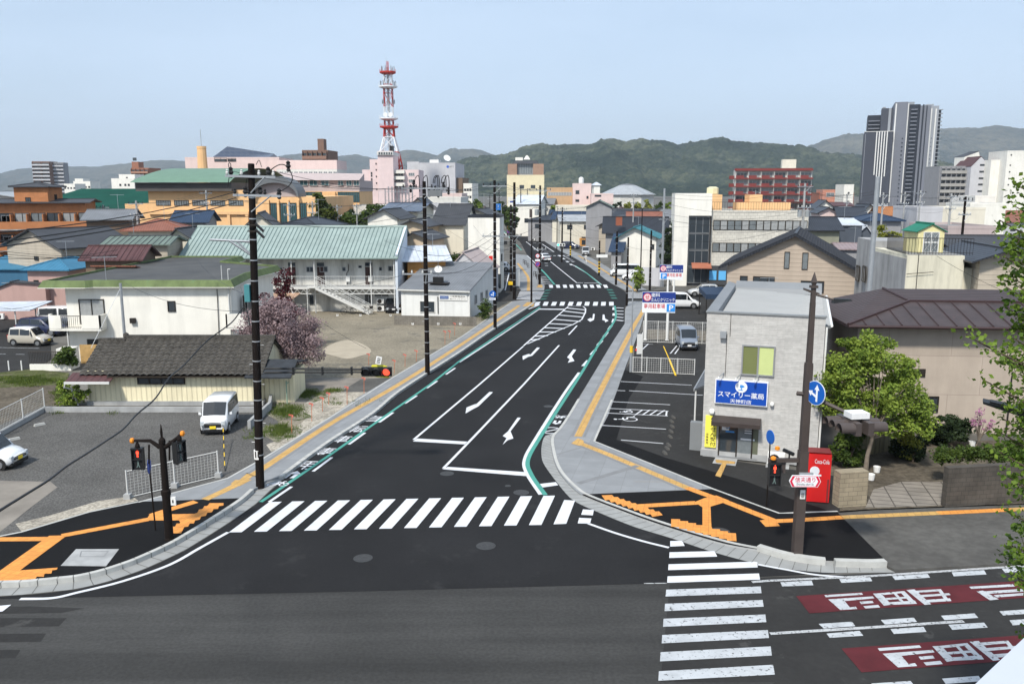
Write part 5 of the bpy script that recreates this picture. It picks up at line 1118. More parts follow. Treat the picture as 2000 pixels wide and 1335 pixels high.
# lattice tower
def tower():
    Y=275;c=At(763,370,Y);c=Vector((c.x,Y,0));root=thing('communication_tower','tall red and white lattice communication tower with round platforms','tower',c)
    RED=mat('tower_red',(.42,.035,.025),.6,.1,1);WH=mat('tower_white',(.70,.72,.74),.6,.05,1)
    zt=lambda v:zat(v,Y,763)
    zs_=[zt(325),zt(297),zt(268),zt(248),zt(232),zt(209),zt(182),zt(165),zt(150),zt(142)]
    ws=[3.5,2.7,1.55,1.35,1.3,1.3,1.3,1.22,1.18,1.15];cols=[RED,WH,RED,RED,WH,RED,RED,WH,WH]
    zs_=[0,zt(325)]+zs_[1:];ws=[4.1]+ws;cols=[RED]+cols
    for i in range(len(zs_)-1):
        mb=MB();a,b=zs_[i],zs_[i+1];wa,wb=ws[i],ws[i+1];m=cols[i]
        cr=[(-1,-1),(1,-1),(1,1),(-1,1)];r=.20 if i<4 else .125
        for k in range(4):
            p=Vector((cr[k][0]*wa,cr[k][1]*wa,a));q=Vector((cr[k][0]*wb,cr[k][1]*wb,b));p2=Vector((cr[(k+1)%4][0]*wa,cr[(k+1)%4][1]*wa,a));q2=Vector((cr[(k+1)%4][0]*wb,cr[(k+1)%4][1]*wb,b))
            mb.tube(p,q,r,m,n=6);mb.tube(q,q2,r*.6,m,n=4);mb.tube(p,q2,r*.5,m,n=4);mb.tube(p2,q,r*.5,m,n=4)
        mb.obj('lattice_section',root)
    for v,rr,m,hh in((248.5,2.9,RED,.5),(232,2.9,WH,.4),(170,2.9,WH,.5),(142.5,2.5,RED,.6)):
        mb=MB();mb.lathe([(rr*.6,-.5),(rr,-.1),(rr,hh*.6),(rr-.1,hh*.6),(rr*.9,.05),(.2,.05)],(0,0,zt(v)),m,16)
        for k in range(14):
            t=2*pi*k/14;mb.tube((rr*cos(t),rr*sin(t),zt(v)),(rr*cos(t),rr*sin(t),zt(v)+1.1),.05,m,n=3)
        mb.obj('platform',root)
    AG=mat('antenna_grey',(.16,.17,.18),.6,0)
    for k in range(9):
        t=2*pi*k/9;rr=2.4;z=zt(170)
        mb=MB();mb.tube((rr*cos(t),rr*sin(t),z),(rr*cos(t),rr*sin(t),z+1.8),.12,AG,n=5);mb.obj('antenna',root)
    for k in range(7):
        t=2*pi*k/7;rr=2.0;z=zt(142);mb=MB();mb.tube((rr*cos(t),rr*sin(t),z),(rr*cos(t),rr*sin(t),z+1.9),.11,AG,n=5);mb.obj('antenna',root)
    for k in range(8):
        t=2*pi*k/8;mb=MB();mb.tube((1.9*cos(t),1.9*sin(t),zt(203)),(1.9*cos(t),1.9*sin(t),zt(195)),.15,AG,n=5);mb.obj('antenna',root)
    for x in(-.8,.8):mb=MB();mb.lathe([(.1,-.3),(.75,-.3),(.75,0),(.1,0)],(x,-1.8,zt(225)),WH,14,'Y');mb.obj('dish',root)
    mb=MB()
    for a,b in(((-.35,-.35),(-.3,-.3)),((.35,-.35),(.3,-.3)),((0,.4),(0,.35))):mb.tube((a[0],a[1],zt(142)),(b[0],b[1],zt(121)),.09,RED,n=4)
    for k in range(7):z=zt(142)+(zt(121)-zt(142))*k/6;mb.tube((-.35,-.35,z),(.35,-.35,z),.06,RED,n=4)
    mb.tube((-.4,0,zt(121)),(-.4,0,zt(111)),.04,STEEL,n=4);mb.tube((0,0,0),(0,0,zt(142)),.35,STEEL,n=6);mb.obj('mast',root)
tower()
# ================================================================ centre and right background
W5=dict(cat='house')
def B(label,u0,u1,Y,vtop,D,wall,roofmat,roof='flat',ang=0.0,name='house',**k):return building(name,label,u0,u1,Y,vtop,D,wall,roofmat,roof,ang,**k)
# left of the road
B('cream house with white bargeboards and dark roof behind the teal roof, second gable',480,532,116,440,12,W_CREAM,R_DARK,'gy',12,vr=418,o=.5,trim=W_WHITE)
B('low dark roof with a solar array just behind the teal roof',540,620,112,444,9,W_CREAM,R_CHAR,'hip',-12,vr=424,o=.4)
B('white gabled house with two slim windows behind the teal roof',718,776,128,425,9,W_WHITE,R_DARK,'gy',-8,vr=410,o=.6,rpos=.55,wins=[('f',.25,5.2,1.3,.9),('f',.72,5.2,.5,1.0),('f',.82,5.2,.5,1.0)])
B('cream house with solar panels and a reddish fascia right of the white gabled house',752,815,140,411,10,W_CREAM,mat('solar_panel',(0,0,0)),'gx',-10,vr=397,o=.9,wins=[('f',.4,6.2,1.1,.8),('f',.62,6.2,1.1,.8)])
B('white gabled house with black roof below the exchange building',800,833,165,402,8,W_WHITE,R_CHAR,'gy',-6,vr=388,o=.6,wins=[('f',.5,7.8,.4,.9)])
B('cream house with a dark hipped roof next to the teal roof end',785,832,112,440,8,wallm('peach',(.55,.44,.32)),R_DARK,'gy',-10,vr=431,rpos=.4,o=.7,wins=[('f',.4,5.0,.6,.4)])
B('small peach house with low dark gable left of the black pole',790,835,104,466,7,wallm('peach',(0,0,0)),R_DARK,'gy',-12,vr=455,rpos=.4,o=.6)
B('white shed roof building with orange timber wall left of the second pole',796,870,97,508,6,mat('wall_orange_timber',(.55,.27,.08),.8,.1,1,wave=('X',.15,.2,.3)),R_WHITE,'gx',12,vr=483,rpos=.75,o=.7)
B('wide white house with dark flat pitched roof left of the second and third poles',846,905,118,438,9,W_CREAM,R_DARK,'gx',-8,vr=400,o=.4,rpos=.6,wins=[('f',.15,5.3,1.5,1.4),('f',.32,3.0,1.6,1.5),('f',.9,3.3,1.0,1.4)])
B('tall white cube house with black roof edge beside the third pole',914,976,112,424,5.5,W_WHITE,R_CHAR,'flat',-5,trim=R_CHAR,parapet=.25,wins=[('f',.42,4.0,.35,.7),('r',.4,4.0,1.0,1.0),('f',.88,.6,1.3,1.9)])
mb=MB()
B('pale grey gabled store roof behind the small office',872,948,101,530,8,W_LGREY,W_PKGREY,'gy',-10,vr=494,rpos=.45,o=.2)
B('cream house with small brown gable above the cube house',908,955,130,420,8,W_CREAM,R_DARK,'gy',-10,vr=410,o=.7,wins=[('f',.5,6,1.0,.6)])
B('low white wall building between the two far poles left of the road',820,900,190,388,12,W_OFF,R_FLAT,'flat',-5,wins=row('f',4,7.5,1.2,1.0))
B('grey flat house with dark window band left of the exchange building',838,905,160,401,8,W_LGREY,R_DARK,'flat',-5,wins=row('f',3,7,1.6,1.0))
B('small white apartment block with windows at the far left end of the street',905,922,300,360,10,W_WHITE,R_FLAT,'flat',-10,cat='apartment block',wins=[('f',x,z,.7,.8)for x in(.2,.5,.8)for z in(8,10.5,13)])
B('low white building with red signs beside the cube house',903,915,111,500,6,W_BROWN,R_FLAT,'flat',-10)
B('pale long building behind the scaffold left of the second pole',690,760,175,404,10,W_OFF,R_FLAT,'flat',-4,wins=row('f',5,5,1.0,.9))
B('long pale office wing behind the second pole',840,902,230,380,12,W_PINKL,R_FLAT,'flat',-4,cat='building',wins=row('f',6,9,1.4,1.0))
# centre
cc=B('large cream building with two brown brick upper blocks at the end of the street',990,1063,420,343,20,wallm('butter',(.70,.62,.42),streak=.04),R_FLAT,'flat',-2,name='department_store',cat='building',wins=row('f',2,14,2.2,1.6,.4,.7))
Wd=cc['_w'];h=cc['_h']
zc=lambda v:zat(v,420)
mb=MB();mb.box(.4,Wd*.27,.5,18,h+.36,zc(320),W_BRICKT:=mat('wall_brown_tile',(.33,.21,.15),.8,.1));mb.box(Wd*.70,Wd-.3,.5,18,h+.36,zc(320),W_BRICKT);mb.box(Wd*.27+.02,Wd*.70-.02,2.5,18,h+.36,zc(321),W_GREY);mb.obj('upper_block',cc)
window(cc,'f',Wd*.3,zc(339),Wd*.38,5.5,FRAME_W,GLASS_W,5,(Wd,20)).location.y=2.4
mb=MB();mb.hull([(Wd*.13,1,zc(320)+.03),(Wd*.86,1,zc(320)+.03),(Wd*.86,12,zc(320)+.03),(Wd*.13,12,zc(320)+.03)],[(Wd*.22,3,zc(313)),(Wd*.8,3,zc(313)),(Wd*.8,9,zc(313)),(Wd*.22,9,zc(313))],R_DARK);mb.box(Wd*.22,Wd*.42,3.2,8,zc(313)+.02,zc(307),W_WHITE);mb.hull([(Wd*.44,4,zc(311)),(Wd*.62,4,zc(311)),(Wd*.62,7,zc(311)),(Wd*.44,7,zc(311))],[(Wd*.51,5,zc(303)),(Wd*.55,5,zc(303)),(Wd*.55,6,zc(303)),(Wd*.51,6,zc(303))],W_WHITE);mb.obj('roof_top',cc)
B('white lower annex in front of the large cream building',992,1040,330,387,16,W_WHITE,R_WHITE,'flat',-2,cat='building')
B('white building with blue fascia at the left far end of the street',996,1030,262,395,12,W_WHITE,R_WHITE,'flat',-8,trim=mat('fascia_blue',(.02,.06,.28),.6,0),cat='shop',wins=row('f',3,3,2.2,1.5))
B('white shop with sloping pale roof beyond the crossing',1005,1052,250,398,14,W_WHITE,R_WHITE,'gx',-12,vr=382,cat='shop',wins=row('f',3,4,1.2,1.2))
B('grey and cream two storey house with brown awning left of the white gabled house',1040,1080,300,398,10,wallm('greige',(.48,.46,.41)),R_GREY,'gx',-10,vr=388,wins=[('f',.7,6.2,.9,1.0),('f',.2,4.0,1.2,3.0)])
B('white gabled house with charcoal ground floor right of the far road',1076,1111,250,418,9,W_WHITE,R_CHAR,'gy',-14,vr=405,rpos=.45,o=.7,wins=[('f',.5,4.6,.45,2.2)])
mb=MB();hb=[o for o in COL.objects if o.get('label','').startswith('white gabled house with charcoal')][0];mb.box(-.04,hb['_w']+.04,-.06,-.01,0,3.4,W_DK);mb.obj('cladding',hb)
B('long low beige building behind the white gabled house',1085,1152,230,404,12,W_CREAM,R_FLAT,'flat',-4,cat='building',wins=row('f',4,5,1.2,.8))
sc=B('pale pink school block with square windows in the centre',1119,1155,300,360,14,W_PINKL,R_FLAT,'flat',-3,cat='school',wins=[('f',.25,zat(379,300),1.3,1.3),('f',.25,zat(394,300),1.3,.8),('f',.8,zat(388,300),.7,.9)])
mb=MB();mb.lathe([(.8,0),(.9,.3),(.9,1.8),(.3,2.3)],(3,5,sc['_h']+.3),WHITE_PL,10);mb.obj('water_tank',sc)
B('tan school wing with a band of windows left of the pale pink school block',1068,1119,305,368,12,wallm('tan',(.50,.33,.19)),R_FLAT,'flat',-3,cat='school',wins=[('f',.5,zat(382,305),8.5,1.2,{'split':8,'glass':GLASS_L,'frame':FRAME_W})])
B('pale pink low school wing right of the school block',1155,1198,290,380,12,W_PINKL,R_FLAT,'flat',-3,cat='school',wins=[('f',.3,zat(384,290),2.2,.6)])
# arena roof
P=At(1174,378,330);ar=thing('arena','wide sports arena with pale grey many sided dome roof','arena',(At(1225,378,350).x,350,0));n=8;hz=zat(380,350)
mb=MB();mb.prism([(11*cos(i*2*pi/n+.4),11*sin(i*2*pi/n+.4))for i in range(n)],0,hz,W_OFF);mb.obj('wall',ar)
mb=MB();mb.hull([(12*cos(i*2*pi/n+.4),12*sin(i*2*pi/n+.4),hz)for i in range(n)],[(3.5*cos(i*2*pi/n+.4),3.5*sin(i*2*pi/n+.4),zat(362,350))for i in range(n)],R_LGREY)
mb.lathe([(3.4,0),(2.0,.5),(.1,.7)],(0,0,zat(362,350)),R_GREY,8);mb.obj('roof',ar)
B('white hall with pointed turret behind the arena',1160,1172,360,362,8,W_WHITE,R_WHITE,'hip',0,vr=356,cat='building')
# right middle houses
B('white house with grey tiled roof behind the black fence',1122,1180,215,452,8,W_WHITE,R_GREY,'gx',-12,vr=420,o=.7,wins=[('f',.18,4.4,.5,.4),('f',.45,4.2,.6,.9),('f',.62,5.4,1.2,.5)])
B('long dark roofed house behind the grey tiled house',1160,1272,235,418,10,W_WHITE,R_DARK,'gx',-6,vr=408,o=.5)
B('dark tiled house with wide low roof behind the blue roofed house',1183,1300,178,452,9,W_GREY,R_CHAR,'gx',-8,vr=424,o=.8,wins=[('f',.2,4.0,1.4,1.0)])
B('dark gabled house with a brick chimney beside the wide dark roof',1170,1214,185,440,7,W_TAN,R_CHAR,'gy',-14,vr=424,rpos=.7,o=.7)
mb=MB();mb.box(-.6,.6,-.6,.6,6.2,zat(423,176),mat('brick_red',(.28,.09,.05),.9,.15,1));mb.box(-.68,.68,-.68,.68,zat(423,176),zat(423,176)+.15,W_DK);o=mb.obj('chimney');q=At(1209,424,176);o.location=(q.x,q.y,0);tag(o,'square red brick chimney rising beside the dark gabled house','chimney')
B('cream house with teal blue roof and white eaves behind the black pole',1208,1282,150,462,8,W_WHITE,R_TEALB,'gy',-16,vr=444,rpos=.42,o=.7,wins=[('f',.12,3.0,.9,.7),('f',.9,3.2,.7,.9)])
B('narrow dark lean-to house left of the blue roofed house',1194,1213,147,490,6,W_GREY,R_NAVY,'shed',-14,h1=5.4)
B('grey gabled house in the centre with teal grey roof',1145,1195,190,404,8,W_GREY,R_GRGREEN,'gy',-8,vr=392,rpos=.5)
bf=MB();bf.box(0,At(1190,460,197).x-At(1149,460,197).x,0,.15,zat(479,197),zat(447,197),W_DK)
for i in range(6):bf.tube((i*.88,.3,0),(i*.88,.3,zat(447,197)),.06,STEEL_D,n=4)
o=bf.obj('screen_wall');q=At(1149,460,197);o.location=(q.x,q.y,0);tag(o,'tall black louvred screen wall in front of the white house','screen wall')
B('timber fronted shop with warm brown wall under the white house',1132,1172,205,468,3,mat('wall_orange_timber',(0,0,0)),R_DARK,'flat',-12,cat='shop',wins=[('f',.2,.4,.9,1.9)])
# white clinic tower
def clinic():
    Y=120;X0=At(1316,460,Y).x;root=thing('clinic_tower','white stair tower with tall dark glazing on the corner of the tiled office building','tower',(X0,Y,0),R(-8));Wd=5.1;h=zat(378,Y)
    mb=MB();mb.box(0,2.0,0,10,0,h,W_WHITE);mb.box(2.0,Wd,0,10,zat(421,Y),h,W_WHITE);mb.box(2.01,Wd,1.0,10,0,zat(421,Y)-.01,W_GREY);mb.obj('wall',root)
    z0=.4;z1=zat(422,Y)
    for k in range(4):
        a=z0+(z1-z0)*k/4;b=z0+(z1-z0)*(k+1)/4-.12
        window(root,'f',2.1,a,2.85,b-a,FRAME_S,GLASS,2,(Wd,10)).location.y=.5
    mb=MB();mb.box(4.98,5.1,0,.9,0,z1,FRAME_D);mb.obj('mullion',root)
    mb=MB();mb.slab([(2.6,-1.3,2.7),(5.3,-1.3,2.7),(5.3,.4,3.3),(2.6,.4,3.3)],.1,mat('awning_copper',(.33,.12,.07),.6,.2));mb.obj('awning',root)
    return root
clinic()
of=B('long cream tiled office building with two bands of windows right of the white stair tower',1381,1580,120,413,12,W_TILEW,R_FLAT,'flat',-8,name='office_building',cat='office building',parapet=.2);Wd=of['_w'];h=of['_h']
for z0,v0_,v1_ in((0,449,430),(0,492,474)):
    za,zb=zat(v0_,119.5),zat(v1_,119.5)
    for i in range(13):
        window(of,'f',.9+i*(Wd-1.0)/13,za,(Wd-1.1)/13,zb-za,FRAME_D,GLASS_L if(i>5 or i%3==1)else GLASS_W,0,(Wd,12))
mb=MB();mb.box(.3,Wd-.3,-.5,-.01,.2,2.9,W_DK);mb.obj('ground_floor_front',of)
mb=MB()
for i in range(4):mb.box(.6+i*1.3,1.6+i*1.3,-.58,-.51,.9,2.2,mat('poster_blue',(.12,.42,.75),.5,0))
mb.obj('poster',of)
railing(of,[(.3,.3),(Wd-.3,.3),(Wd-.3,11.5)],1.1,FRAME_D,.35,'roof_railing',h+.2)
mb=MB();mb.box(.4,2.4,4,8,h+.06,h+2.3,W_YEL);mb.box(4.5,12,4,9,h+.06,h+1.2,W_YEL);mb.box(6.2,8.0,3.8,9.2,h+.06,h+2.3,W_YEL);mb.obj('penthouse',of)
mb=MB();mb.lathe([(.8,0),(.85,.1),(.85,.9),(.45,1.1)],(1.2,6,h+2.35),mat('tank_cream',(.62,.58,.38),.5,.05),8);mb.obj('water_tank',of)
# red apartments
ra=building('apartment_block','red and white seven storey apartment block with many balconies',1436,1587,300,331,12,W_OFF,R_FLAT,'flat',-12,cat='apartment block',trim=mat('red_trim',(.18,.036,.033),.8,.1));Wd=ra['_w'];h=ra['_h'];RB=mat('red_trim',(0,0,0))
for f in range(6):
    z=h-.35-2.7*(f+1)
    mb=MB();mb.box(-.2,Wd+.2,-1.5,-.01,z-.2,z,RB);mb.obj('floor_slab',ra)
    for c in range(6):
        x=.3+c*Wd/6;mb=MB();mb.box(x,x+Wd/9.5,-1.62,-1.5,z-.3,z+1.0,RB);mb.box(x+Wd/9.5+.05,x+Wd/6-.15,-1.56,-1.5,z-.3,z+.25,RB);mb.box(x-.12,x,-1.5,-.01,z+.02,z+2.2,W_OFF);mb.obj('balcony',ra)
        window(ra,'f',x+.3,z+.05,Wd/6-.8,1.9,FRAME_W,[GLASS,GLASS_L,GLASS_W][(c+f)%3],2,(Wd,12))
mb=MB();mb.box(-.1,Wd+.1,-1.3,-.06,h-.5,h+.1,RB);mb.obj('roof_edge',ra)
for f in range(6):mb=MB();z=h-3-2.7*f;mb.box(-1.8,-.21,1,5,z-.3,z+.9,RB);mb.obj('landing',ra)
mb=MB();mb.box(Wd*.62,Wd*.80,3,8,h+.06,zat(312,302),W_CREAM);mb.obj('penthouse',ra)
# dark tower
def dark_tower():
    Y=620;X=lambda u:At(u,350,Y).x;X0=X(1681);root=thing('residential_tower','dark grey high-rise residential tower with white vertical stripes','skyscraper',(X0,Y,0),R(-21));x=lambda u:(X(u)-X0)*.925;z=lambda v:zat(v,Y)
    DG=mat('tower_charcoal',(.045,.050,.066),.6,.05,.05);MG=mat('tower_mid_grey',(.155,.165,.195),.6,.05,.05);LG=mat('tower_light_grey',(.27,.29,.32),.6,.05,.05);WS=mat('tower_stripe',(.66,.66,.64),.6,.02);BK=mat('tower_black',(.018,.022,.032),.4,.1)
    mb=MB();mb.box(x(1682),x(1737),0,30,0,z(258),DG);mb.obj('low_block',root)
    mb=MB();mb.box(x(1688),x(1737),30.5,55,0,z(219),BK);mb.box(x(1737)+.02,x(1762),6,50,0,z(200),MG);mb.box(x(1762)+.02,x(1786),8,50,0,z(205),BK);mb.box(x(1786)+.02,x(1806),7,50,0,z(208),MG);mb.box(x(1806)+.02,x(1822),12,50,0,z(208),LG);mb.box(x(1822)+.02,x(1828),18,50,0,z(214),BK);mb.box(x(1714),x(1737),20,30.4,0,z(208),DG);mb.obj('high_block',root)
    mb=MB()
    for i,u in enumerate((1705,1710,1715,1720,1725)):mb.box(x(u),x(u+2),-.4,0,z([342,370,390,385,345][i]),z(258),WS)
    mb.box(x(1682),x(1738),-.3,30,z(258)+.01,z(257),WS);mb.box(x(1684),x(1684.8),-.3,0,z(390),z(262),LG)
    for u,v0_,yy in((1738.5,203,5.6),(1762,203,7.6),(1807,213,11.6),(1815.5,214,11.6)):mb.box(x(u),x(u+2.4),yy,yy+.38,z(395),z(v0_),WS)
    mb.obj('stripe',root)
    for k in range(24):
        v=214+k*7.6;mb=MB()
        mb.box(x(1769),x(1781),6.8,7.98,z(v+2.2),z(v),MG);mb.box(x(1822.2),x(1831),16.5,17.9,z(v+1.6),z(v),LG)
        if v>222 and v<256:mb.box(x(1690),x(1713),28.4,30.4,z(v+3),z(v+1),MG)
        mb.obj('balcony',root)
    mb=MB();mb.box(x(1763),x(1768),7.9,8.3,0,z(212),DG);mb.box(x(1790),x(1793),6.6,6.99,0,z(206),BK);mb.box(x(1797),x(1799),6.6,6.99,0,z(208),BK);mb.box(x(1728),x(1733),19.6,19.99,0,z(208),LG);mb.obj('pilaster',root)
    mb=MB();mb.box(x(1758),x(1775),12,30,z(205),z(199),LG);mb.box(x(1797),x(1812),14,30,z(208),z(204),LG);mb.box(x(1716),x(1722),22,28,z(208),z(205),LG);mb.obj('roof_plant',root)
    for k in range(17):
        v=270+k*8
        mb=MB();mb.box(x(1755),x(1757.5),5.7,5.98,z(v+2.4),z(v),BK);mb.box(x(1808.5)+1,x(1812.5),11.7,11.98,z(v+2),z(v),BK);mb.obj('window',root)
dark_tower()
balcony_tower('apartment_block','grey balcony apartment block right of the dark high-rise',1836,1898,350,326,14,W_GREY,wallm('mid_grey',(.33,.32,.30)),8,6,ang=-3,fh=2.55)
B('pale grey pentagonal apartment block end wall with slit windows',1897,1936,345,325,14,W_LGREY,R_BROWN,'gy',-2,cat='apartment block',name='apartment_block',vr=306,rpos=.45,o=.1,wins=[('f',.55,zat(v,345),1.9,.7)for v in(324,337,350,362,375)])
B('cream white apartment block with slit windows beside the pale grey end wall',1936,1968,340,314,14,W_WHITE,R_BROWN,'flat',-2,cat='apartment block',name='apartment_block',wins=[('f',.7,zat(v,340),1.4,.5)for v in(324,337,350,363,375,388)])
B('tall white apartment block cut by the right edge of the picture',1968,2100,335,296,14,W_WHITE,R_FLAT,'flat',-2,cat='apartment block',name='apartment_block',wins=[('f',.06,zat(v,335),.5,.5)for v in(304,324,337,350,362)]+[('f',.3,zat(300,335),.5,.6)])
B('white penthouse with slanted top on the grey balcony block',1884,1914,356,306,8,W_WHITE,R_DARK,'gy',0,vr=296,rpos=.9,o=.1)
B('red brown factory like building left of the dark high-rise',1600,1668,330,378,14,wallm('brick_red',(.30,.12,.08)),R_BROWN,'flat',-3,cat='building')
B('salmon upper storey with a white window block left of the dark high-rise',1607,1645,328,372,8,wallm('salmon',(.50,.22,.15)),R_BROWN,'flat',-3,cat='building',wins=[('f',.4,zat(384,328),3,1.5,{'frame':FRAME_W,'glass':GLASS_W})])
B('small white tower block left of the dark high-rise',1649,1668,300,362,8,W_WHITE,R_FLAT,'flat',0,cat='building',wins=[('f',.5,12,.6,.6),('f',.5,9,.6,.6)])
# beige gabled hall
P,Wd,a_=front(1420,540,90,1700,-20)
bh=thing('hall','large beige sided hall with dark gabled roof facing the road','hall',(P.x,P.y,0),a_);hl,hr_,hR,rp_=5.55,8.75,4.6,.475;D_=15
mb=MB();mb.add([(0,0,0),(Wd,0,0),(Wd,D_,0),(0,D_,0),(0,0,hl),(Wd,0,hR),(Wd,D_,hR),(0,D_,hl),(Wd*rp_,0,hr_),(Wd*rp_,D_,hr_)],[(0,1,5,8,4),(1,2,6,5),(2,3,7,9,6),(3,0,4,7)],W_BEIGE);mb.obj('wall',bh)
rb=MB();gable_roof(rb,Wd,D_,hl,hR,hr_,.9,.28,R_CHAR,'y',rp_,seam=.5,seamm=R_CHAR,og=.7);rb.obj('roof',bh)
for x,z,w_,h_ in((Wd*.405,5.4,.55,1.75),(Wd*.53,5.35,.6,1.75),(Wd*.095,3.35,.8,1.15),(Wd*.19,3.3,2.2,1.2),(Wd*.53,3.0,2.3,1.2)):window(bh,'f',x,z,w_,h_,FRAME_D,GLASS_W if z>4 else GLASS,0 if w_<1 else 2,(Wd,D_))
antenna(bh,4.4,-1.6,0.2,4.4,.1)
# dark slate houses behind
B('slate blue house with white edged roof and balcony behind the beige hall',1636,1684,122,440,10,W_SLATE,R_WHITE,'gx',-8,vr=428,rpos=.6,o=.3,wins=[('f',.12,3.6,.7,1.2),('f',.6,3.2,.8,1.9)])
B('slate blue gabled house right of the slate blue house with balcony',1682,1728,124,452,9,W_SLATE,R_WHITE,'gy',-10,hr=8.2,h1=4.9,rpos=.2,o=.3,h=7.6)
B('dark house with olive walls and black roof right of the cream tiled office',1580,1640,118,448,8,W_OLIVE,R_CHAR,'gx',-6,vr=425,o=.6,wins=[('f',.2,3.0,1.0,1.6),('f',.75,3.0,.9,1.6)])
B('peach house with rounded black roof behind the olive house',1600,1636,150,415,8,W_PINKL,R_CHAR,'gy',-10,vr=406,o=.5,wins=[('f',.6,6.4,1.3,.8)])
B('white gabled house with steep roof far behind the olive house',1596,1628,175,405,8,W_WHITE,R_CHAR,'gy',-10,vr=392,o=.5)
# white walled building with roof hut
P,Wd,a_=front(1768,550,68,1880,-11);D_=12
wb=thing('commercial_building','cream rendered building with a green roofed rooftop hut and stained walls','building',(P.x,P.y,0),a_);h=zat(498,68);W_ST=mat('wall_stained_cream',(.60,.57,.46),.9,.06,.6,streak=.28);W_ST2=mat('wall_stained_grey',(.33,.33,.33),.9,.12,.6,streak=.35)
mb=MB();mb.prism([(0,0),(Wd,0),(Wd,9),(-.6,9)],0,h,W_ST);mb.prism([(-.65,9.01),(-.9,15),(5,15),(5,9.01)],0,h+.6,W_ST2);mb.box(Wd+.01,Wd+1.4,.5,8,0,h-1.0,W_ST);mb.box(Wd+.3,Wd+2.0,-.1,.45,2.2,4.0,W_ST);mb.obj('wall',wb)
mb=MB();mb.prism([(-.01,.01),(-.01-.6,9.0),(-.05-.6,9.0),(-.05,.01)],0,h-.3,W_ST2);mb.obj('side_wall',wb)
mb=MB();mb.box(.2,Wd-.2,.2,8.8,h+.01,h+.06,R_FLAT);mb.obj('roof',wb)
for y,z,w_,h_ in((3.0,3.2,1.1,1.7),(5.8,4.0,.8,1.0)):window(wb,'l',y,z,w_,h_,FRAME_D,GLASS_L,1,(Wd,9)).location.x=-.35
for y,z in((11.4,5.0),(14.2,4.8)):o=window(wb,'l',0,z,1.3,1.5,FRAME_D,GLASS_L,1,(Wd,9));o.location=(-.95,y,z)
railing(wb,[(-.1,6.5),(-.1,.25),(4.9,.25)],1.3,STEEL_D,.22,'railing',h+.05)
mb=MB();mb.tube((.8,-.2,h-5.2),(.8,-.2,h+.2),.03,STEEL_D);mb.tube((0,-.2,h-1.5),(2.0,-.2,h-1.3),.025,STEEL_D,n=4);mb.obj('antenna',wb)
GH=thing('rooftop_hut','yellow rooftop hut with green roof and glass doors on the cream building','hut',At(1790,497,69.6)*1.0,R(-3));GH.location.z=h+.07
HY=mat('hut_yellow',(.66,.60,.32),.8,.1,2,streak=.15);W_,D_=2.1,2.8
mb=MB();he,hr2=1.75,2.3;mb.add([(0,0,0),(W_,0,0),(W_,D_,0),(0,D_,0),(0,0,he),(W_,0,he),(W_,D_,he),(0,D_,he),(W_/2,0,hr2),(W_/2,D_,hr2)],[(0,1,5,8,4),(1,2,6,5),(2,3,7,9,6),(3,0,4,7)],HY);mb.obj('wall',GH)
rb=MB();gable_roof(rb,W_,D_,he,he,hr2,.2,.06,roofm('hut_green',(.01,.16,.10)),'y',.5,og=.15);rb.obj('roof',GH)
mb=MB();mb.box(.42,1.7,-.05,-.01,0,1.7,FRAME_W); 
for x in(.50,1.1):
    for z in(.08,.92):mb.box(x,x+.52,-.06,-.05,z,z+.72,GLASS_W)
for x in(.50,1.1):
    for z in(.08,.92):mb.tube((x,-.07,z),(x+.52,-.07,z+.72),.012,FRAME_W,n=3);mb.tube((x+.52,-.07,z),(x,-.07,z+.72),.012,FRAME_W,n=3)
mb.obj('door',GH)
B('brown timber house with open balcony at the right edge',1880,2080,74,492,9,mat('wall_dark_timber',(.085,.045,.035),.9,.2,1,wave=('Z',.3,.3,.4)),R_DARK,'gx',-4,vr=462,rpos=.5,o=.8)
B('beige house with dark tiled gable at the right edge',1915,2060,66,505,9,W_TAN,R_CHAR,'gy',-10,vr=488,rpos=.35,o=.9,wins=[('f',.12,4.5,.9,.9),('f',.45,4.3,1.0,1.1),('f',.1,1.0,1.0,1.6)])
B('grey flat building with white band behind the rooftop hut',1852,1945,108,446,12,W_PKGREY,R_FLAT,'flat',-3,cat='building')
B('cream flat roofed building with large window behind the roof hut',1832,1925,140,409,12,W_CREAM,R_WHITE,'flat',-3,cat='building',wins=[('f',.15,6.4,2.2,1.2)])
B('grey house with twin windows left of the cream flat roofed building',1792,1842,138,408,10,W_LGREY,R_FLAT,'flat',-3,wins=[('f',.12,6.5,2.4,1.6),('f',.6,6.6,.8,1.3),('f',.8,6.6,.8,1.3)])
B('pale house with white parapet and grey roof at the right of the far roofs',1895,1965,160,400,10,W_WHITE,R_GREY,'flat',-3,cat='building',wins=row('f',2,6,1.2,1))
B('white block with blue roof edge in front of the slit window apartment blocks',1905,1945,200,385,12,W_WHITE,R_FLAT,'flat',-2,cat='building')
B('house with rusty orange roof beyond the silver pole',1722,1790,150,420,9,W_OFF,R_ORANGE,'gx',-12,vr=405,o=.6)
B('dark blue tiled house in front of the rusty orange roof',1690,1760,135,432,9,W_GREY,R_NAVY,'hip',-10,vr=417,o=.6)
B('white gabled house left of the rusty orange roof',1684,1722,165,415,9,W_WHITE,R_CHAR,'gy',-8,vr=400,rpos=.35,o=.6)
B('pale house with twin round vents right of the rusty orange roof',1765,1800,160,412,8,W_OFF,R_CHAR,'gy',-8,vr=402,o=.5)
B('charcoal gabled house with two narrow windows right of the peach house',1640,1690,145,422,9,W_LGREY,R_CHAR,'gx',-14,vr=405,o=.5,wins=[('f',.2,5,.6,1),('f',.35,5,.6,1)])
B('maroon roofed low house behind the white gabled houses',1625,1665,200,402,9,W_TAN,R_BROWN,'gx',-8,vr=396,o=.5)
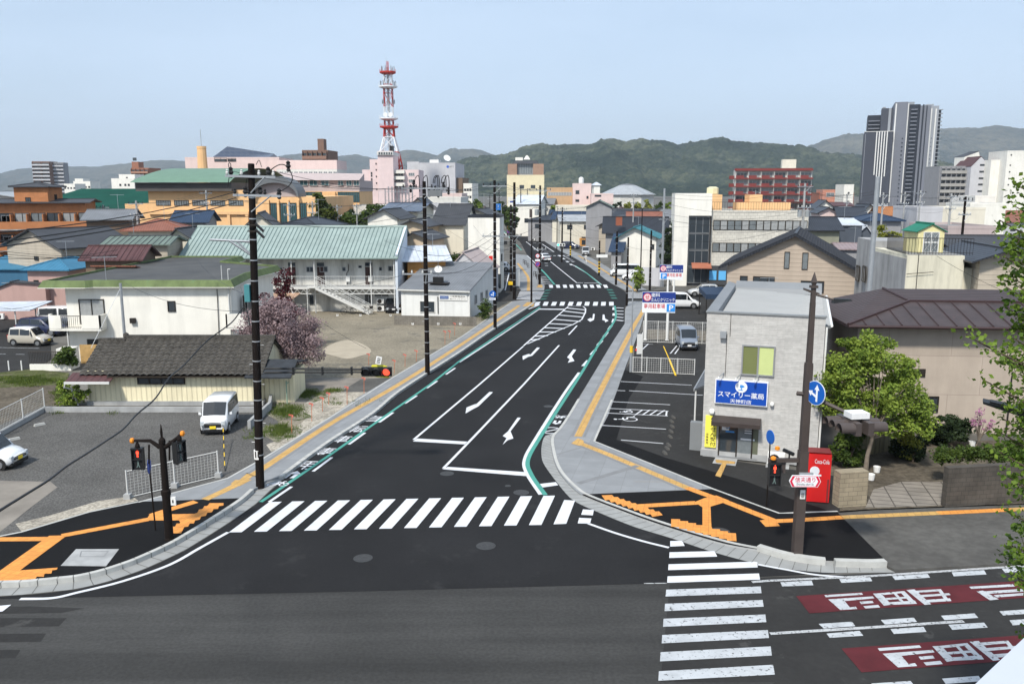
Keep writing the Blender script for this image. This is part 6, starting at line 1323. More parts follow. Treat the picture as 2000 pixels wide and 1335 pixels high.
B('pinkish grey metal roofed shed below the slate blue houses',1640,1700,100,488,9,W_GREY,roofm('pinkish_metal',(.26,.20,.20),wave=('X',.45,.25,.4)),'gx',-14,vr=476,rpos=.6,o=.3)
# seeded far houses
rnd=random.Random(11);far=[]
spots=[]
for i in range(18):spots.append((1395+i*24+rnd.uniform(-8,8),rnd.uniform(190,280)))
for i in range(12):spots.append((1575+i*22+rnd.uniform(-8,8),rnd.uniform(215,320)))
for i in range(14):spots.append((1075+i*21+rnd.uniform(-8,8),rnd.uniform(205,270)))
for i in range(10):spots.append((820+i*13+rnd.uniform(-4,4),rnd.uniform(240,420)))
for i in range(11):spots.append((1640+i*21+rnd.uniform(-8,8),rnd.uniform(165,205)))
for i in range(7):spots.append((1850+i*24+rnd.uniform(-8,8),rnd.uniform(185,260)))
for i in range(8):spots.append((135+i*25+rnd.uniform(-5,5),rnd.uniform(260,420)))
for i in range(8):spots.append((600+i*28+rnd.uniform(-5,5),rnd.uniform(150,170)))
WL=[('white',W_WHITE),('cream',W_CREAM),('grey',W_GREY),('beige',W_TAN),('off-white',W_OFF),('pale grey',W_LGREY)];RL=[('dark',R_DARK),('charcoal',R_CHAR),('grey',R_GREY),('rusty red',R_RED),('navy',R_NAVY),('maroon',R_BROWN),('pale',R_LGREY)]
spots.sort(key=lambda s:s[0]);cnt={}
for u,Y in spots:
    if 990<u<1040 and Y<420:continue
    wn,wm_=rnd.choice(WL);rn,rm_=rnd.choice(RL);k=(wn,rn);cnt.setdefault(k,[]).append((u,Y,wm_,rm_))
for(wn,rn),L_ in cnt.items():
    for i,(u,Y,wm_,rm_)in enumerate(L_):
        wpx=rnd.uniform(8,11)*F/Y;hh=rnd.uniform(5.2,6.4);ty=rnd.choice(['gx','gy','hip','gx'])
        lab='distant house, %s walls, %s roof'%(wn,rn)+((', '+ORD[i]+' of such')if len(L_)>1 else '')
        building('house',lab,u-wpx/2,u+wpx/2,Y,400,rnd.uniform(7,10),wm_,rm_,ty,rnd.uniform(-25,10),h=hh,hr=hh+rnd.uniform(1.2,2.2),o=.5,group='distant small houses',wins=[('f',.25,hh-2,1.3,1.1),('f',.7,hh-2,1.3,1.1)])
# ================================================================ near buildings, right
BRK=mat('pharmacy_stone_siding',(.49,.48,.46),.85,.08,1,brick=(.75,.085,.008,(.37,.365,.35)),bump=0,var2=(5,.07))
TLc=At(1384,610,43.3);P0=G(1370,888,.11);P1=At(1613,622,40.6);P0=Vector((P0.x,P0.y,0)); 
P,Wd,a_=front(1371,860,P0.y,1600,-19);hp=zat(610,P0.y,1384)
ph=thing('pharmacy','two storey pharmacy clad in pale grey stone siding with a blue sign','pharmacy',(P.x,P.y,0),a_);D_=13.0
# set width from the top corner
kk=ray(1613,622);s=(kk.x/kk.y*P.y-P.x)/(cos(a_)-kk.x/kk.y*sin(a_));Wd=s
mb=MB();mb.box(0,Wd,0,D_,.1,hp-.35,BRK);mb.box(-.05,Wd+.05,-.05,D_+.05,.08,.42,CONC_PLAIN);mb.box(0,Wd,0,.25,hp-.35,hp,BRK);mb.obj('wall',ph)
ROOFR=mat('roof_ribbed_steel',(.17,.18,.185),.5,.08,.6,wave=('Y',.5,.5,1.0),spec=.4);RIBM=mat('roof_rib_grey',(.27,.28,.285),.6,.05);TRM=mat('flashing_grey',(.20,.21,.215),.5,.06,1)
mb=MB();mb.slab([(.55,.3,hp-.32),(Wd+.25,.3,hp-.45),(Wd+.25,D_-.4,hp-.45),(.55,D_-1.2,hp-.12)],.1,ROOFR)
for i in range(32):
    t=(i+.5)/32;a,b=Vector((.55,.3,hp-.32)).lerp(Vector((.55,D_-1.2,hp-.12)),t),Vector((Wd+.25,.3,hp-.45)).lerp(Vector((Wd+.25,D_-.4,hp-.45)),t);mb.tube(a+Vector((0,0,.02)),b+Vector((0,0,.02)),.05,RIBM,n=4)
mb.obj('roof',ph)
mb=MB();mb.box(-.06,Wd+.06,-.06,.28,hp,hp+.07,TRM);mb.hull([(-.06,.28,hp-.4),(.5,.28,hp-.4),(.5,D_,hp-.4),(-.06,D_,hp-.4)],[(-.06,.28,hp+.06),(.42,.28,hp-.05),(.42,D_,hp+.1),(-.06,D_,hp+.25)],mat('parapet_slope',(.20,.21,.22),.6,.08));mb.hull([(.42,D_-1.1,hp-.3),(Wd,D_-1.1,hp-.3),(Wd,D_,hp-.3),(.42,D_,hp-.3)],[(.42,D_-.9,hp-.02),(Wd,D_-.9,hp-.02),(Wd,D_,hp+.3),(.42,D_,hp+.3)],mat('parapet_slope',(0,0,0)));mb.obj('parapet',ph)
def fx(u,v,y=0.0):       # a point on the pharmacy front
    M=Matrix.Translation((P.x,P.y,0))@Matrix.Rotation(a_,4,'Z');Mi=M.inverted();o=Vector((0,0,H));d=ray(u,v);o2=Mi@o;d2=Mi.to_3x3()@d;t=(y-o2.y)/d2.y;q=o2+d2*t;return q
BLIND1=mat('blind_olive',(.15,.17,.06),.5,.05,1,spec=.5);BLIND2=mat('blind_lime',(.50,.57,.24),.5,.05,1,spec=.5)
a,b=fx(1447,731),fx(1515,676);mb=MB();x0,x1,z0,z1=a.x,b.x,a.z,b.z
f=.07
mb.box(x0,x1,-.09,.02,z0,z0+f,FRAME_S);mb.box(x0,x1,-.09,.02,z1-f,z1,FRAME_S);mb.box(x0,x0+f,-.09,.02,z0+f,z1-f,FRAME_S);mb.box(x1-f,x1,-.09,.02,z0+f,z1-f,FRAME_S);xm=(x0+x1)/2;mb.box(xm-.04,xm+.04,-.09,.02,z0+f,z1-f,FRAME_S);w_=mb.obj('window',ph)
mb=MB();mb.box(x0+f,xm-.04,-.05,-.015,z0+f,z1-f,BLIND1);mb.box(xm+.04,x1-f,-.05,-.015,z0+f,z1-f,BLIND2);mb.obj('pane',w_)
a,b=fx(1396,784),fx(1501,748);BL=mat('sign_blue',(.005,.06,.36),.45,.02,1);WS_=mat('sign_white',(.75,.77,.80),.5,.02)
x0,x1,z1=a.x,b.x,fx(1398,738).z;z0=fx(1396,785).z
mb=MB();mb.box(x0,x1,-.16,-.02,z0,z1,WS_);mb.box(x0+.05,x1-.05,-.18,-.16,z0+.05,z1-.05,BL)
w_,h_=x1-x0,z1-z0
mb.lathe([(.02,-.02),(.29,-.02),(.29,0),(.02,0)],(x0+w_/2,-.18,z0+h_*.74),WS_,20,'Y');SB=mat('sign_sky',(.05,.25,.62),.5,0)
mb.add([(x0+w_/2+.02+.11*cos(t)*(1+.3*cos(3*t)),-.204,z0+h_*.77+.08*sin(t))for t in[i*pi/8 for i in range(16)]],[tuple(range(16))],SB);mb.box(x0+w_/2-.02,x0+w_/2+.03,-.206,-.202,z0+h_*.60,z0+h_*.74,SB);mb.box(x0+w_/2-.14,x0+w_/2+.10,-.206,-.202,z0+h_*.60,z0+h_*.63,SB)
put_text(mb,'スマイリー薬局',(x0+.16,-.19,z0+h_*.29),(w_-.34,0,0),(0,0,h_*.24),WS_,.035);put_text(mb,'天神町店',(x0+w_*.3,-.19,z0+h_*.07),(w_*.4,0,0),(0,0,h_*.16),WS_,.035);mb.obj('signboard',ph)
for t in(.15,.48,.82):
    mb=MB();x=x0+w_*t;mb.tube((x,-.02,z1+.3),(x-.18,-.5,z1+.18),.03,STEEL,n=5);mb.tube((x-.18,-.5,z1+.18),(x-.2,-.5,z1+.06),.06,WHITE_PL,n=6);mb.obj('sign_lamp',ph)
# entrance
a,b=fx(1392,822),fx(1487,800);x0,x1=a.x,fx(1487,822).x;za=fx(1392,820).z
mb=MB();mb.hull([(x0,-.75,za-.08),(x1,-.75,za-.08),(x1,0,za-.05),(x0,0,za-.05)],[(x0,-.75,za+.12),(x1,-.75,za+.12),(x1,0,za+.28),(x0,0,za+.28)],mat('awning_brown',(.045,.035,.032),.5,.2,2,spec=.4));mb.obj('awning',ph)
xd0,xd1=fx(1402,880).x,fx(1479,890).x;mb=MB();mb.box(xd0,xd1,-.06,.0,.14,.2,FRAME_S);mb.box(xd0,xd1,-.06,0,za-.25,za-.15,FRAME_S)
for x in(xd0,(xd0+xd1)/2-.1,xd1-.32):mb.box(x,x+.07,-.06,0,.2,za-.25,FRAME_D)
mb.box(xd0+.07,(xd0+xd1)/2-.1,-.03,-.015,.2,za-.25,GLASS);mb.box((xd0+xd1)/2-.03,xd1-.32,-.025,-.012,.2,za-.25,GLASS_W);mb.box(xd1-.25,xd1,-.03,-.015,.2,za-.25,mat('door_olive',(.12,.13,.09),.5,0))
xm=(xd0+xd1)/2;mb.lathe([(.02,-.01),(.13,-.01),(.13,0),(.02,0)],(xm-.55,-.035,1.75),SB,14,'Y');mb.box(xd0+.15,xd0+.5,-.045,-.03,1.55,1.8,WS_);mb.box(xm-.62,xm-.2,-.045,-.03,1.45,1.53,SB)
for k in range(5):mb.box(xm+.3,xm+.7,-.04,-.03,1.95-k*.12,1.99-k*.12,WS_)
mb.box(xm+.12,xm+.8,-.04,-.03,1.12,1.2,WS_);mb.obj('entrance_door',ph)
xb0,xb1=fx(1377,850).x,fx(1399,850).x;zb0,zb1=fx(1385,872).z,fx(1385,810).z
mb=MB();YB=mat('banner_yellow',(.85,.76,.10),.7,.03);mb.box(xb0,xb1,-.08,-.03,zb0,zb1,YB);t_='処方せん受付';ch_h=(zb1-zb0-.1)/6
for i,c_ in enumerate(t_):put_text(mb,c_,(xb0+.26,-.085,zb1-.06-(i+1)*ch_h+.03),((xb1-xb0)*.5,0,0),(0,0,ch_h*.86),STEEL_D,.04)
for i,c_ in enumerate('保険薬局'):put_text(mb,c_,(xb0+.06,-.085,zb0+.62-i*.15),(.12,0,0),(0,0,.12),STEEL_D,.03)
mb.obj('banner',ph)
for(u,v,r)in((1391,802,.14),(1508,788,.10)):
    q=fx(u,v);mb=MB();mb.lathe([(.02,-.22),(r*.8,-.2),(r,-.12),(r,-.02),(.02,0)],(q.x,0,q.z),WHITE_PL,12,'Y');mb.obj('wall_lamp',ph)
q=fx(1414,652);mb=MB();mb.box(q.x-.17,q.x+.13,-.25,0,q.z-.17,q.z+.15,STEEL);mb.tube((q.x+.3,-.02,q.z-.1),(q.x+.3,-.02,hp),.012,STEEL_D,n=4);mb.tube((q.x+.15,-.02,fx(1414,735).z),(q.x+.15,-.02,q.z),.012,STEEL_D,n=4);mb.obj('vent_hood',ph)
mb=MB();mb.tube((Wd+.08,.3,.1),(Wd+.08,.3,hp-.5),.055,WHITE_PL);mb.obj('downpipe',ph);mb=MB();mb.tube((Wd+.3,.5,hp-.45),(Wd+.3,D_-.3,hp-.45),.07,WHITE_PL);mb.obj('downpipe',ph)
ac_unit(ph,fx(1500,890).x,-.6,.12);mb=MB();mb.box(fx(1497,900).x,fx(1542,900).x,-.95,-.3,.1,.16,CONC_PLAIN);mb.obj('plinth',ph)
LTR=mat('roof_slate_tiles',(.10,.11,.125),.6,.2,2,wave=('Y',.22,.5,.9))
zl=zat(676,52,1382);mb=MB();mb.slab([(-.95,4.3,2.55),(-.01,4.3,3.0),(-.01,D_-.5,3.0),(-.95,D_-.5,2.55)],.1,LTR);mb.box(-1.02,-.95,4.3,D_-.5,2.4,2.56,FRAME_S);mb.obj('lean_to_roof',ph)
mb=MB();mb.box(-.7,-.06,.7,1.1,.1,1.6,TRM);mb.tube((-.9,4.4,.1),(-.9,4.4,2.45),.05,FRAME_W);mb.tube((-.25,3.5,.1),(-.25,3.5,2.5),.04,FRAME_W);mb.obj('meter_box',ph)
# brown roofed house
P,Wd,a_=front(1672,700,46.5,2190,-5)
bm=thing('house','large beige house with glossy maroon metal roof behind the green tree','house',(P.x,P.y,0),a_);Wd=17.5;D_=7.5;he=zat(638,46.0,1700)
mb=MB();wmb=mat('wall_beige_mortar',(.42,.355,.295),.9,.07,.7,brick=(3.4,2.2,.012,(.26,.21,.18)),streak=.08);mb.box(0,Wd,0,D_,0,he,wmb);mb.obj('wall',bm)
RM=mat('roof_maroon',(.052,.038,.037),.5,.28,1.2,spec=.35,speck=(2.2,(.12,.06,.055),.64));RMD=mat('roof_maroon_seam',(.045,.025,.025),.4,.1)
mb=MB();oo=.8;hr2=zat(583,50.0)
A,B_,C_,D2=Vector((-oo,-oo,he+.15)),Vector((Wd+oo,-oo,he+.15)),Vector((Wd+oo,D_+oo,he+.15)),Vector((-oo,D_+oo,he+.15));R0,R1=Vector((3.6,2.6,hr2)),Vector((11.0,2.6,hr2)); 
mb.add([A,B_,R1,R0],[(0,1,2,3)],RM);mb.add([A,R0,(3.2,D_-1.5,hr2+.35),D2],[(0,1,2,3)],mat('roof_maroon_corrugated',(.055,.038,.037),.6,.15,1,wave=('Y',.42,.5,.8)));mb.add([R0,R1,(11.5,D_-1.5,hr2+.35),(3.2,D_-1.5,hr2+.35)],[(0,1,2,3)],mat('roof_maroon_corrugated',(0,0,0)));mb.add([B_,C_,(11.5,D_-1.5,hr2+.35),R1],[(0,1,2,3)],mat('roof_maroon_corrugated',(0,0,0)));mb.add([(3.2,D_-1.5,hr2+.35),(11.5,D_-1.5,hr2+.35),C_,D2],[(0,1,2,3)],RM)
mb.hull([A-Vector((0,0,.17)),B_-Vector((0,0,.17)),C_-Vector((0,0,.17)),D2-Vector((0,0,.17))],[A,B_,C_,D2],RMD)
for i in range(1,20):
    x=A.x+(B_.x-A.x)*i/20;t=min(1,(x-A.x)/(R0.x-A.x),(B_.x-x)/(B_.x-R1.x));mb.tube((x,A.y,A.z+.03),(x,A.y+(R0.y-A.y)*t,A.z+(R0.z-A.z)*t+.03),.035,RMD,n=4)
for a,b in((A,R0),(B_,R1),(R0,R1),(R0,Vector((3.2,D_-1.5,hr2+.35)))):mb.tube(a+Vector((0,0,.04)),b+Vector((0,0,.04)),.08,RMD,n=5)
mb.tube(A+Vector((0,-.08,-.08)),B_+Vector((0,-.08,-.08)),.09,RMD,n=6);mb.obj('roof',bm)
dd=(Wd,D_);window(bm,'f',3.55,1.2,1.1,.9,FRAME_D,GLASS,1,dd);mb=MB();mb.box(3.0,3.8,-.06,-.01,3.2,3.65,FRAME_D);mb.obj('louvre',bm)
mb=MB();mb.tube((8.3,-.3,.1),(8.3,-.3,3.6),.04,STEEL_D);mb.path([(8.3,-.3,3.6),(8.5,-.3,3.7),(12,-.3,3.5)],.02,STEEL_D,4);mb.obj('conduit',bm)
B('beige side house between the pharmacy and the maroon roofed house',1598,1680,62,640,8,W_BEIGE,R_CHAR,'gx',-12,vr=592,o=.4,wins=[('f',.5,1.6,1.2,.8)])
o=wall_run('block_wall','tan concrete block gate wall right of the red vending machine',[(1637,991),(1692,987)],.5,1.55,BLOCK_LT,z0=.11)
o=wall_run('block_wall','long dark weathered concrete block wall at the right edge',[(1846,990),(2250,965)],.3,1.75,BLOCK_DK,z0=.11)
o=wall_run('corrugated_fence','weathered beige corrugated fence behind the tree beside the pharmacy',[(1640,900),(1745,878)],.06,2.3,mat('fence_beige_corr',(.20,.17,.10),.9,.2,1,wave=('X',.3,.3,.6),streak=.3),cat='fence',z0=.1)

# roof aerials on the mid-distance houses
rnd=random.Random(3)
for o in[o for o in COL.objects if o.type=='EMPTY' and o.get('category')=='house' and 85<o.location.y<235]:
    if rnd.random()<.62 and '_w' in o:antenna(o,o['_w']*rnd.uniform(.25,.75),o['_d']*.5,o['_h']+.3,rnd.uniform(2.2,3.4),rnd.uniform(-.6,.8))
    if rnd.random()<.5 and '_w' in o:ac_unit(o,o['_w']*rnd.uniform(.1,.8),-.35,.05)
# ================================================================ poles and wires
def find(prefix):return[o for o in COL.objects if str(o.get('label','')).startswith(prefix)][0]
PO={}
def utility_pole(key,u,v,vtop,label,r=.19,m=None,arms=(),trans=False,z0=.12,bands=True,guard=False,steps=True,Yb=None,group='utility poles',lean=0.0):
    m=m or POLE_BR;b=G(u,v,z0)if Yb is None else At(u,v,Yb);b.z=z0;ht=zat(vtop,b.y,u)
    root=thing('utility_pole',label,'utility pole',(b.x,b.y,0),0,group)
    mb=MB();mb.lathe([(r*1.12,0),(r,ht*.5),(r*.8,ht-.02),(r*.8-.03,ht)],(0,0,0),m,14);o=mb.obj('shaft',root,False)
    if bands:
        z=1.6
        while z<ht-.5:
            rr=r*1.12-(r*.30)*z/ht+.006;mb=MB();mb.lathe([(rr,0),(rr+.006,0),(rr+.006,.05),(rr,.05)],(0,0,z),SILVER_B,14);mb.obj('band',root);z+=1.15+.35*sin(z*7)
    if guard:
        for k in range(4):mb=MB();mb.lathe([(r*1.16,0),(r*1.16,.25)],(0,0,.5+k*.5),mat('guard_yellow',(.75,.48,.02),.6,0),12);mb.obj('guard_band',root)
    if steps:
        mb=MB();z=2.2;k=0
        while z<ht-1:s=1 if k%2 else-1;mb.tube((s*r*.8,0,z),(s*(r+.16),0,z),.011,SILVER_B,n=4);z+=.9;k+=1
        mb.obj('step_bolts',root)
    INS=mat('insulator',(.55,.55,.53),.3,0);pts={}
    for i,(dz,half,ang,off)in enumerate(arms):
        z=ht-dz;c,s=cos(R(ang)),sin(R(ang));mb=MB()
        st=len(mb.v);mb.box(-half+off,half+off,-.05,.05,-.05,.05,STEEL);mb.xf(Matrix.Translation((0,-r*.9,z))@Matrix.Rotation(R(ang),4,'Z'),st)
        mb.tube((c*(off+half*.6),-r,z),(0,-r,z-.7),.03,STEEL,n=4);mb.obj('crossarm',root)
        for k in(-.92,-.35,.35,.92):
            x=off+half*k;p=Vector((c*x,s*x-r,z));mb=MB();mb.lathe([(.02,.05),(.06,.08),(.07,.15),(.04,.2),(.06,.24),(.02,.28)],p,INS if i%2 else BLACK,8);mb.obj('insulator',root);pts.setdefault(i,[]).append(Vector((b.x,b.y,0))+p+Vector((0,0,.26)))
    if trans:
        for sx in(-1,1):
            mb=MB();mb.lathe([(.05,0),(.27,.03),(.28,.8),(.24,.88),(.05,.92)],(sx*(r+.32),0,ht-4.2),mat('transformer_grey',(.28,.30,.31),.5,.1),14);mb.obj('transformer',root)
    if lean:
        for ch in root.children:ch.rotation_euler.y=lean
    PO[key]=dict(p=Vector((b.x,b.y,0)),h=ht,a=pts,o=root,lean=lean);return root
utility_pole('L1',508,948,319,'tall dark brown utility pole nearest the camera on the left pavement',.172,lean=.026,arms=[(1.35,1.0,4,.25),(.55,1.05,4,0)])
utility_pole('L2',835,728,354,'dark brown utility pole beside the middle of the vacant lot, with bent switch cables',.16,arms=[(.5,1.6,0,.0),(6.6,1.1,0,-.6)],trans=False)
utility_pole('L3',967,640,352,'dark brown utility pole behind the blue round sign',.15,arms=[(.55,1.15,0,0),(5.3,1.2,0,0)])
utility_pole('L4',1004.5,582,356,'dark brown utility pole left of the far crossing beside the striped parking bay',.18,arms=[(6.5,.9,0,0)])
utility_pole('L5',1054,554,362,'dark utility pole carrying transformers on the left of the far road',.17,arms=[(.7,1.6,10,0),(9,.9,0,0)],trans=True)
utility_pole('L6',998,567,400,'dark utility pole with a yellow number plate in the striped parking bay',.16,guard=False)
utility_pole('R1',1203,556,452,'short dark pole on the right pavement before the far crossing',.15,z0=.05,arms=())
utility_pole('R2',1170,537,470,'dark pole with yellow guard bands on the right pavement',.14,guard=True,z0=.05)
utility_pole('R3',1224,597,463,'slim black pole at the right corner of the far crossing',.12,z0=.12)
utility_pole('R4',1114,502,436,'dark pole with yellow guard in front of the timber shop',.14,guard=True,z0=.05)
utility_pole('R5',1269,566,450,'dark pole behind the clinic parking signs',.14,z0=.05)
utility_pole('S1',1292,560,368,'pale silver utility pole left of the white stair tower',.17,m=STEEL,steps=True,bands=False,z0=.0,arms=[(4.2,.7,0,0)])
utility_pole('S2',1688,700,345,'thick plain silver pole rising behind the maroon roofed house',.20,m=STEEL,bands=False,steps=False,z0=0,Yb=64)
utility_pole('S3',1566,470,358,'grey concrete pole with crossarms in front of the red apartment block',.16,m=CONC_PLAIN,z0=0,Yb=108,bands=False,arms=[(.4,1.2,20,0),(3.0,1.0,20,0)],trans=True)
k=0
for u,Y,vt,mm in((270,112,392,'c'),(407,130,372,'c'),(567,128,395,'c'),(612,140,393,'c'),(660,150,400,'c'),(1066,230,395,'d'),(1030,320,368,'d'),(1012,300,380,'d'),(975,250,372,'d'),(957,300,378,'d'),(1017,250,366,'d'),(1098,160,405,'d'),(1720,130,376,'c'),(1762,140,375,'c'),(1792,130,372,'c'),(1852,110,378,'c'),(1880,92,384,'d'),(1650,180,378,'c'),(1472,250,372,'c'),(1345,220,385,'c'),(1368,190,388,'c'),(1236,180,378,'c'),(698,160,398,'c'),(205,130,400,'c')):
    utility_pole('F%d'%k,u,450,vt,'distant %s utility pole rising between the roofs, %s of the distant poles'%('concrete' if mm=='c' else 'dark','n'),.15,m=CONC_PLAIN if mm=='c' else POLE_BR,z0=0,Yb=Y,bands=False,steps=False,arms=[(.4,.9,15,0),(1.9,.8,15,0)],group='distant utility poles')
    PO['F%d'%k]['u']=u;k+=1
for i,kk in enumerate(sorted([q for q in PO if q[0]=='F'],key=lambda q:PO[q]['u'])):PO[kk]['o']['label']='distant utility pole rising between the roofs, %s of the distant poles'%ORD[i]
# L1 fittings: loops of insulated cable, switch arms, meter box
def cable(name,label,pts,r,m,par=None,cat='cable',group=None,n=5):
    mb=MB();P_=smooth_path(pts,5)if len(pts)>2 else[Vector(p)for p in pts]
    if par is None:
        c=Vector(P_[0]);mb.path([p-c for p in P_],r,m,n);o=mb.obj(name,None,True);o.location=c;return tag(o,label,cat,group)
    mb.path(P_,r,m,n);return mb.obj(name,par,True)
CAB=mat('cable_black',(.012,.012,.013),.5,0)
pl=PO['L1']['o'];bx,by=PO['L1']['p'].x,PO['L1']['p'].y
def loc1(u,v,dy=0):q=At(u,v,by+dy);return(q.x-bx,q.y-by,q.z)
cable('jumper',None,[loc1(524,335),loc1(545,322),loc1(560,325),loc1(571,345),loc1(565,362),loc1(546,375)],.022,CAB,pl)
cable('jumper',None,[loc1(500,322),loc1(506,313),loc1(511,326)],.015,CAB,pl);cable('jumper',None,[loc1(449,336),loc1(446,320),loc1(451,322),loc1(447,350),loc1(445,365)],.018,CAB,pl)
cable('jumper',None,[loc1(480,370),loc1(482,350),loc1(490,340)],.015,CAB,pl)
for u,v in((451,336),(524,336),(545,378),(479,374),(508,374),(563,324)):
    q=loc1(u,v);mb=MB();mb.lathe([(.03,-.25),(.1,-.2),(.06,-.1),(.12,-.02),(.07,.08),(.1,.15),(.03,.22)],q,BLACK,8);mb.obj('insulator',pl)
for v0_ in(440,452):mb=MB();mb.box(.15,.55,-.3,-.24,loc1(500,v0_)[2],loc1(500,v0_)[2]+.05,FRAME_D);mb.tube((.5,-.27,loc1(500,v0_)[2]+.1),(.85,-.27,loc1(500,v0_)[2]-.25),.06,BLACK,n=6);mb.obj('bracket',pl)
mb=MB();q0,q1=Vector(loc1(410,468)),Vector(loc1(494,472));mb.tube(q0,q1,.05,STEEL,n=4);mb.tube(q0.lerp(q1,.45),Vector(loc1(493,500)),.05,STEEL,n=4);mb.tube(q0.lerp(q1,.62),Vector(loc1(493,500)),.04,STEEL,n=4);mb.obj('bracket_arm',pl)
mb=MB();q=loc1(487,588);mb.box(q[0]-.13,q[0]+.1,-.25,.05,q[2],q[2]+.75,mat('box_teal',(.06,.22,.24),.5,.1));mb.obj('meter_box',pl)
mb=MB();z=loc1(505,895)[2];mb.lathe([(.197,0),(.197,.42)],(0,0,z),WHITE_PL,14);mb.obj('reflector',pl)
for k_ in range(2):mb=MB();z=loc1(505,893)[2];mb.box(-.09+k_*.12,-.04+k_*.12,-.21,-.20,z+.05,z+.35,STEEL_D);mb.obj('mark',pl)
# L2 fittings
pl=PO['L2']['o'];bx,by=PO['L2']['p'].x,PO['L2']['p'].y
for u in(810,826,846,849,862,868):q=loc1(u,358);cable('jumper',None,[q,(q[0]+.05,q[1],q[2]+.35),(q[0]+.3,q[1],q[2]+.5),(q[0]+.35,q[1],q[2]-.6)],.03,CAB,pl)
for u,v in((808,358),(802,368),(866,362),(876,372),(850,370),(828,362),(838,375),(856,378)):
    q=loc1(u,v);mb=MB();mb.lathe([(.03,-.3),(.11,-.2),(.07,-.1),(.12,-.02),(.08,.1),(.1,.18),(.03,.26)],q,BLACK,8);mb.obj('insulator',pl)
mb=MB();q=loc1(850,378);mb.box(q[0]-.5,q[0]+.5,-.4,.1,q[2]-.2,q[2]+.25,mat('switch_grey',(.16,.17,.18),.5,.1));mb.obj('switchgear',pl)
pl=PO['L6']['o'];mb=MB();mb.box(-.35,.35,-.22,-.17,zat(556,PO['L6']['p'].y),zat(549,PO['L6']['p'].y),mat('guard_yellow',(0,0,0)));mb.obj('number_plate',pl)
# wires
def span(a,b,sag,r,group,label,m=None,n=10):
    a,b=Vector(a),Vector(b);pts=[]
    for i in range(n+1):t=i/n;p=a.lerp(b,t);p.z-=sag*4*t*(1-t);pts.append(p)
    mb=MB();mb.path([p-a for p in pts],r,m or CAB,4);o=mb.obj('power_line',None,True);o.location=a;return tag(o,label,'power line',group)
def spans(k0,k1,specs,name):
    A,B_=PO[k0],PO[k1]
    for i,(dx0,z0,dx1,z1,sag,r)in enumerate(specs):
        span(A['p']+Vector((dx0+A['lean']*(A['h']-z0),-.2,A['h']-z0)),B_['p']+Vector((dx1,-.2,B_['h']-z1)),sag,r,'wires '+name,'thin dark wire %s'%name)
SP=[(-.9,.3,-.9,.3,.5,.012),(.0,.3,.0,.3,.5,.012),(.9,.3,.9,.3,.5,.012),(-.6,2.2,-.6,2.2,.6,.012),(.6,2.4,.6,2.4,.6,.012),(.1,5.2,.1,5.2,.7,.02),(.1,5.9,.1,5.8,.8,.015),(.1,6.5,.1,6.4,.9,.02)]
spans('L1','L2',SP[:5],'strung from the first to the second left pole');spans('L2','L3',SP,'strung from the second to the third left pole');spans('L3','L5',SP,'strung from the third left pole to the transformer pole')
spans('L3','L4',SP[3:],'strung between the two close left poles');spans('L5','F9',SP[:4],'running down the far street from the transformer pole');spans('L4','F8',SP[:4],'running down the far street on its left side')
spans('L5','R1',[(0,3,0,.3,.8,.012),(0,5,0,.8,1.0,.012)],'crossing the far road to the right pavement');spans('R1','S1',[(0,.3,0,3,.5,.012),(0,.8,0,4,.5,.012)],'from the short right pole to the silver pole')
spans('S1','S3',[(0,.6,-1,.5,.8,.014),(0,1.2,1,.5,.9,.014),(0,2,0,3,1.0,.014),(0,3.4,0,3.4,1.0,.014),(0,4.2,0,4.2,1.0,.02)],'above the cream tiled office')
spans('S3','S2',[(-1,.5,0,1.0,.7,.014),(1,.5,0,1.2,.7,.014)],'from the concrete pole to the thick silver pole');spans('R2','R4',[(0,.3,0,.3,.4,.012),(0,.9,0,.9,.4,.012)],'between the guarded poles on the right')
spans('S3','F12',[(-1,.5,0,.5,.8,.014),(0,.8,0,.8,.9,.014),(0,3,0,2,.9,.014)],'above the olive and slate blue houses')
spans('F12','F13',SP[:4],'between the distant poles by the high-rise');spans('F13','F15',SP[:4],'between the distant poles behind the roof hut');spans('F0','F1',SP[:3],'above the rusty red roof');spans('F1','F2',SP[:3],'in front of the apricot gymnasium');spans('F2','F3',SP[:3],'by the green conifer');spans('F3','F4',SP[:3],'in front of the school trees')
spans('S1','F11',SP[:4],'from the silver pole to the roofs behind');spans('R5','S1',[(0,.3,0,5,.3,.012),(0,.8,0,6,.3,.012)],'from the sign pole to the silver pole');spans('F4','F8',SP[:3],'over the roofs left of the far street');spans('F13','F14',SP[:3],'behind the roof hut');spans('F15','F16',SP[:4],'at the right edge behind the hut');spans('F17','F18',SP[:3],'in front of the red apartment block');spans('F19','F20',SP[:3],'behind the white stair tower');spans('F21','F19',SP[:3],'in front of the arena');spans('F23','F0',SP[:3],'right of the orange apartment block');spans('L2','F22',[(-.6,1,0,.5,1.2,.012),(.6,1,0,.6,1.2,.012),(0,5,0,2,1.3,.014)],'from the second left pole over the teal roof')
h1=PO['L1']
for a,b,s in((('L2',7.8),(800,452,103),.4),(('L2',7.4),(905,500,100),.4),(('L3',8.2),(925,440,112),.3),(('L3',7.6),(850,430,116),.5),(('L5',8.5),(1120,455,200),.6),(('R1',6.5),(1225,470,148),.3),(('R3',7.0),(1320,480,119),.5),(('S1',8.5),(1385,440,119),.2),(('S3',8),(1585,450,117),.2),(('S3',7.6),(1480,480,95),.3),(('L1',8.6),(470,560,66.5),.2),(('L1',8.2),(245,553,60),.5),(('L1',8.9),(380,500,88),.5)):
    span(PO[a[0]]['p']+Vector((0,-.1,a[1])),At(*b),s,.011,'service drops','thin service drop wire from a pole to a house')
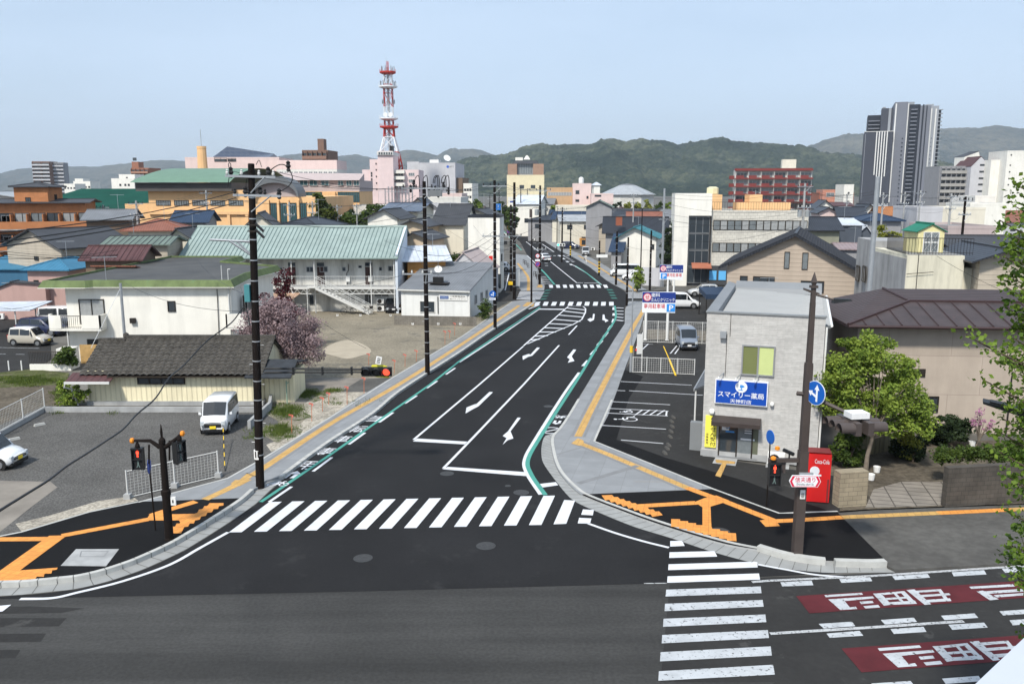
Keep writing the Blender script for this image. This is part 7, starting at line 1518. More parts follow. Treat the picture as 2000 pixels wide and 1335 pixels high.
for(u,v,Y),dz,s,r in(((0,440,26),1.2,.3,.018),((0,462,24),1.45,.25,.018),((0,475,22.5),1.65,.2,.020)):
    q=At(u-160,v+26,Y-3);span(h1['p']+Vector((-.25,-.3,h1['h']-dz)),q,s,r,'thick cables from the first left pole','thick black cable running left from the top of the nearest pole',n=14)
for v0_,v1_ in((492,498),(502,488),(478,497),(484,500)):span(At(-80,v0_,60),At(230,v1_,75),.4,.018,'low wires at the left edge','thin wire crossing above the blue roofs at the left edge')
for a,b,s in(((-60,600,55),(90,590,63),.3),((-60,586,56),(92,602,64),.3)):span(At(*a),At(*b),s,.012,'low wires at the left edge','thin wire crossing above the blue roofs at the left edge')
span(At(715,680,60),At(600,610,64),.1,.012,'wires over the vacant lot','thin wire over the vacant lot');span(h1['p']+Vector((.1,-.2,5.4)),At(680,727,40.5),-.02,.012,'wires over the vacant lot','thin wire over the vacant lot')
span(PO['L2']['p']+Vector((0,0,7.6)),At(1010,505,100),.6,.014,'wires over the vacant lot','thin wire over the vacant lot');span(At(690,556,60),PO['L3']['p']+Vector((0,0,9.6)),.9,.015,'wires over the vacant lot','thin wire over the vacant lot')
span(At(1830,500,60),At(2050,600,50),.3,.012,'wires by the roof hut','thin wire slanting over the cream building with the roof hut');span(At(1400,455,90),PO['S3']['p']+Vector((0,0,9)),.3,.014,'wires above the beige hall','thin wire above the beige hall');span(At(1310,470,100),At(1540,447,90),.6,.014,'wires above the beige hall','thin wire above the beige hall')
# thick drooping cable in the foreground
bp=h1['p'];cable('drop_cable','thick black drooping cable crossing the gravel lot from the nearest pole to the lower left',[bp+Vector((0,-.2,7.6)),At(478,600,37.6),At(452,630,36.6),At(405,665,34.5),At(360,712,32),At(330,738,30),At(303,778,28),At(268,808,26.2),At(240,838,24.6),At(205,862,23),At(165,888,21),At(130,910,19.5),At(95,937,18),At(50,965,16.4),At(0,996,14.8),At(-60,1035,13)],[.027]*76,CAB,n=6)
# short rooftop utility pole in front of the white flats
b=At(247,700,60);root=thing('utility_pole','slim leaning grey service pole in front of the white apartment wall','utility pole',(b.x,b.y,0));mb=MB();t0=At(235,553,60);mb.tube((0,0,0),(t0.x-b.x,0,t0.z),.12,STEEL,.09,10);mb.obj('shaft',root)
mb=MB();mb.tube((t0.x-b.x,0,t0.z-.3),(At(176,662,58).x-b.x,-2,2.6),.02,STEEL,n=4);mb.obj('stay_wire',root)
# ================================================================ traffic signals and street signs
SBR=mat('signal_brown',(.070,.056,.052),.5,.15,2);SBK=mat('signal_black',(.014,.015,.016),.5,.1);LR_=mat('lamp_red_lit',(.8,.05,.02),.4,0,emit=(1,.08,.04,1.4));LOFF=mat('lamp_dark',(.02,.02,.022),.15,0,spec=.7);LGR=mat('lamp_green_lit',(.02,.5,.35),.3,0,emit=(.05,.9,.6,1.2));LGOFF=mat('lamp_green_off',(.03,.07,.055),.2,0)
def hood(mb,c,r,l,m,axis='Y',sgn=-1):
    n=12;vs=[];c=Vector(c)
    for k in(0,1):
        for i in range(n+1):
            t=radians_(-30+240*i/n);x,z=r*cos(t),r*sin(t);d=sgn*l*k
            vs.append(c+(Vector((x,d,z))if axis=='Y' else Vector((d,x,z))))
    mb.add(vs,[(i,i+1,n+2+i,n+1+i)for i in range(n)],m)
radians_=math.radians
P1=PO['L1']['p'];ts=thing('traffic_signal','horizontal traffic signal showing red on a long arm from the nearest left pole','traffic signal',At(735,725,38.6),0)
o_=ts.location;ax=P1.x-o_.x
mb=MB();mb.tube((ax,0,.14),(-.7,-.0,.10),.055,SBK,n=8);mb.tube((ax,0,-.05),(-.7,-.0,-.03),.045,SBK,n=8); 
for t in(.3,.6,.9):x=ax+(-.7-ax)*t;mb.box(x-.04,x+.04,-.07,.07,-.16,.22,SBK)
mb.obj('arm',ts)
mb=MB();mb.hull([(-.68,-.08,-.22),(.72,-.08,-.22),(.72,.12,-.22),(-.68,.12,-.22)],[(-.68,-.08,.2),(.72,-.08,.2),(.72,.12,.2),(-.68,.12,.2)],SBK);mb.obj('housing',ts)
for i,lm in enumerate((LOFF,LOFF,LR_)):
    x=-.46+.47*i;mb=MB();mb.lathe([(.01,-.11),(.15,-.11),(.17,-.085),(.01,-.085)],(x,0,-.01),lm,16,'Y');mb.obj('lamp',ts);mb=MB();hood(mb,(x,-.08,-.01),.2,.28,SBK);mb.obj('hood',ts)
mb=MB();YS=mat('signal_strip_yellow',(.72,.68,.05),.6,.1);mb.add([(-.2,.13,-.24),(.6,.13,-.24),(.55,.13,-.34),(0,.13,-.30),(-.25,.13,.22),(.5,.13,.22),(.3,.13,.29),(-.2,.13,.29)],[(3,2,1,0),(4,5,6,7),(0,1,5,4)],YS);mb.obj('backing_strip',ts)
mb=MB();mb.box(-.12,.14,-.02,.02,.36,.72,WHITE_PL); 
for k_ in range(4):mb.box(-.06,.09,-.03,-.02,.42+k_*.07,.45+k_*.07,STEEL_D)
st=0;mb.xf(Matrix.Rotation(R(12),4,'Y'),st);mb.obj('name_plate',ts)
def man(mb,c,s,m,walk=False,dy=-.01):
    x,y,z=c;y+=dy
    mb.add([(x+.05*s*cos(t),y,z+.30*s+.05*s*sin(t))for t in[i*pi/5 for i in range(10)]],[tuple(range(10))],m)
    if walk:mb.add([(x-.06*s,y,z+.22*s),(x+.06*s,y,z+.22*s),(x+.05*s,y,z),(x+.14*s,y,z-.22*s),(x+.07*s,y,z-.24*s),(x,y,z-.05*s),(x-.08*s,y,z-.24*s),(x-.15*s,y,z-.22*s),(x-.05*s,y,z)],[tuple(range(9))],m)
    else:mb.add([(x-.1*s,y,z+.22*s),(x+.1*s,y,z+.22*s),(x+.1*s,y,z+.02*s),(x+.05*s,y,z),(x+.06*s,y,z-.25*s),(x+.01*s,y,z-.25*s),(x,y,z-.02*s),(x-.01*s,y,z-.25*s),(x-.06*s,y,z-.25*s),(x-.05*s,y,z),(x-.1*s,y,z+.02*s)],[tuple(range(11))],m)
def ped_signal(root,x,y,z,rz=0,name='pedestrian_signal',lit=True):
    M=Matrix.Translation((x,y,z))@Matrix.Rotation(rz,4,'Z')
    a=MB();a.box(-.19,.19,0,.2,-.85,0,SBK);a.box(-.22,.22,-.12,.02,-.02,.03,SBK);a.box(-.22,-.19,-.1,.02,-.85,-.02,SBK);a.box(.19,.22,-.1,.02,-.85,-.02,SBK);a.box(-.2,.2,-.1,.0,-.44,-.41,SBK);a.xf(M);h_=a.obj(name,root)
    b_=MB();b_.box(-.16,.16,-.01,-.005,-.39,-.04,LOFF);man(b_,(0,-.02,-.22),.52,LR_ if lit else mat('lamp_man_off',(.12,.17,.16),.4,0));b_.xf(M);b_.obj('red_lamp',h_)
    c_=MB();c_.box(-.16,.16,-.01,-.005,-.82,-.46,LOFF);man(c_,(0,-.02,-.64),.5,mat('lamp_man_off',(.12,.17,.16),.4,0),True);c_.xf(M);c_.obj('green_lamp',h_)
ORG_L=mat('lamp_orange',(.75,.25,.02),.4,0)
b=G(331,1052,.12);lp=thing('signal_post','dark ornamental post with two pedestrian signals on branching arms, left corner','signal post',(b.x,b.y,0));ht=zat(828,b.y,320)
mb=MB();mb.lathe([(.2,.1),(.16,.2),(.155,1.9),(.18,1.92),(.18,2.1),(.13,2.15),(.115,ht-.75),(.13,ht-.72),(.12,ht-.6),(.04,ht-.5),(.05,ht-.3),(.01,ht)],(0,0,0),POLE_BR,14);mb.obj('shaft',lp)
AL=At(258,863,b.y);AR_=At(356,846,b.y);za=zat(865,b.y,320)
def rel(u,v,o,Y=None):q=At(u,v,Y or o.location.y);return Vector((q.x-o.location.x,q.y-o.location.y,q.z))
for(u,v),s in(((258,860),-1),((356,846),1)):
    q=rel(u,v,lp);mb=MB();mb.path([(s*.1,0,rel(310,868,lp).z-.1),(s*.45,0,rel(310,866,lp).z+.12),(q.x,0,q.z)],[.09,.07,.05],POLE_BR,8);mb.obj('arm',lp)
    mb=MB();mb.lathe([(.02,-.08),(.1,-.05),(.11,.05),(.02,.1)],(q.x,0,q.z),ORG_L,10,'X');mb.obj('beacon',lp)
q=rel(268,875,lp);ped_signal(lp,q.x,0,q.z,R(4));q=rel(350,862,lp);ped_signal(lp,q.x,0,q.z,R(62),lit=False)
for u,v in((268,868),(350,853)):q=rel(u,v,lp);mb=MB();mb.lathe([(.09,-.2),(.1,-.05),(.04,.1)],(q.x,0,q.z),POLE_BR,8);mb.obj('hanger',lp)
mb=MB();q=rel(333,980,lp);mb.box(.17,.36,-.03,.03,q.z-.12,q.z+.22,WHITE_PL);mb.box(.23,.28,-.04,-.03,q.z-.02,q.z+.1,STEEL_D);mb.obj('plate',lp)
for u,v0_,v1_ in((291,868,905),(331,860,898)):mb=MB();a,c=rel(u,v0_,lp),rel(u,v1_,lp);mb.tube(a,c,.035,POLE_BR,n=6);mb.obj('drop_rod',lp)
b2=G(304,1035,.12);sg=thing('road_sign','blue sign seen edge-on on a thin dark post beside the left signal post','road sign',(b2.x,b2.y,0));mb=MB();t2=rel(291,905,sg);mb.tube((0,0,.1),t2,.03,POLE_BR,n=6);mb.obj('post',sg);mb=MB();mb.lathe([(.02,-.015),(.3,-.015),(.3,.015),(.02,.015)],(t2.x,0,t2.z-.1),mat('sign_blue',(0,0,0)),20,'X');mb.xf(Matrix.Translation((t2.x,0,0))@Matrix.Rotation(R(12),4,'Z')@Matrix.Translation((-t2.x,0,0)));mb.obj('sign_plate',sg)
# right main post
b=G(1556,1084,.12);rp_=thing('signal_post','tall weathered brown street post with lamp arm and finial on the right corner','lamp post',(b.x,b.y,0));PB=mat('post_brown_peeling',(.058,.045,.040),.6,.2,1.5,speck=(1.6,(.28,.31,.34),.70),spec=.4)
def sqsec(mb,w0,w1,z0,z1,m):mb.hull([(-w0,-w0,z0),(w0,-w0,z0),(w0,w0,z0),(-w0,w0,z0)],[(-w1,-w1,z1),(w1,-w1,z1),(w1,w1,z1),(-w1,w1,z1)],m)
zf=lambda v,u=1575:zat(v,b.y,u)
mb=MB();sqsec(mb,.165,.16,.1,zf(880),PB);sqsec(mb,.135,.125,zf(880),zf(712),PB);sqsec(mb,.095,.08,zf(712),zf(590),PB);sqsec(mb,.12,.12,zf(716),zf(708),PB);sqsec(mb,.075,.07,zf(590),zf(560),PB);sqsec(mb,.12,.12,zf(562),zf(557),PB);sqsec(mb,.05,.08,zf(557),zf(551),PB);sqsec(mb,.09,.005,zf(551),zf(531),PB);mb.obj('shaft',rp_)
mb=MB();q=rel(1632,586,rp_,b.y-.3);mb.hull([(-.35,-.05,zf(566)),(.2,-.05,zf(578)),(.2,.05,zf(578)),(-.35,.05,zf(566))],[(-.35,-.05,zf(562)),(.2,-.05,zf(572)),(.2,.05,zf(572)),(-.35,.05,zf(562))],PB);mb.tube((.1,0,zf(575)),q,.05,PB,.03,6);mb.obj('lamp_arm',rp_)
mb=MB();mb.hull([(q.x-.1,-.45,q.z-.1),(q.x+.55,-.4,q.z-.02),(q.x+.55,-.2,q.z-.02),(q.x-.1,-.15,q.z-.1)],[(q.x-.05,-.42,q.z+.06),(q.x+.5,-.38,q.z+.04),(q.x+.5,-.22,q.z+.04),(q.x-.05,-.18,q.z+.06)],SBK);mb.obj('lamp_head',rp_)
mb=MB();p0=Vector((-.3,0,zf(778,1560)));p1=Vector((0,0,zf(770)));e=At(1668,812,28.3);e=Vector((e.x-b.x,e.y-b.y,e.z)); 
mb.tube(p0+Vector((0,.2,.15)),p1,.08,PB,n=4);mb.tube(p1,e,.085,PB,.06,4);mb.obj('signal_arm',rp_)
# two back-to-back vehicle signals hanging from the arm end
ee=At(1668,812,28.3);tw_=thing('traffic_signal','pair of brown traffic signals with deep hoods seen from the side, right corner','traffic signal',ee,R(8))
for s in(-1,1):
    mb=MB();x0=s*.12;mb.box(min(x0,x0+s*.2),max(x0,x0+s*.2),-.75,.6,-.5,-.06,SBR);mb.obj('housing',tw_)
    for k_ in range(3):mb=MB();hood(mb,(x0+s*.2,-.55+k_*.46,-.28),.20,.52,SBR,'X',s);mb.obj('hood',tw_)
mb=MB();BX=mat('box_peeling_white',(.70,.70,.70),.7,.05,2,speck=(2.2,(.10,.035,.025),.60));mb.box(-.33,.33,-.42,.1,.0,.2,BX);mb.obj('control_box',tw_);mb=MB();mb.box(-.05,.05,-.3,-.2,-.6,0,SBR);mb.obj('hanger',tw_)
# round blue sign on the post
q=At(1593,767,b.y-.35);bs=thing('road_sign','round blue sign with white ahead and left arrows on the brown post','road sign',q,R(-61));SBLU=mat('sign_round_blue',(.008,.10,.42),.4,0)
mb=MB();mb.lathe([(.01,-.02),(.44,-.02),(.44,.0),(.01,.0)],(0,0,0),WS_,28,'Y');mb.lathe([(.01,-.028),(.42,-.028),(.42,-.021),(.01,-.021)],(0,0,0),SBLU,28,'Y');mb.obj('sign_plate',bs)
mb=MB();f_=lambda pts:mb.add([(x,-.034,z)for x,z in pts],[tuple(range(len(pts)))],WS_)
f_([(.04,-.3),(.12,-.3),(.12,.12),(.19,.12),(.08,.32),(-.03,.12),(.04,.12)]);mb.add([(x,-.036,z)for x,z in[(.04,-.16),(.04,-.06),(-.12,.02),(-.09,.08),(-.3,.04),(-.18,-.14),(-.15,-.06)]],[tuple(range(7))],WS_);mb.obj('arrow',bs)
# street name sign
q=At(1572,939,b.y-.5);ns=thing('street_name_sign','red and white pointed street name sign on the brown post','street sign',q,R(-2));wv=62*q.y/F/2*1.03;hv=.215
mb=MB();RS=mat('sign_red',(.62,.02,.06),.5,0);O=[(-wv,0),(-wv+.1,hv),(wv-.1,hv),(wv,0),(wv-.1,-hv),(-wv+.1,-hv)]
mb.hull([(x,-.03,z)for x,z in O],[(x,.03,z)for x,z in O],WS_); 
mb.add([(x,-.034,z)for x,z in[(-wv+.02,0),(-wv+.11,hv-.02),(-wv+.2,hv-.02),(-wv+.1,0),(-wv+.2,-hv+.02),(-wv+.11,-hv+.02)]],[tuple(range(6))],RS);mb.add([(x,-.034,z)for x,z in[(wv-.02,0),(wv-.11,-hv+.02),(wv-.2,-hv+.02),(wv-.1,0),(wv-.2,hv-.02),(wv-.11,hv-.02)]],[tuple(range(6))],RS)
for z in(hv-.03,-hv+.015):mb.box(-wv+.12,wv-.12,-.035,-.031,z,z+.015,RS)
mb.obj('sign_plate',ns);mb=MB();put_text(mb,'信夫通り',(-.36,-.038,-.03),(.72,0,0),(0,0,.19),RS,.02);put_text(mb,'Shinobu-dori St.',(-.3,-.038,-.145),(.62,0,0),(0,0,.085),STEEL_D,.0);mb.obj('lettering',ns);mb=MB();mb.box(-.2,.3,.03,.1,hv,hv+.08,STEEL);mb.obj('bracket',ns)
mb=MB();mb.box(-.08,.1,-.20,-.17,zf(970),zf(953),WHITE_PL);put_text(mb,'福島',(-.05,-.205,zf(968)),(.12,0,0),(0,0,.2),STEEL_D);mb.obj('number_plate',rp_)
# pedestrian signal at the right
mb=MB();z=zf(898,1555);mb.box(-1.25,.1,-.07,.07,z-.07,z+.07,PB);mb.tube((-.75,-.1,z+.42),(-.35,0,z+.22),.07,SBK,n=8);mb.tube((-.5,0,z),(-.5,0,z+.3),.03,SBK,n=6);mb.lathe([(.02,0),(.09,.03),(.09,.13),(.02,.16)],(-.98,-.1,z+.4),ORG_L,8);mb.box(-1.0,-.6,.02,.3,z-.5,z-.1,SBR);mb.obj('side_arm',rp_)
ped_signal(rp_,rel(1511,908,rp_).x,-.15,z-.08,R(3));mb=MB();mb.lathe([(.02,-.08),(.1,-.04),(.1,.04),(.02,.08)],(rel(1508,893,rp_).x,-.15,z+.12),ORG_L,10);mb.obj('beacon',rp_)
b3=G(1497,990,.12);sg=thing('road_sign','small blue sign edge-on atop a thin post left of the brown post','road sign',(b3.x,b3.y,0));t3=rel(1507,862,sg);mb=MB();mb.tube((0,0,.1),(0,0,t3.z),.03,POLE_BR,n=6);mb.obj('post',sg);mb=MB();mb.lathe([(.02,-.015),(.3,-.015),(.3,.015),(.02,.015)],(0,0,t3.z+.2),SBLU,20,'X');mb.xf(Matrix.Rotation(R(15),4,'Z'));mb.obj('sign_plate',sg)
# vending machine
vm=thing('vending_machine','red drinks vending machine with white script beside the pharmacy','vending machine',At(1590,980,38.0),R(-12));vm.location.z=.11;b=G(1572,980,.11);vm.location=(b.x,b.y,.11);VR=mat('vending_red',(.62,.015,.015),.35,.04,1,spec=.6);VRD=mat('vending_side',(.20,.03,.03),.5,.1,1)
mb=MB();w_,d_,h_=.98,.75,2.25;mb.hull([(0,0,.05),(w_,0,.05),(w_,d_,.05),(0,d_,.05)],[(0,.0,h_-.06),(w_,.0,h_-.06),(w_,d_,h_),(0,d_,h_)],VR);mb.box(.0,w_,.02,d_,h_,h_+.02,VRD);mb.box(.03,w_-.03,.03,d_,0,.05,BLACK);mb.obj('cabinet',vm)
mb=MB();put_text(mb,'Coca-Cola',(.3,-.012,1.78),(.6,0,0),(0,0,.2),WS_,.03);mb.obj('lettering',vm);mb=MB();mb.lathe([(.01,-.01),(.2,-.01),(.2,0),(.01,0)],(.32,0,1.45),WS_,18,'Y');mb.box(.12,.6,-.012,-.002,1.22,1.3,WS_);mb.obj('graphic',vm)
mb=MB();mb.box(.86,.93,-.03,0,.1,1.1,VRD);mb.obj('handle',vm)
# LED lamp at the right edge
lq=At(1968,800,15.5);ll=thing('street_lamp','flat black street lamp head reaching in from the right edge','street lamp',lq,R(-28))
mb=MB();mb.hull([(-.42,-.16,.1),(.22,-.2,-.06),(.22,.2,-.06),(-.42,.16,.1)],[(-.42,-.16,.14),(.22,-.2,.06),(.22,.2,.06),(-.42,.16,.14)],SBK);mb.box(.22,.42,-.14,.14,-.1,.04,SBK);mb.obj('lamp_head',ll);mb=MB();mb.hull([(-.3,-.1,.13),(0,-.13,.08),(0,.13,.08),(-.3,.1,.13)],[(-.3,-.1,.15),(0,-.13,.11),(0,.13,.11),(-.3,.1,.15)],STEEL_D);mb.obj('heat_sink',ll)
mb=MB();mb.path([(.4,0,-.05),(1.2,0,-.3),(1.5,0,-.9),(1.55,0,-9.3)],.06,STEEL_D,8);mb.obj('post',ll)
# white parapet at the lower right
cc_=At(1955,1330,3.0);root=MB();a,b_,c,d=At(1900,1340,3.2),At(2010,1236,3.5),At(2300,1236,3.5),At(2250,1500,3.0)
A_=[At(1895,1345,3.1),At(2015,1232,3.75),At(2250,1232,3.75),At(2200,1500,2.7),At(1800,1500,2.6)];zc_=A_[0].z
top=[(G(*uv,zc_).x-cc_.x,G(*uv,zc_).y-cc_.y)for uv in((1897,1342),(2005,1240),(2120,1300),(2120,1500),(1740,1500))]
root.prism(top,-.25,0,mat('white_parapet',(.47,.50,.56),.45,.03,3));o=root.obj('parapet');o.location=(cc_.x,cc_.y,zc_);tag(o,'corner of a white painted parapet close to the camera at the lower right','parapet')
# ================================================================ clinic signs, small street things
def clinic_sign(label,u0,u1,v0_,v1_,Y,base_v,post_u):
    a,b_=At(u0,v1_,Y),At(u1,v0_,Y);root=thing('billboard',label,'billboard',(a.x,Y,0),R(-6));w_,z0,z1=b_.x-a.x,a.z,b_.z;h_=z1-z0;NV=mat('sign_navy_clinic',(.015,.04,.22),.5,0);RDM=mat('sign_text_red',(.55,.02,.03),.5,0)
    mb=MB();mb.box(0,w_,0,.25,z0,z1,WS_);mb.box(0,w_,-.02,-.002,z0+h_*.5,z1,NV);mb.obj('panel',root)
    mb=MB();r=h_*.2;cx,cz=.12*w_+.08,z0+h_*.75;mb.lathe([(.01,-.005),(r,-.005),(r,0),(.01,0)],(cx,-.022,cz),RDM,20,'Y');mb.lathe([(.01,-.005),(r*.84,-.005),(r*.84,0),(.01,0)],(cx,-.029,cz),mat('logo_pink',(.72,.55,.58),.5,0),20,'Y')
    put_text(mb,'せ',(cx-r*.5,-.045,cz-r*.5),(r,0,0),(0,0,r),RDM,.03);mb.obj('logo',root)
    mb=MB();put_text(mb,'歯科',(w_*.27,-.03,z0+h_*.77),(w_*.26,0,0),(0,0,h_*.19),WS_,.03);put_text(mb,'たんじクリニック',(w_*.27,-.03,z0+h_*.54),(w_*.70,0,0),(0,0,h_*.18),WS_,.03)
    put_text(mb,'専用駐車場',(w_*(.05 if Y<90 else .30),-.01,z0+h_*.2),(w_*.64,0,0),(0,0,h_*.24),RDM,.02);mb.obj('lettering',root)
    px=w_*(.74 if Y<90 else .05);mb=MB();mb.box(px,px+h_*.40,-.03,-.002,z0+h_*.06,z0+h_*.44,mat('parking_blue',(.03,.25,.68),.5,0));put_text(mb,'P',(px+h_*.12,-.04,z0+h_*.11),(h_*.2,0,0),(0,0,h_*.27),WS_,.05);mb.obj('parking_symbol',root)
    for pu in post_u:mb=MB();x=(pu-u0)/(u1-u0)*w_;mb.lathe([(.2,.06),(.2,.1),(.12,.12),(.12,z0)],(x,.12,0),WHITE_PL,12);mb.obj('post',root)
clinic_sign('large clinic parking billboard with the parking symbol at its right, nearer of two',1254,1319,570,610,75.5,665,(1262,1305));clinic_sign('clinic parking billboard with the parking symbol at its left, farther of two',1288,1334,517,546,101,580,(1305,1317))
mesh_fence('mesh_fence','tall white mesh fence behind the clinic billboard posts',[(1256,668),(1400,672)],1.9,.0,5,z0=.1)
mesh_fence('mesh_fence','low white mesh fence between the parking bays and the pharmacy lot',[(1236,727),(1290,729),(1356,732)],1.15,.0,2,z0=.1)
o=wall_run('stone_wall','grey stone retaining wall behind the tall white mesh fence',[(1258,662),(1400,666)],.2,.9,BLOCK,z0=.1)
bnr=thing('banner','white upright banner panel beside the parking entrance cone','banner',G(1253,726,.12));bnr.location.z=0;mb=MB();mb.tube((0,0,.1),(0,0,3.1),.04,FRAME_W);mb.obj('post',bnr);mb=MB();mb.box(-.45,-.04,-.02,.0,1.5,3.0,WHITE_PL);mb.xf(Matrix.Rotation(R(20),4,'Z'));mb.obj('panel',bnr)
CRED=mat('cone_red',(.6,.03,.02),.5,0);CWH=WHITE_PL;cn=thing('traffic_cone','red and white traffic cone at the parking entrance','traffic cone',G(1245,684,.12));cn.location.z=.12;mb=MB();mb.box(-.2,.2,-.2,.2,0,.04,CRED);mb.lathe([(.16,.04),(.125,.2)],(0,0,0),CRED,12);mb.lathe([(.125,.2),(.09,.38)],(0,0,0),CWH,12);mb.lathe([(.09,.38),(.05,.6),(.03,.7)],(0,0,0),CRED,12);mb.obj('cone',cn)
sp_=thing('sign_post','slim silver post with a yellow band at the right pavement edge','post',G(1232,726,.12));sp_.location.z=0;mb=MB();mb.tube((0,0,.1),(0,0,zat(545,sp_.location.y)),.05,STEEL);mb.tube((0,0,.1),(0,0,1.6),.11,STEEL);mb.obj('shaft',sp_);mb=MB();mb.lathe([(.125,0),(.125,.5)],(0,0,1.6),mat('guard_yellow',(0,0,0)),10);mb.obj('band',sp_)
gy=thing('stay_guard','slanting yellow guarded stay wire over the pharmacy lot fence','stay wire',G(1320,733,.12));gy.location.z=0;a=At(1296,676,66)-gy.location;mb=MB();YG=mat('guard_yellow',(0,0,0));mb.tube((0,0,.1),(a.x*.5,a.y*.5,.1+a.z*.5),.07,YG);mb.tube((a.x*.5,a.y*.5,.1+a.z*.5),a,.035,YG);mb.obj('guard',gy)
k_=0
for(x,y)in C3([(1050,118),(1040,145),(1043,178),(1035,210),(1030,245),(1020,298),(1010,320),(995,350)]):
    mb=MB();mb.hull([(-.08,-.24,0),(.08,-.24,0),(.08,.24,0),(-.08,.24,0)],[(-.05,-.21,.1),(.05,-.21,.1),(.05,.21,.1),(-.05,.21,.1)],ASPH_GREY);o=mb.obj('wheel_stop');o.location=G(x,y,.115);o.rotation_euler.z=.15;tag(o,'weathered grey wheel stop in the pharmacy lot, %s'%['farthest of the row','second farthest','third farthest','fourth farthest','fifth farthest','third nearest','second nearest','nearest of the row'][k_],'wheel stop','wheel stops of the pharmacy lot');k_+=1
for(x,y),l_ in(((258,167),'white concrete wheel stop near the left mesh fence'),((92,262),'white concrete wheel stop beside the white car at the left edge')):
    (u,v),=C1([(x,y)]);mb=MB();mb.hull([(-.3,-.09,0),(.3,-.09,0),(.3,.09,0),(-.3,.09,0)],[(-.27,-.06,.12),(.27,-.06,.12),(.27,.06,.12),(-.27,.06,.12)],CONC_KERB);o=mb.obj('wheel_stop');o.location=G(u,v,.06);o.rotation_euler.z=R(50);tag(o,l_,'wheel stop')
(u,v),=C1([(1465,440)]);st_=thing('stay_guard','black and yellow striped stay wire guard near the white box van','stay wire',G(u,920,.06));a=At(436,838,44)-st_.location;mb=MB()
for i in range(10):mb.tube((a.x*i/10,a.y*i/10,a.z*i/10+.05),(a.x*(i+1)/10,a.y*(i+1)/10,a.z*(i+1)/10+.05),.024,YG if i%2 else BLACK,n=6)
mb.obj('guard',st_)
# signs along the far road
def round_sign(label,u,v,Y,r,m,rim=None,post_v=None,rz=0,plate=None):
    q=At(u,v,Y);root=thing('road_sign',label,'road sign',(q.x,q.y,0),R(rz));mb=MB();mb.lathe([(.01,-.02),(r,-.02),(r,0),(.01,0)],(0,0,q.z),rim or m,22,'Y');mb.lathe([(.01,-.03),(r*.8,-.03),(r*.8,-.021),(.01,-.021)],(0,0,q.z),m,22,'Y');mb.obj('sign_plate',root)
    if post_v:mb=MB();mb.tube((0,.05,.05),(0,.05,q.z+r),.04,STEEL);mb.obj('post',root)
    return root,q.z
r1,z=round_sign('round blue sign with white arrows on the pole behind the small office',962,574,PO['L3']['p'].y-.4,.33,SBLU,SBLU);mb=MB();f2=lambda pts:mb.add([(x,-.036,z+y)for x,y in pts],[tuple(range(len(pts)))],WS_);f2([(.05,-.22),(.1,-.22),(.1,.08),(.16,.08),(.075,.22),(-.01,.08),(.05,.08)]);f2([(-.05,-.05),(-.05,.03),(-.2,-.07),(-.05,-.17),(-.05,-.11),(.045,-.11),(.045,-.05)]);mb.box(-.3,.3,-.03,0,z-.58,z-.38,WS_);put_text(mb,'軽車両を除く',(-.25,-.036,z-.54),(.5,0,0),(0,0,.1),SBLU,.01);mb.obj('arrow',r1)
RR=mat('sign_red',(0,0,0));r2,z=round_sign('round red rimmed speed sign on the left of the far road',1050,499.5,118,.3,WS_,RR,True);mb=MB();put_text(mb,'30',(-.13,-.035,z-.1),(.26,0,0),(0,0,.2),SBLU,.03);mb.box(-.35,.35,-.03,0,z-.75,z-.48,WS_);mb.obj('plate',r2)
mb=MB();mb.lathe([(.01,-.02),(.33,-.02),(.33,0),(.01,0)],(0,0,z-1.15),RR,22,'Y');mb.lathe([(.01,-.03),(.26,-.03),(.26,-.021),(.01,-.021)],(0,0,z-1.15),mat('sign_round_blue',(0,0,0)),22,'Y');mb.add([(-.22,-.036,z-.97),(-.17,-.036,z-.93),(.22,-.036,z-1.33),(.17,-.036,z-1.37)],[(0,3,2,1)],RR);mb.obj('no_parking_plate',r2)
r3,z=round_sign('pair of small round signs far up the left side of the road',993.5,444,235,.45,WS_,RR,True);mb=MB();mb.lathe([(.01,-.02),(.45,-.02),(.45,0),(.01,0)],(0,0,z-1.1),mat('sign_purple',(.2,.08,.35),.5,0),16,'Y');mb.obj('lower_plate',r3)
q=At(973,404,190);root=thing('road_sign','large blue direction sign high over the far left of the street','road sign',(q.x,q.y,0));mb=MB();mb.box(-.55,.55,-.05,0,q.z-.7,q.z+.7,mat('sign_dir_blue',(.02,.16,.5),.5,0));put_text(mb,'↑',(-.1,-.06,q.z-.5),(.2,0,0),(0,0,1.0),WS_,.03);mb.obj('sign_plate',root);mb=MB();mb.tube((.7,.1,0),(.7,.1,q.z+.8),.09,STEEL);mb.tube((.7,.1,q.z),(-.5,.1,q.z),.05,STEEL);mb.obj('post',root)
q=At(1095.5,478,145);root=thing('traffic_signal','white cased traffic signal showing green over the far right pavement','traffic signal',(q.x,q.y,q.z));mb=MB();mb.box(-.72,.72,0,.2,-.24,.24,WHITE_PL);mb.obj('housing',root)
for i,lm in enumerate((LGR,LOFF,LOFF)):mb=MB();mb.lathe([(.01,-.03),(.17,-.03),(.17,0),(.01,0)],(-.46+i*.46,0,0),lm,14,'Y');mb.obj('lamp',root)
mb=MB();mb.tube((.7,.1,0),(1.75,.1,0),.05,STEEL_D);mb.tube((-.1,.1,-.24),(-.1,.1,-.8),.04,STEEL_D);mb.obj('arm',root)
q=At(1176,500,122);root=thing('traffic_signal','white cased traffic signal seen from behind on the guarded right pole','traffic signal',(q.x,q.y,q.z));mb=MB();mb.box(-.8,.8,0,.2,-.2,.2,WHITE_PL);mb.obj('housing',root);mb=MB();mb.tube((-.4,.1,0),(-.4,.1,-1.5),.05,STEEL_D);mb.obj('arm',root)
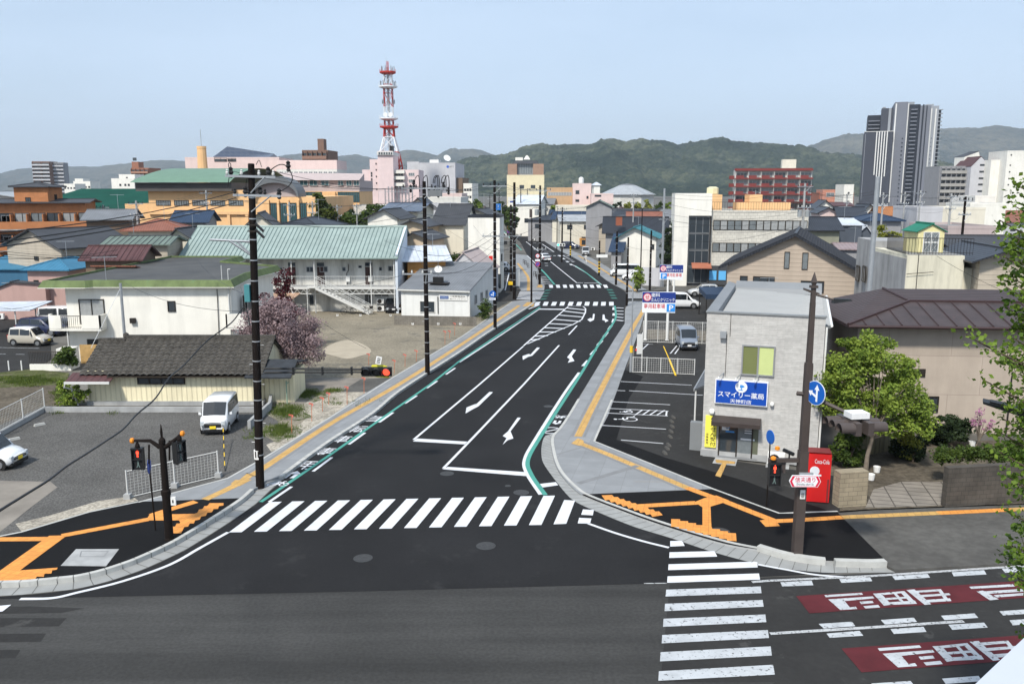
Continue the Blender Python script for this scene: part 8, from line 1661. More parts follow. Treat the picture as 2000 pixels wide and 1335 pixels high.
q=At(995,474,150);root=thing('traffic_signal','dark traffic signal in front of the tall white cube house','traffic signal',(q.x,q.y,q.z));mb=MB();mb.box(-1.6,-.4,0,.25,-.3,.3,SBK);mb.box(-1.3,1.0,.05,.12,.35,.42,STEEL);mb.obj('housing',root)
b=G(1011,562,.05);root=thing('signboard','blank white upright signboard on the far left pavement','signboard',(b.x,b.y,.0));mb=MB();mb.box(-.4,.3,0,.1,.3,2.6,WHITE_PL);mb.obj('panel',root);mb=MB();mb.tube((-.35,.05,0),(-.35,.05,.3),.05,STEEL);mb.tube((.25,.05,0),(.25,.05,.3),.05,STEEL);mb.obj('leg',root)
b=G(1002.5,560,.05);root=thing('signboard','tall white sign tower with red cap at the small parking lot','signboard',(At(961,545,108).x,108,0));mb=MB();mb.box(-.4,.1,0,.2,0,zat(500,108),WHITE_PL);mb.box(-.4,.1,-.01,.21,zat(508,108),zat(500,108)+.02,CRED);mb.obj('panel',root)
b=G(1038,590,.12);root=thing('street_lamp','slim dark street lamp post left of the far crossing','street lamp',(b.x,b.y,0));zt_=zat(410,b.y,1038);mb=MB();mb.lathe([(.12,.1),(.08,zt_*.5),(.055,zt_)],(0,0,0),POLE_BR,10);mb.obj('post',root);mb=MB();mb.box(-.28,.02,-.1,.1,zt_-.9,zt_+.1,SBR);mb.path([(0,0,zt_),(.1,0,zt_+.2),(.6,0,zt_+.25)],.03,POLE_BR,6);mb.box(.5,.9,-.08,.08,zt_+.2,zt_+.27,SBK);mb.obj('lamp_head',root)
for u,v,vt,l_ in((1252,500,408,'slim dark street lamp post in front of the cream blue roofed house'),(1088,436,404,'slim lamp post beside the far road near the white gabled house')):
    Y=116 if u>1200 else 190;q=At(u,v,Y);root=thing('street_lamp',l_,'street lamp',(q.x,Y,0));zt_=zat(vt,Y,u);mb=MB();mb.lathe([(.1,0),(.06,zt_)],(0,0,0),POLE_BR,8);mb.obj('post',root);mb=MB();mb.box(-.35,.25,-.1,.1,zt_,zt_+.1,SBK);mb.obj('lamp_head',root)
k_=0
for u,v in C6([(825,770),(850,785),(880,820),(965,930),(1000,970),(985,935)]):
    mb=MB();mb.tube((-.45,0,0),(-.45,0,.8),.04,FRAME_D);mb.tube((.45,.1,0),(.45,.1,.8),.04,FRAME_D);mb.tube((-.45,0,.78),(.45,.1,.78),.04,FRAME_D);mb.tube((-.45,0,.4),(.45,.1,.4),.03,FRAME_D);o=mb.obj('barrier');o.location=G(u,v,.05);o.rotation_euler.z=R(100);tag(o,'brown pedestrian barrier on the far left pavement','barrier','pedestrian barriers on the far left pavement')
# scaffold by the pink building
root=thing('scaffold','grey tube scaffold in front of the rose broadcasting building','scaffold',(At(752,390,200).x,200,0));Ws=At(805,390,200).x-root.location.x;mb=MB()
for i in range(9):
    for y in(0,1.2):mb.tube((Ws*i/8,y,0),(Ws*i/8,y,zat(364+4*(i%3==0),200)),.06,STEEL,n=4)
for z in range(1,14,2):
    if z<zat(366,200):mb.tube((0,0,z),(Ws,0,z),.05,STEEL,n=4);mb.box(0,Ws,.3,.9,z-.05,z,STEEL)
mb.obj('frame',root)
# survey stakes with pink ribbon
RIB=mat('ribbon_pink',(.70,.16,.13),.7,.1);k_=0
stk=[(570,846,1.1),(609,822,1.1),(630,803,.9),(642,790,.8),(678,790,1.2),(711,768,1.1),(720,712,.9),(770,728,1.0),(791,716,1.0),(813,705,.9),(594,713,.8),(869,672,1.2),(888,655,1.2),(878,660,.7)]
stk.sort()
for u,v,h_ in stk:
    root=thing('survey_stake','thin survey stake with a pink ribbon along the vacant lot, %s'%ORD[k_],'stake',G(u,v,.06),0,'survey stakes with pink ribbons');k_+=1
    mb=MB();mb.tube((0,0,0),(.03,0,h_),.018,mat('stake_orange',(.5,.16,.07),.8,.1),n=5);mb.obj('rod',root);mb=MB();mb.add([(.02,-.02,h_),(-.12,-.05,h_+.03),(-.15,.03,h_-.08),(-.06,-.03,h_-.06),(.0,.0,h_-.1)],[(0,1,2,3,4)],RIB);mb.add([(.03,0,h_-.02),(.12,.02,h_-.05),(.1,-.02,h_-.22)],[(0,1,2)],RIB);mb.obj('ribbon',root)
# left garden rail
q0,q1=G(60,722,.05),G(128,727,.05);root=thing('railing','black iron railing on a white base wall below the white flats','railing',(q0.x,q0.y,0));mb=MB();W_=q1.x-q0.x;mb.box(0,W_,-.1,.1,0,.5,W_WHITE);mb.box(1.9,3.0,.3,1.5,0,1.6,W_WHITE);mb.obj('base_wall',root);railing(root,[(0,0),(W_,0)],.95,FRAME_D,.12,'rail',.5)
for i,u in enumerate((18,43)):mb=MB();mb.tube((0,0,0),(0,0,.75),.05,WHITE_PL);o=mb.obj('bollard');o.location=G(u,723,.05);tag(o,'short white bollard at the left parking edge, %s'%['left one','right one'][i],'bollard','white bollards')
gp=thing('pipe_frame','pale green pipe frame in the weeds beside the warehouse annex','frame',G(561,788,.06));mb=MB();GP=mat('pipe_green',(.25,.36,.27),.6,.1);a=G(588,762,.06)-gp.location;mb.tube((0,0,0),(0,0,1.5),.04,GP);mb.tube(a,a+Vector((0,0,1.4)),.04,GP);mb.tube((0,0,1.3),a+Vector((.3,0,1.3)),.03,GP);mb.obj('frame',gp)
sh=thing('carport','dark roofed shelter over the lane left of the silver-blue van','carport',(At(1378,600,88).x,88,0));mb=MB();mb.slab([(0,0,2.7),(2.6,0,2.7),(2.6,3.5,3.1),(0,3.5,3.1)],.5,R_NAVY);mb.obj('roof',sh)
for x,y in((.1,.1),(2.5,.1),(.1,3.4),(2.5,3.4)):mb=MB();mb.tube((x,y,0),(x,y,2.7),.06,STEEL_D);mb.obj('post',sh)
wall_run('block_wall','pale grey block wall beside the white hatchback near the clinic',[(1255,557),(1295,560)],.2,2.6,W_LGREY,z0=0)
for u,v,l_ in((1701,937,'small white planter pot at the garden path'),(1712,922,'small grey bucket at the garden path'),(1898,872,'round white basin lying by the beige house wall')):
    mb=MB();mb.lathe([(.1,0),(.14,.02),(.17,.3),(.15,.3),(.12,.05)],(0,0,0),WHITE_PL,12);o=mb.obj('pot');o.location=G(u,v,.105);tag(o,l_,'pot')
mb=MB();mb.box(-.15,.15,-.15,.15,0,.35,mat('crate_blue',(.05,.3,.6),.5,0));mb.box(-.17,.17,-.17,.17,.3,.36,mat('crate_blue',(0,0,0)));o=mb.obj('bucket');o.location=G(1752,885,.105);tag(o,'light blue square bucket in the garden behind the gate wall','bucket')
# ================================================================ vehicles
TYRE=mat('tyre',(.018,.018,.018),.85,.1,5);RIM=mat('rim_silver',(.35,.36,.37),.35,.05,3,metal=.7);CGL=mat('car_glass',(.012,.016,.020),.06,0,spec=.8);HL=mat('headlight',(.45,.48,.50),.1,0,spec=.9);TLM=mat('tail_light',(.40,.012,.01),.25,0);PLT_Y=mat('plate_yellow',(.80,.60,.03),.5,0);PLT_W=mat('plate_white',(.7,.7,.7),.5,0);TRIMB=mat('trim_black',(.015,.015,.016),.45,0)
def paint(n,c):return mat('car_paint_'+n,c,.28,.02,2,spec=.6,coat=.5)
KIND={  # L, W, H, nose z, hood z, windscreen base, roof front, roof rear, tail x (fractions from front), belt, wheel r, tail top
 'box':(3.4,1.475,1.80,.86,1.0,.12,.25,.965,.992,1.0,.28,1.05),'kei':(3.4,1.475,1.58,.72,.90,.22,.37,.93,.985,.92,.28,.98),'hatch':(4.0,1.70,1.50,.68,.90,.25,.42,.86,.985,.90,.31,.98),
 'suv':(4.55,1.8,1.66,.78,1.0,.24,.41,.88,.985,1.0,.35,1.08),'minivan':(4.7,1.75,1.82,.75,.98,.16,.33,.95,.99,1.0,.32,1.1),'sedan':(4.5,1.72,1.45,.65,.88,.27,.44,.72,.88,.88,.31,.98),'van':(4.7,1.72,1.98,.85,1.15,.05,.16,.97,.995,1.12,.31,1.2)}
def make_car(kind,label,pm,pos,hd,plate=PLT_W,z0=0.0,two=None,name='parked_car',cat='car',group=None):
    L_,W_,H_,zn,zh,xw,xrf,xrr,xt,belt,wr,tt=KIND[kind];hw=W_/2;X=lambda f:L_/2-f*L_
    root=thing(name,label,cat,(pos[0],pos[1],z0),R(hd),group)
    # station: x, low z, half width low, belt z, half width belt, top z, half width top
    tw={'box':.90,'van':.90,'minivan':.86}.get(kind,.80)
    S=[(X(0),.32,hw*.70,zn-.22,hw*.78,zn-.12,hw*.62),(X(.015),.24,hw*.86,zn-.14,hw*.90,zn-.02,hw*.74),(X(.07),.22,hw*.96,zn-.02,hw*.97,zn+.07,hw*.80),(X(max(xw*.6,.1)),.22,hw,belt-.12,hw,zh-.03,hw*.84),(X(max(xw,.105)),.22,hw,belt-.04,hw,zh,hw*.86),
         (X(xrf),.22,hw,belt,hw,H_-.05,hw*tw),(X((xrf+xrr)/2),.22,hw,belt+.01,hw,H_,hw*tw),(X(xrr),.22,hw,belt+.02,hw,H_-.05,hw*(tw-.02)),(X(xt),.26,hw*.97,belt+.0,hw*.97,tt,hw*tw),(X(1),.34,hw*.86,belt-.1,hw*.88,tt-.12,hw*.70)]
    vs=[];fs=[]
    for x,zl,wl,zb,wb,zt,wt in S:
        zm=zl+(zb-zl)*.55
        ring=[(-wl*.9,zl),(-wl,zl+.1),(-wb*1.005,zm),(-wb*.985,zb),(-wt*1.02,zt-.05),(-wt*.9,zt),(0,zt+.025),(wt*.9,zt),(wt*1.02,zt-.05),(wb*.985,zb),(wb*1.005,zm),(wl,zl+.1),(wl*.9,zl)]
        vs+=[(x,y,z)for y,z in ring]
    n=13
    for i in range(len(S)-1):
        for j in range(n):fs.append((i*n+j,i*n+(j+1)%n,(i+1)*n+(j+1)%n,(i+1)*n+j))
    fs+=[tuple(range(n)),tuple(reversed(range((len(S)-1)*n,len(S)*n)))]
    mb=MB();mb.add(vs,fs,pm);bd=mb.obj('body',root,True)
    if two:
        mb=MB();a=[(vs[i*n+j][0],vs[i*n+j][1],vs[i*n+j][2]+.012)for i in(5,6,7)for j in(4,5,6,7,8)];mb.add(a,[(i*5+j,i*5+j+1,(i+1)*5+j+1,(i+1)*5+j)for i in range(2)for j in range(4)],two);mb.obj('roof',root,True)
    # glass
    def V(i,j):return Vector(vs[i*n+j])
    gl=MB();o=.012
    for s,(jb,jt)in((-1,(3,4)),(1,(9,8))):
        segs=[(4,5,.45,.98),(5,6,.04,.96),(6,7,.05,.94 if kind!='hatch' else .8)]+([(7,8,.06,.7)]if kind in('sedan','suv','hatch')else[])
        for i0,i1,ta,tb in segs:
            q=[]
            for t,(j0,j1,k2)in((ta,(jb,jt,.08)),(tb,(jb,jt,.08)),(tb,(jb,jt,.92)),(ta,(jb,jt,.92))):
                if i0==4 and k2>.5 and t==ta:t=.9
                a=V(i0,j0).lerp(V(i1,j0),t);b=V(i0,j1).lerp(V(i1,j1),t);p=a.lerp(b,k2);p.y+=s*(o+.008);q.append(p)
            gl.add(q if s<0 else list(reversed(q)),[(0,1,2,3)],CGL)
    a,b,c,d=V(4,5),V(4,7),V(5,7),V(5,5);nn=Vector((.6,0,.8))*.02
    q=[a.lerp(d,.06)+nn,b.lerp(c,.06)+nn,c.lerp(b,.06)+nn,d.lerp(a,.06)+nn];q=[Vector((p.x,p.y*1.05,p.z))for p in q];m6=(V(4,6).lerp(V(5,6),.06)+nn,V(4,6).lerp(V(5,6),.94)+nn);gl.add([q[0],m6[0],m6[1],q[3]],[(0,1,2,3)],CGL);gl.add([m6[0],q[1],q[2],m6[1]],[(0,1,2,3)],CGL)
    a,b,c,d=V(7,5),V(7,7),V(8,7),V(8,5);nn=Vector((-.9,0,.4))*.025;q=[a.lerp(d,.1)+nn,b.lerp(c,.1)+nn,b.lerp(c,.88)+nn,a.lerp(d,.88)+nn];gl.add([Vector((p.x,p.y*1.02,p.z+.01))for p in q],[(3,2,1,0)],CGL);gl.obj('window',root)
    for fx_ in(.17 if kind!='van' else .14,.83):
        for s in(-1,1):
            x=X(fx_);mb=MB();mb.lathe([(.02,-.005),(wr+.055,-.005),(wr+.055,.0),(.02,.0)],(x,s*(hw*1.012),wr+.02),TRIMB,18,'Y');mb.obj('wheel_arch',root)
            mb=MB();y=s*(hw-.07);mb.lathe([(wr*.6,-.09),(wr,-.085),(wr,.085),(wr*.6,.09)],(x,y,wr),TYRE,18,'Y');t_=mb.obj('wheel',root);mb=MB();mb.lathe([(.02,0),(wr*.6,.005),(wr*.66,.0),(wr*.62,-.03)]if s<0 else[(.02,0),(wr*.6,-.005),(wr*.66,0),(wr*.62,.03)],(x,y+s*.093,wr),RIM,14,'Y')
            for k in range(5):an=k*2*pi/5;mb.box(0,0,0,0,0,0,RIM)if False else mb.tube((x+.05*cos(an),y+s*.1,wr+.05*sin(an)),(x+wr*.5*cos(an),y+s*.1,wr+wr*.5*sin(an)),.022,TRIMB,n=4)
            mb.obj('rim',t_)
    for s in(-1,1):
        mb=MB();ya,yb=sorted((s*hw*.62,s*hw*.90));mb.hull([(X(.03),ya,zn-.26),(X(0)+(.02 if s<0 else .03),ya,zn-.26),(X(0)+(.0 if s<0 else .0),yb,zn-.26),(X(.05),yb,zn-.26)],[(X(.03),ya,zn-.06),(X(0)+.0,ya,zn-.06),(X(0)-.02,yb,zn-.04),(X(.05),yb,zn-.04)],HL);mb.obj('headlight',root)
        mb=MB();xr=X(1)+.03;mb.box(xr-.035,xr+.10,min(s*hw*.72,s*hw*.93),max(s*hw*.72,s*hw*.93),belt-.28,belt+.05 if kind in('box','minivan','van','kei')else belt-.08,TLM);mb.obj('tail_light',root)
        mb=MB();xm=X(max(xw,.1))-.38;mb.hull([(xm,s*hw,belt+.02),(xm+.08,s*hw,belt+.02),(xm+.08,s*(hw+.17),belt+.04),(xm,s*(hw+.17),belt+.04)],[(xm,s*hw,belt+.12),(xm+.08,s*hw,belt+.12),(xm+.06,s*(hw+.17),belt+.18),(xm,s*(hw+.17),belt+.18)],pm);mb.obj('mirror',root)
    mb=MB();mb.box(X(0)-.05,X(0)+.018,-hw*.60,hw*.60,.47,zn-.2,TRIMB);mb.obj('grille',root)
    mb=MB();mb.box(X(0)-.05,X(0)+.024,-hw*.62,hw*.62,zn-.2,zn-.165,RIM);mb.obj('grille_bar',root)
    mb=MB();mb.box(X(0)-.05,X(0)+.016,-hw*.66,hw*.66,.26,.36,TRIMB);mb.obj('lower_intake',root)
    for e,x in(('f',X(0)+.022),('r',X(1)-.03)):mb=MB();mb.box(min(x,x+.012),max(x,x+.012),-.165,.165,.40,.565,plate);mb.box(x-.004,x+.016,-.12,.12,.44,.47,TRIMB)if False else None;mb.obj('number_plate',root)
    mb=MB();mb.box(X(.995),X(.005),-hw*.85,hw*.85,.18,.34,TRIMB);mb.obj('underbody',root)
    return root
cw,cs,cb_,cn_,cg=paint('white',(.72,.73,.74)),paint('silver',(.42,.43,.44)),paint('black',(.012,.012,.014)),paint('navy',(.012,.018,.06)),paint('beige',(.42,.39,.33))
make_car('box','white boxy kei van with yellow plate parked on the gravel lot facing the camera',cw,(-16.75,46.9),-84,PLT_Y,.06)
make_car('kei','white small car with yellow plate cut by the left edge',cw,(-25.95,40.1),-4,PLT_Y,.06)
make_car('kei','beige kei car with white roof in the left parking lot',cg,(-42.35,73.2),-6,PLT_Y,.05,two=cw)
make_car('suv','navy suv behind the beige kei car',cn_,(-44.2,78.6),-10,PLT_W,.05)
make_car('van','white van behind the navy suv at the left',cw,(-45.6,84.2),180,PLT_W,.0)
make_car('box','silver-blue boxy minivan facing the camera by the mesh fence',paint('silver_blue',(.17,.20,.25)),(15.0,71.6),-92,PLT_W,.1)
make_car('minivan','white minivan side-on behind the clinic billboard',cw,(19.2,96.5),-2,PLT_W,.09)
make_car('hatch','silver hatchback in front of the cream tiled office',cs,(24.7,108.0),176,PLT_W,.05)
make_car('hatch','white hatchback at the pale block wall right of the far road',cw,(18.6,127),170,PLT_W,.05)
make_car('van','white box van behind the white hatchback at the block wall',cw,(17.8,133),175,PLT_W,.05)
make_car('sedan','white car driving away on the far road',cw,(6.15,163),104,PLT_W,.01,name='car')
make_car('box','silver van parked at the timber fronted shop',cs,(15.3,176),-95,PLT_W,.05)
make_car('suv','dark suv parked near the timber fronted shop',cn_,(13.4,196),-20,PLT_W,.05)
make_car('hatch','white hatchback in the striped parking bay by the white cube house',cw,(-2.3,142),178,PLT_W,.05)
make_car('box','white kei car nearest in the striped parking bay',cw,(-3.2,124.5),178,PLT_Y,.05)
make_car('hatch','black car parked beside the small white office',cb_,(-13.4,94.2),-80,PLT_W,.05)
make_car('van','white van parked far up the right side of the road',cw,(19.5,232),170,PLT_W,.02)
make_car('sedan','grey sedan parked beside the far white gabled house',cs,(11.5,240),100,PLT_W,.02)
make_car('box','dark boxy car far up the road',cn_,(-1.0,300),-80,PLT_W,.02,name='car')
make_car('sedan','far grey car near the road end',paint('grey',(.08,.08,.09)),(-.8,258),95,PLT_W,.02,name='car')
make_car('minivan','light silver car roof at the right edge behind the maroon roof',cs,(39.5,70),0,PLT_W,.02)
# bicycles under the stairs
def bicycle(label,x,y,rz):
    root=thing('bicycle',label,'bicycle',(x,y,.05),rz,'bicycles under the staircase')
    for cx in(-.52,.52):mb=MB();mb.path([(cx+.33*cos(t),0,.34+.33*sin(t))for t in[i*pi/9 for i in range(19)]],.022,TYRE,5);mb.obj('wheel',root)
    mb=MB()
    for a,b in(((-.52,.34),(-.05,.3)),((-.52,.34),(-.15,.75)),((-.15,.8),(-.05,.3)),((-.15,.7),(.35,.75)),((-.05,.3),(.35,.7)),((.52,.34),(.33,.95))):mb.tube((a[0],0,a[1]),(b[0],0,b[1]),.018,STEEL_D,n=5)
    mb.obj('frame',root);mb=MB();mb.box(-.28,-.05,-.07,.07,.83,.88,BLACK);mb.obj('saddle',root);mb=MB();mb.tube((.3,-.27,.98),(.3,.27,.98),.015,STEEL,n=5);mb.obj('handlebar',root);mb=MB();mb.box(.42,.72,-.15,.15,.72,.95,STEEL_D);mb.obj('basket',root)
bicycle('dark bicycle under the staircase, left one',-17.9,91.6,.2);bicycle('dark bicycle under the staircase, right one',-15.9,91.4,-.1)
# ================================================================ person walking
def person():
    q=G(1144,514,.05);me=bpy.data.meshes.new('person');J={'hip':(0,0,.92),'chest':(0,0,1.25),'neck':(0,0,1.43),'head':(0,-.01,1.6),'ls':(.17,0,1.38),'le':(.24,.03,1.1),'lw':(.25,-.08,.88),'rs':(-.17,0,1.38),'re':(-.23,.06,1.1),'rw':(-.24,-.02,.86),'lh':(.09,0,.88),'lk':(.1,-.12,.48),'la':(.1,-.06,.08),'lt':(.1,-.22,.04),'rh':(-.09,0,.88),'rk':(-.1,.06,.48),'ra':(-.1,.26,.12),'rt':(-.1,.12,.04),'top':(0,0,1.68)}
    K=list(J);E=[('hip','chest'),('chest','neck'),('neck','head'),('head','top'),('chest','ls'),('ls','le'),('le','lw'),('chest','rs'),('rs','re'),('re','rw'),('hip','lh'),('lh','lk'),('lk','la'),('la','lt'),('hip','rh'),('rh','rk'),('rk','ra'),('ra','rt')]
    me.from_pydata([J[k]for k in K],[(K.index(a),K.index(b))for a,b in E],[]);o=bpy.data.objects.new('person',me);COL.objects.link(o);md=o.modifiers.new('s','SKIN');sv=me.skin_vertices[0].data
    Rr={'hip':.13,'chest':.15,'neck':.05,'head':.10,'top':.06,'ls':.07,'le':.05,'lw':.035,'lh':.1,'lk':.065,'la':.045,'lt':.04}
    for i,k in enumerate(K):r=Rr.get(k,Rr.get('l'+k[1:],.06));sv[i].radius=(r,r)
    sv[0].use_root=True;o.modifiers.new('u','SUBSURF').levels=1;SK=mat('clothing_white',(.62,.61,.58),.8,.1,4);me.materials.append(SK);o.location=q;o.rotation_euler.z=R(200);tag(o,'person in pale clothes walking on the far right pavement','person')
    mb=MB();mb.lathe([(.02,.12),(.09,.1),(.115,.03),(.11,-.04),(.09,-.07)],(0,.015,1.6),mat('hair_dark',(.02,.015,.012),.7,0),12);mb.obj('hair',o,True)
    bg_=MB();bg_.box(.26,.34,-.14,.1,.66,.88,STEEL_D);b_=bg_.obj('handbag');b_.location=q;b_.rotation_euler.z=R(200);tag(b_,'dark handbag held by the person on the far pavement','handbag')
person()
# ================================================================ plants
def leafmat(name,c,c2,sc=1.5,trans=.25):
    m=bpy.data.materials.new(name);m.use_nodes=True;t=m.node_tree;b=t.nodes['Principled BSDF'];o=t.nodes['Material Output'];b.inputs['Roughness'].default_value=.65;b.inputs['Specular IOR Level'].default_value=.25
    tc=N(t,'ShaderNodeTexCoord');n=N(t,'ShaderNodeTexNoise');n.inputs['Scale'].default_value=sc;n.inputs['Detail'].default_value=5;n.inputs['Roughness'].default_value=.8;t.links.new(tc.outputs['Object'],n.inputs['Vector'])
    r=N(t,'ShaderNodeValToRGB');r.color_ramp.elements[0].position=.38;r.color_ramp.elements[0].color=(*c,1);r.color_ramp.elements[1].position=.62;r.color_ramp.elements[1].color=(*c2,1);t.links.new(n.outputs[0],r.inputs[0]);t.links.new(r.outputs[0],b.inputs['Base Color'])
    tr=N(t,'ShaderNodeBsdfTranslucent');t.links.new(r.outputs[0],tr.inputs['Color']);mx=N(t,'ShaderNodeMixShader');mx.inputs[0].default_value=trans;t.links.new(b.outputs[0],mx.inputs[1]);t.links.new(tr.outputs[0],mx.inputs[2]);t.links.new(mx.outputs[0],o.inputs['Surface']);return m
LF={'spring':leafmat('leaf_spring',(.10,.165,.022),(.27,.345,.055)),'mid':leafmat('leaf_mid',(.03,.06,.012),(.09,.13,.02)),'dark':leafmat('leaf_dark',(.012,.025,.009),(.035,.055,.018)),'plum':leafmat('leaf_plum',(.16,.10,.105),(.46,.355,.365),5.0),'red':leafmat('leaf_maroon',(.05,.008,.012),(.10,.015,.022),2.0),'yel':leafmat('leaf_yellow_green',(.14,.17,.02),(.30,.30,.05)),'redbud':leafmat('leaf_redbud',(.35,.14,.26),(.5,.25,.38),3)}
def leaves(mb,rng,centres,radii,n,size,m,flat=.6,elong=1.5):
    centres=np.array(centres,float);radii=np.array(radii,float);k=rng.integers(0,len(centres),n)
    g=rng.normal(size=(n,3));g/=np.linalg.norm(g,axis=1)[:,None];p=centres[k]+g*(rng.random(n)**.45)[:,None]*radii[k][:,None]*np.array([1,1,.8])
    a=rng.normal(size=(n,3));a[:,2]*=flat;a/=np.linalg.norm(a,axis=1)[:,None];b=np.cross(a,rng.normal(size=(n,3)));b/=np.linalg.norm(b,axis=1)[:,None]
    s=size*(.6+.8*rng.random(n))[:,None];a*=s*elong*.5;b*=s*.5
    V=np.stack([p-a,p+b-a*.1,p+a,p-b-a*.1],1).reshape(-1,3);o=len(mb.v);mi=mb.mi(m)
    mb.v+=[tuple(x)for x in V.tolist()];mb.f+=[(o+4*i,o+4*i+1,o+4*i+2,o+4*i+3)for i in range(n)];mb.m+=[mi]*n
def tree(name,label,base,blobs,n,size,lm,trunk_h=1.5,tr=.12,nc=40,cr=.5,seed=1,cat='tree',group=None,elong=1.5,bark=None,limbs=None,gap=1.0,multi=1):
    """blobs: (x, y, z, rx, ry, rz) ellipsoids relative to the base; nc clumps spread inside"""
    rng=np.random.default_rng(seed);root=thing(name,label,cat,base,0,group);cs=[];bark=bark or WOOD_T
    vol=np.array([b[3]*b[4]*b[5]for b in blobs])**.66;vol=vol/vol.sum()
    for b,w in zip(blobs,vol):
        for _ in range(max(2,int(nc*w))):
            g=rng.normal(size=3);g/=np.linalg.norm(g);r=rng.random()**.38;cs.append((b[0]+g[0]*r*b[3],b[1]+g[1]*r*b[4],b[2]+g[2]*r*b[5]))
    mb=MB();leaves(mb,rng,cs,[cr*(.6+.7*rng.random())for _ in cs],n,size,lm,elong=elong);mb.obj('crown' if cat=='tree' else 'foliage',root)
    if trunk_h is not None:
        tb=MB();zc=np.mean([b[2]for b in blobs]);cx=np.mean([b[0]for b in blobs]);top=Vector((cx*.3+.05,0,trunk_h))
        tb.path([(0,0,0),(.04,.02,trunk_h*.5),top],[tr*1.25,tr,tr*.85],bark,8)
        for c in cs[::max(1,len(cs)//(limbs or 14))]:
            c=Vector(c);mid=top.lerp(c,.5)+Vector((0,0,.12*(c-top).length));tb.path([top-Vector((0,0,.05)),mid,c],[tr*.5,tr*.28,tr*.08],bark,5)
        tb.obj('trunk',root)
    return root
def gp(u,v,z=.05):q=G(u,v,z);return Vector((q.x,q.y,z))
def atp(u,Y,v=500):q=At(u,v,Y);return Vector((q.x,Y,0))
tree('plum_tree','round pink and plum blossoming tree beside the warehouse',gp(549,748),[(.4,.2,3.6,2.4,2.0,1.9),(-.9,0,3.2,1.7,1.4,1.4),(1.7,0,2.9,1.5,1.3,1.4),(-.1,0,5.0,1.3,1.2,.9),(-1.5,0,3.9,1.0,1.0,1.2)],42000,.09,LF['plum'],1.5,.15,200,.72,2,elong=1.2)
tree('maple_tree','dark red maple behind the blossoming tree',atp(545,70),[(-.2,0,4.2,1.3,1.2,1.9),(-.8,0,2.8,1.1,1.0,1.3),(.4,0,6.0,.6,.6,1.0),(.5,0,3.4,1.1,1.0,.9)],5200,.13,LF['red'],1.6,.12,60,.5,3)
tree('garden_tree','bright green spring tree between the pharmacy and the maroon roofed house',gp(1690,925,.1),[(.2,1.0,4.6,2.2,1.9,1.9),(1.6,1.0,3.3,1.6,1.5,1.5),(-1.2,.8,4.0,1.1,1.2,1.5),(-.2,1.0,5.9,1.0,1.0,.8),(2.4,.4,2.5,1.0,1.0,.7),(.3,-.1,3.0,1.4,.9,.9)],27000,.10,LF['spring'],1.8,.10,210,.46,4,bark=mat('bark_grey',(.17,.14,.11),.9,.3,5),limbs=34)
tree('garden_shrub','dark glossy shrub against the beige house wall',gp(1838,868,.1),[(0,0,.8,1.1,.8,.8),(.9,0,.9,.6,.6,.6),(-.6,0,.7,.7,.6,.6)],4500,.12,LF['dark'],.4,.05,50,.35,5,'shrub')
tree('garden_shrub','dark green shrub in the shade behind the vending machine',gp(1655,912,.1),[(0,0,.9,.9,.7,.8),(.3,.3,1.4,.6,.5,.5)],3500,.10,LF['mid'],.4,.05,40,.3,6,'shrub')
tree('garden_shrub','yellow-green shrub beside the corrugated fence',gp(1778,898,.1),[(0,0,1.0,.6,.6,.8),(-.5,0,1.4,.5,.4,.4)],1500,.10,LF['yel'],.5,.04,26,.3,7,'shrub')
tree('garden_shrub','very dark shrub under the green tree at the corrugated fence',gp(1782,903,.1),[(0,.6,.7,.8,.7,.7)],2600,.11,LF['dark'],.3,.04,30,.35,17,'shrub')
tree('redbud','small purple flowering redbud against the beige wall',gp(1905,878,.1),[(0,0,1.7,.5,.4,.6),(.5,0,1.4,.3,.3,.4)],500,.06,LF['redbud'],.5,.045,30,.16,8,'shrub',limbs=20,bark=mat('bark_grey',(0,0,0)))
tree('hedge','low clipped green hedge behind the dark block wall',gp(1925,960,.1)+Vector((.2,1.0,0)),[(-1.6,0,1.45,.7,.5,.4),(-.6,0,1.5,.8,.5,.4),(.6,0,1.5,.8,.5,.4),(1.8,0,1.5,.8,.5,.4),(3,0,1.5,.8,.5,.4)],8000,.08,LF['mid'],None,.04,120,.28,9,'shrub')
tree('weed_bush','leafy green bush growing at the left end of the warehouse',gp(140,792),[(0,0,.5,.8,.6,.55),(.6,.1,.9,.5,.4,.5),(-.4,0,1.1,.4,.3,.6)],2600,.11,LF['spring'],.3,.04,34,.3,10,'shrub')
tree('weed_bush','green bush in front of the white flats ground floor',gp(133,722),[(0,0,.9,.75,.6,.8)],1700,.14,LF['mid'],.3,.04,24,.4,11,'shrub')
tree('garden_tree','narrow green palm like plant by the right balcony of the white flats',atp(478,69),[(0,0,1.9,.6,.5,1.0),(-.3,0,1.2,.6,.5,.8)],1500,.22,LF['mid'],.9,.07,22,.4,12,elong=3.0)
tree('conifer','tall green conifer in front of the school wing',atp(628,150),[(0,0,6.0,2.6,2.4,4.2),(-.2,0,10.8,1.3,1.2,2.2),(.8,0,8.0,2.2,1.8,2.6)],12000,.40,leafmat('leaf_olive',(.025,.045,.008),(.10,.12,.02),.6),3,.3,90,.9,13)
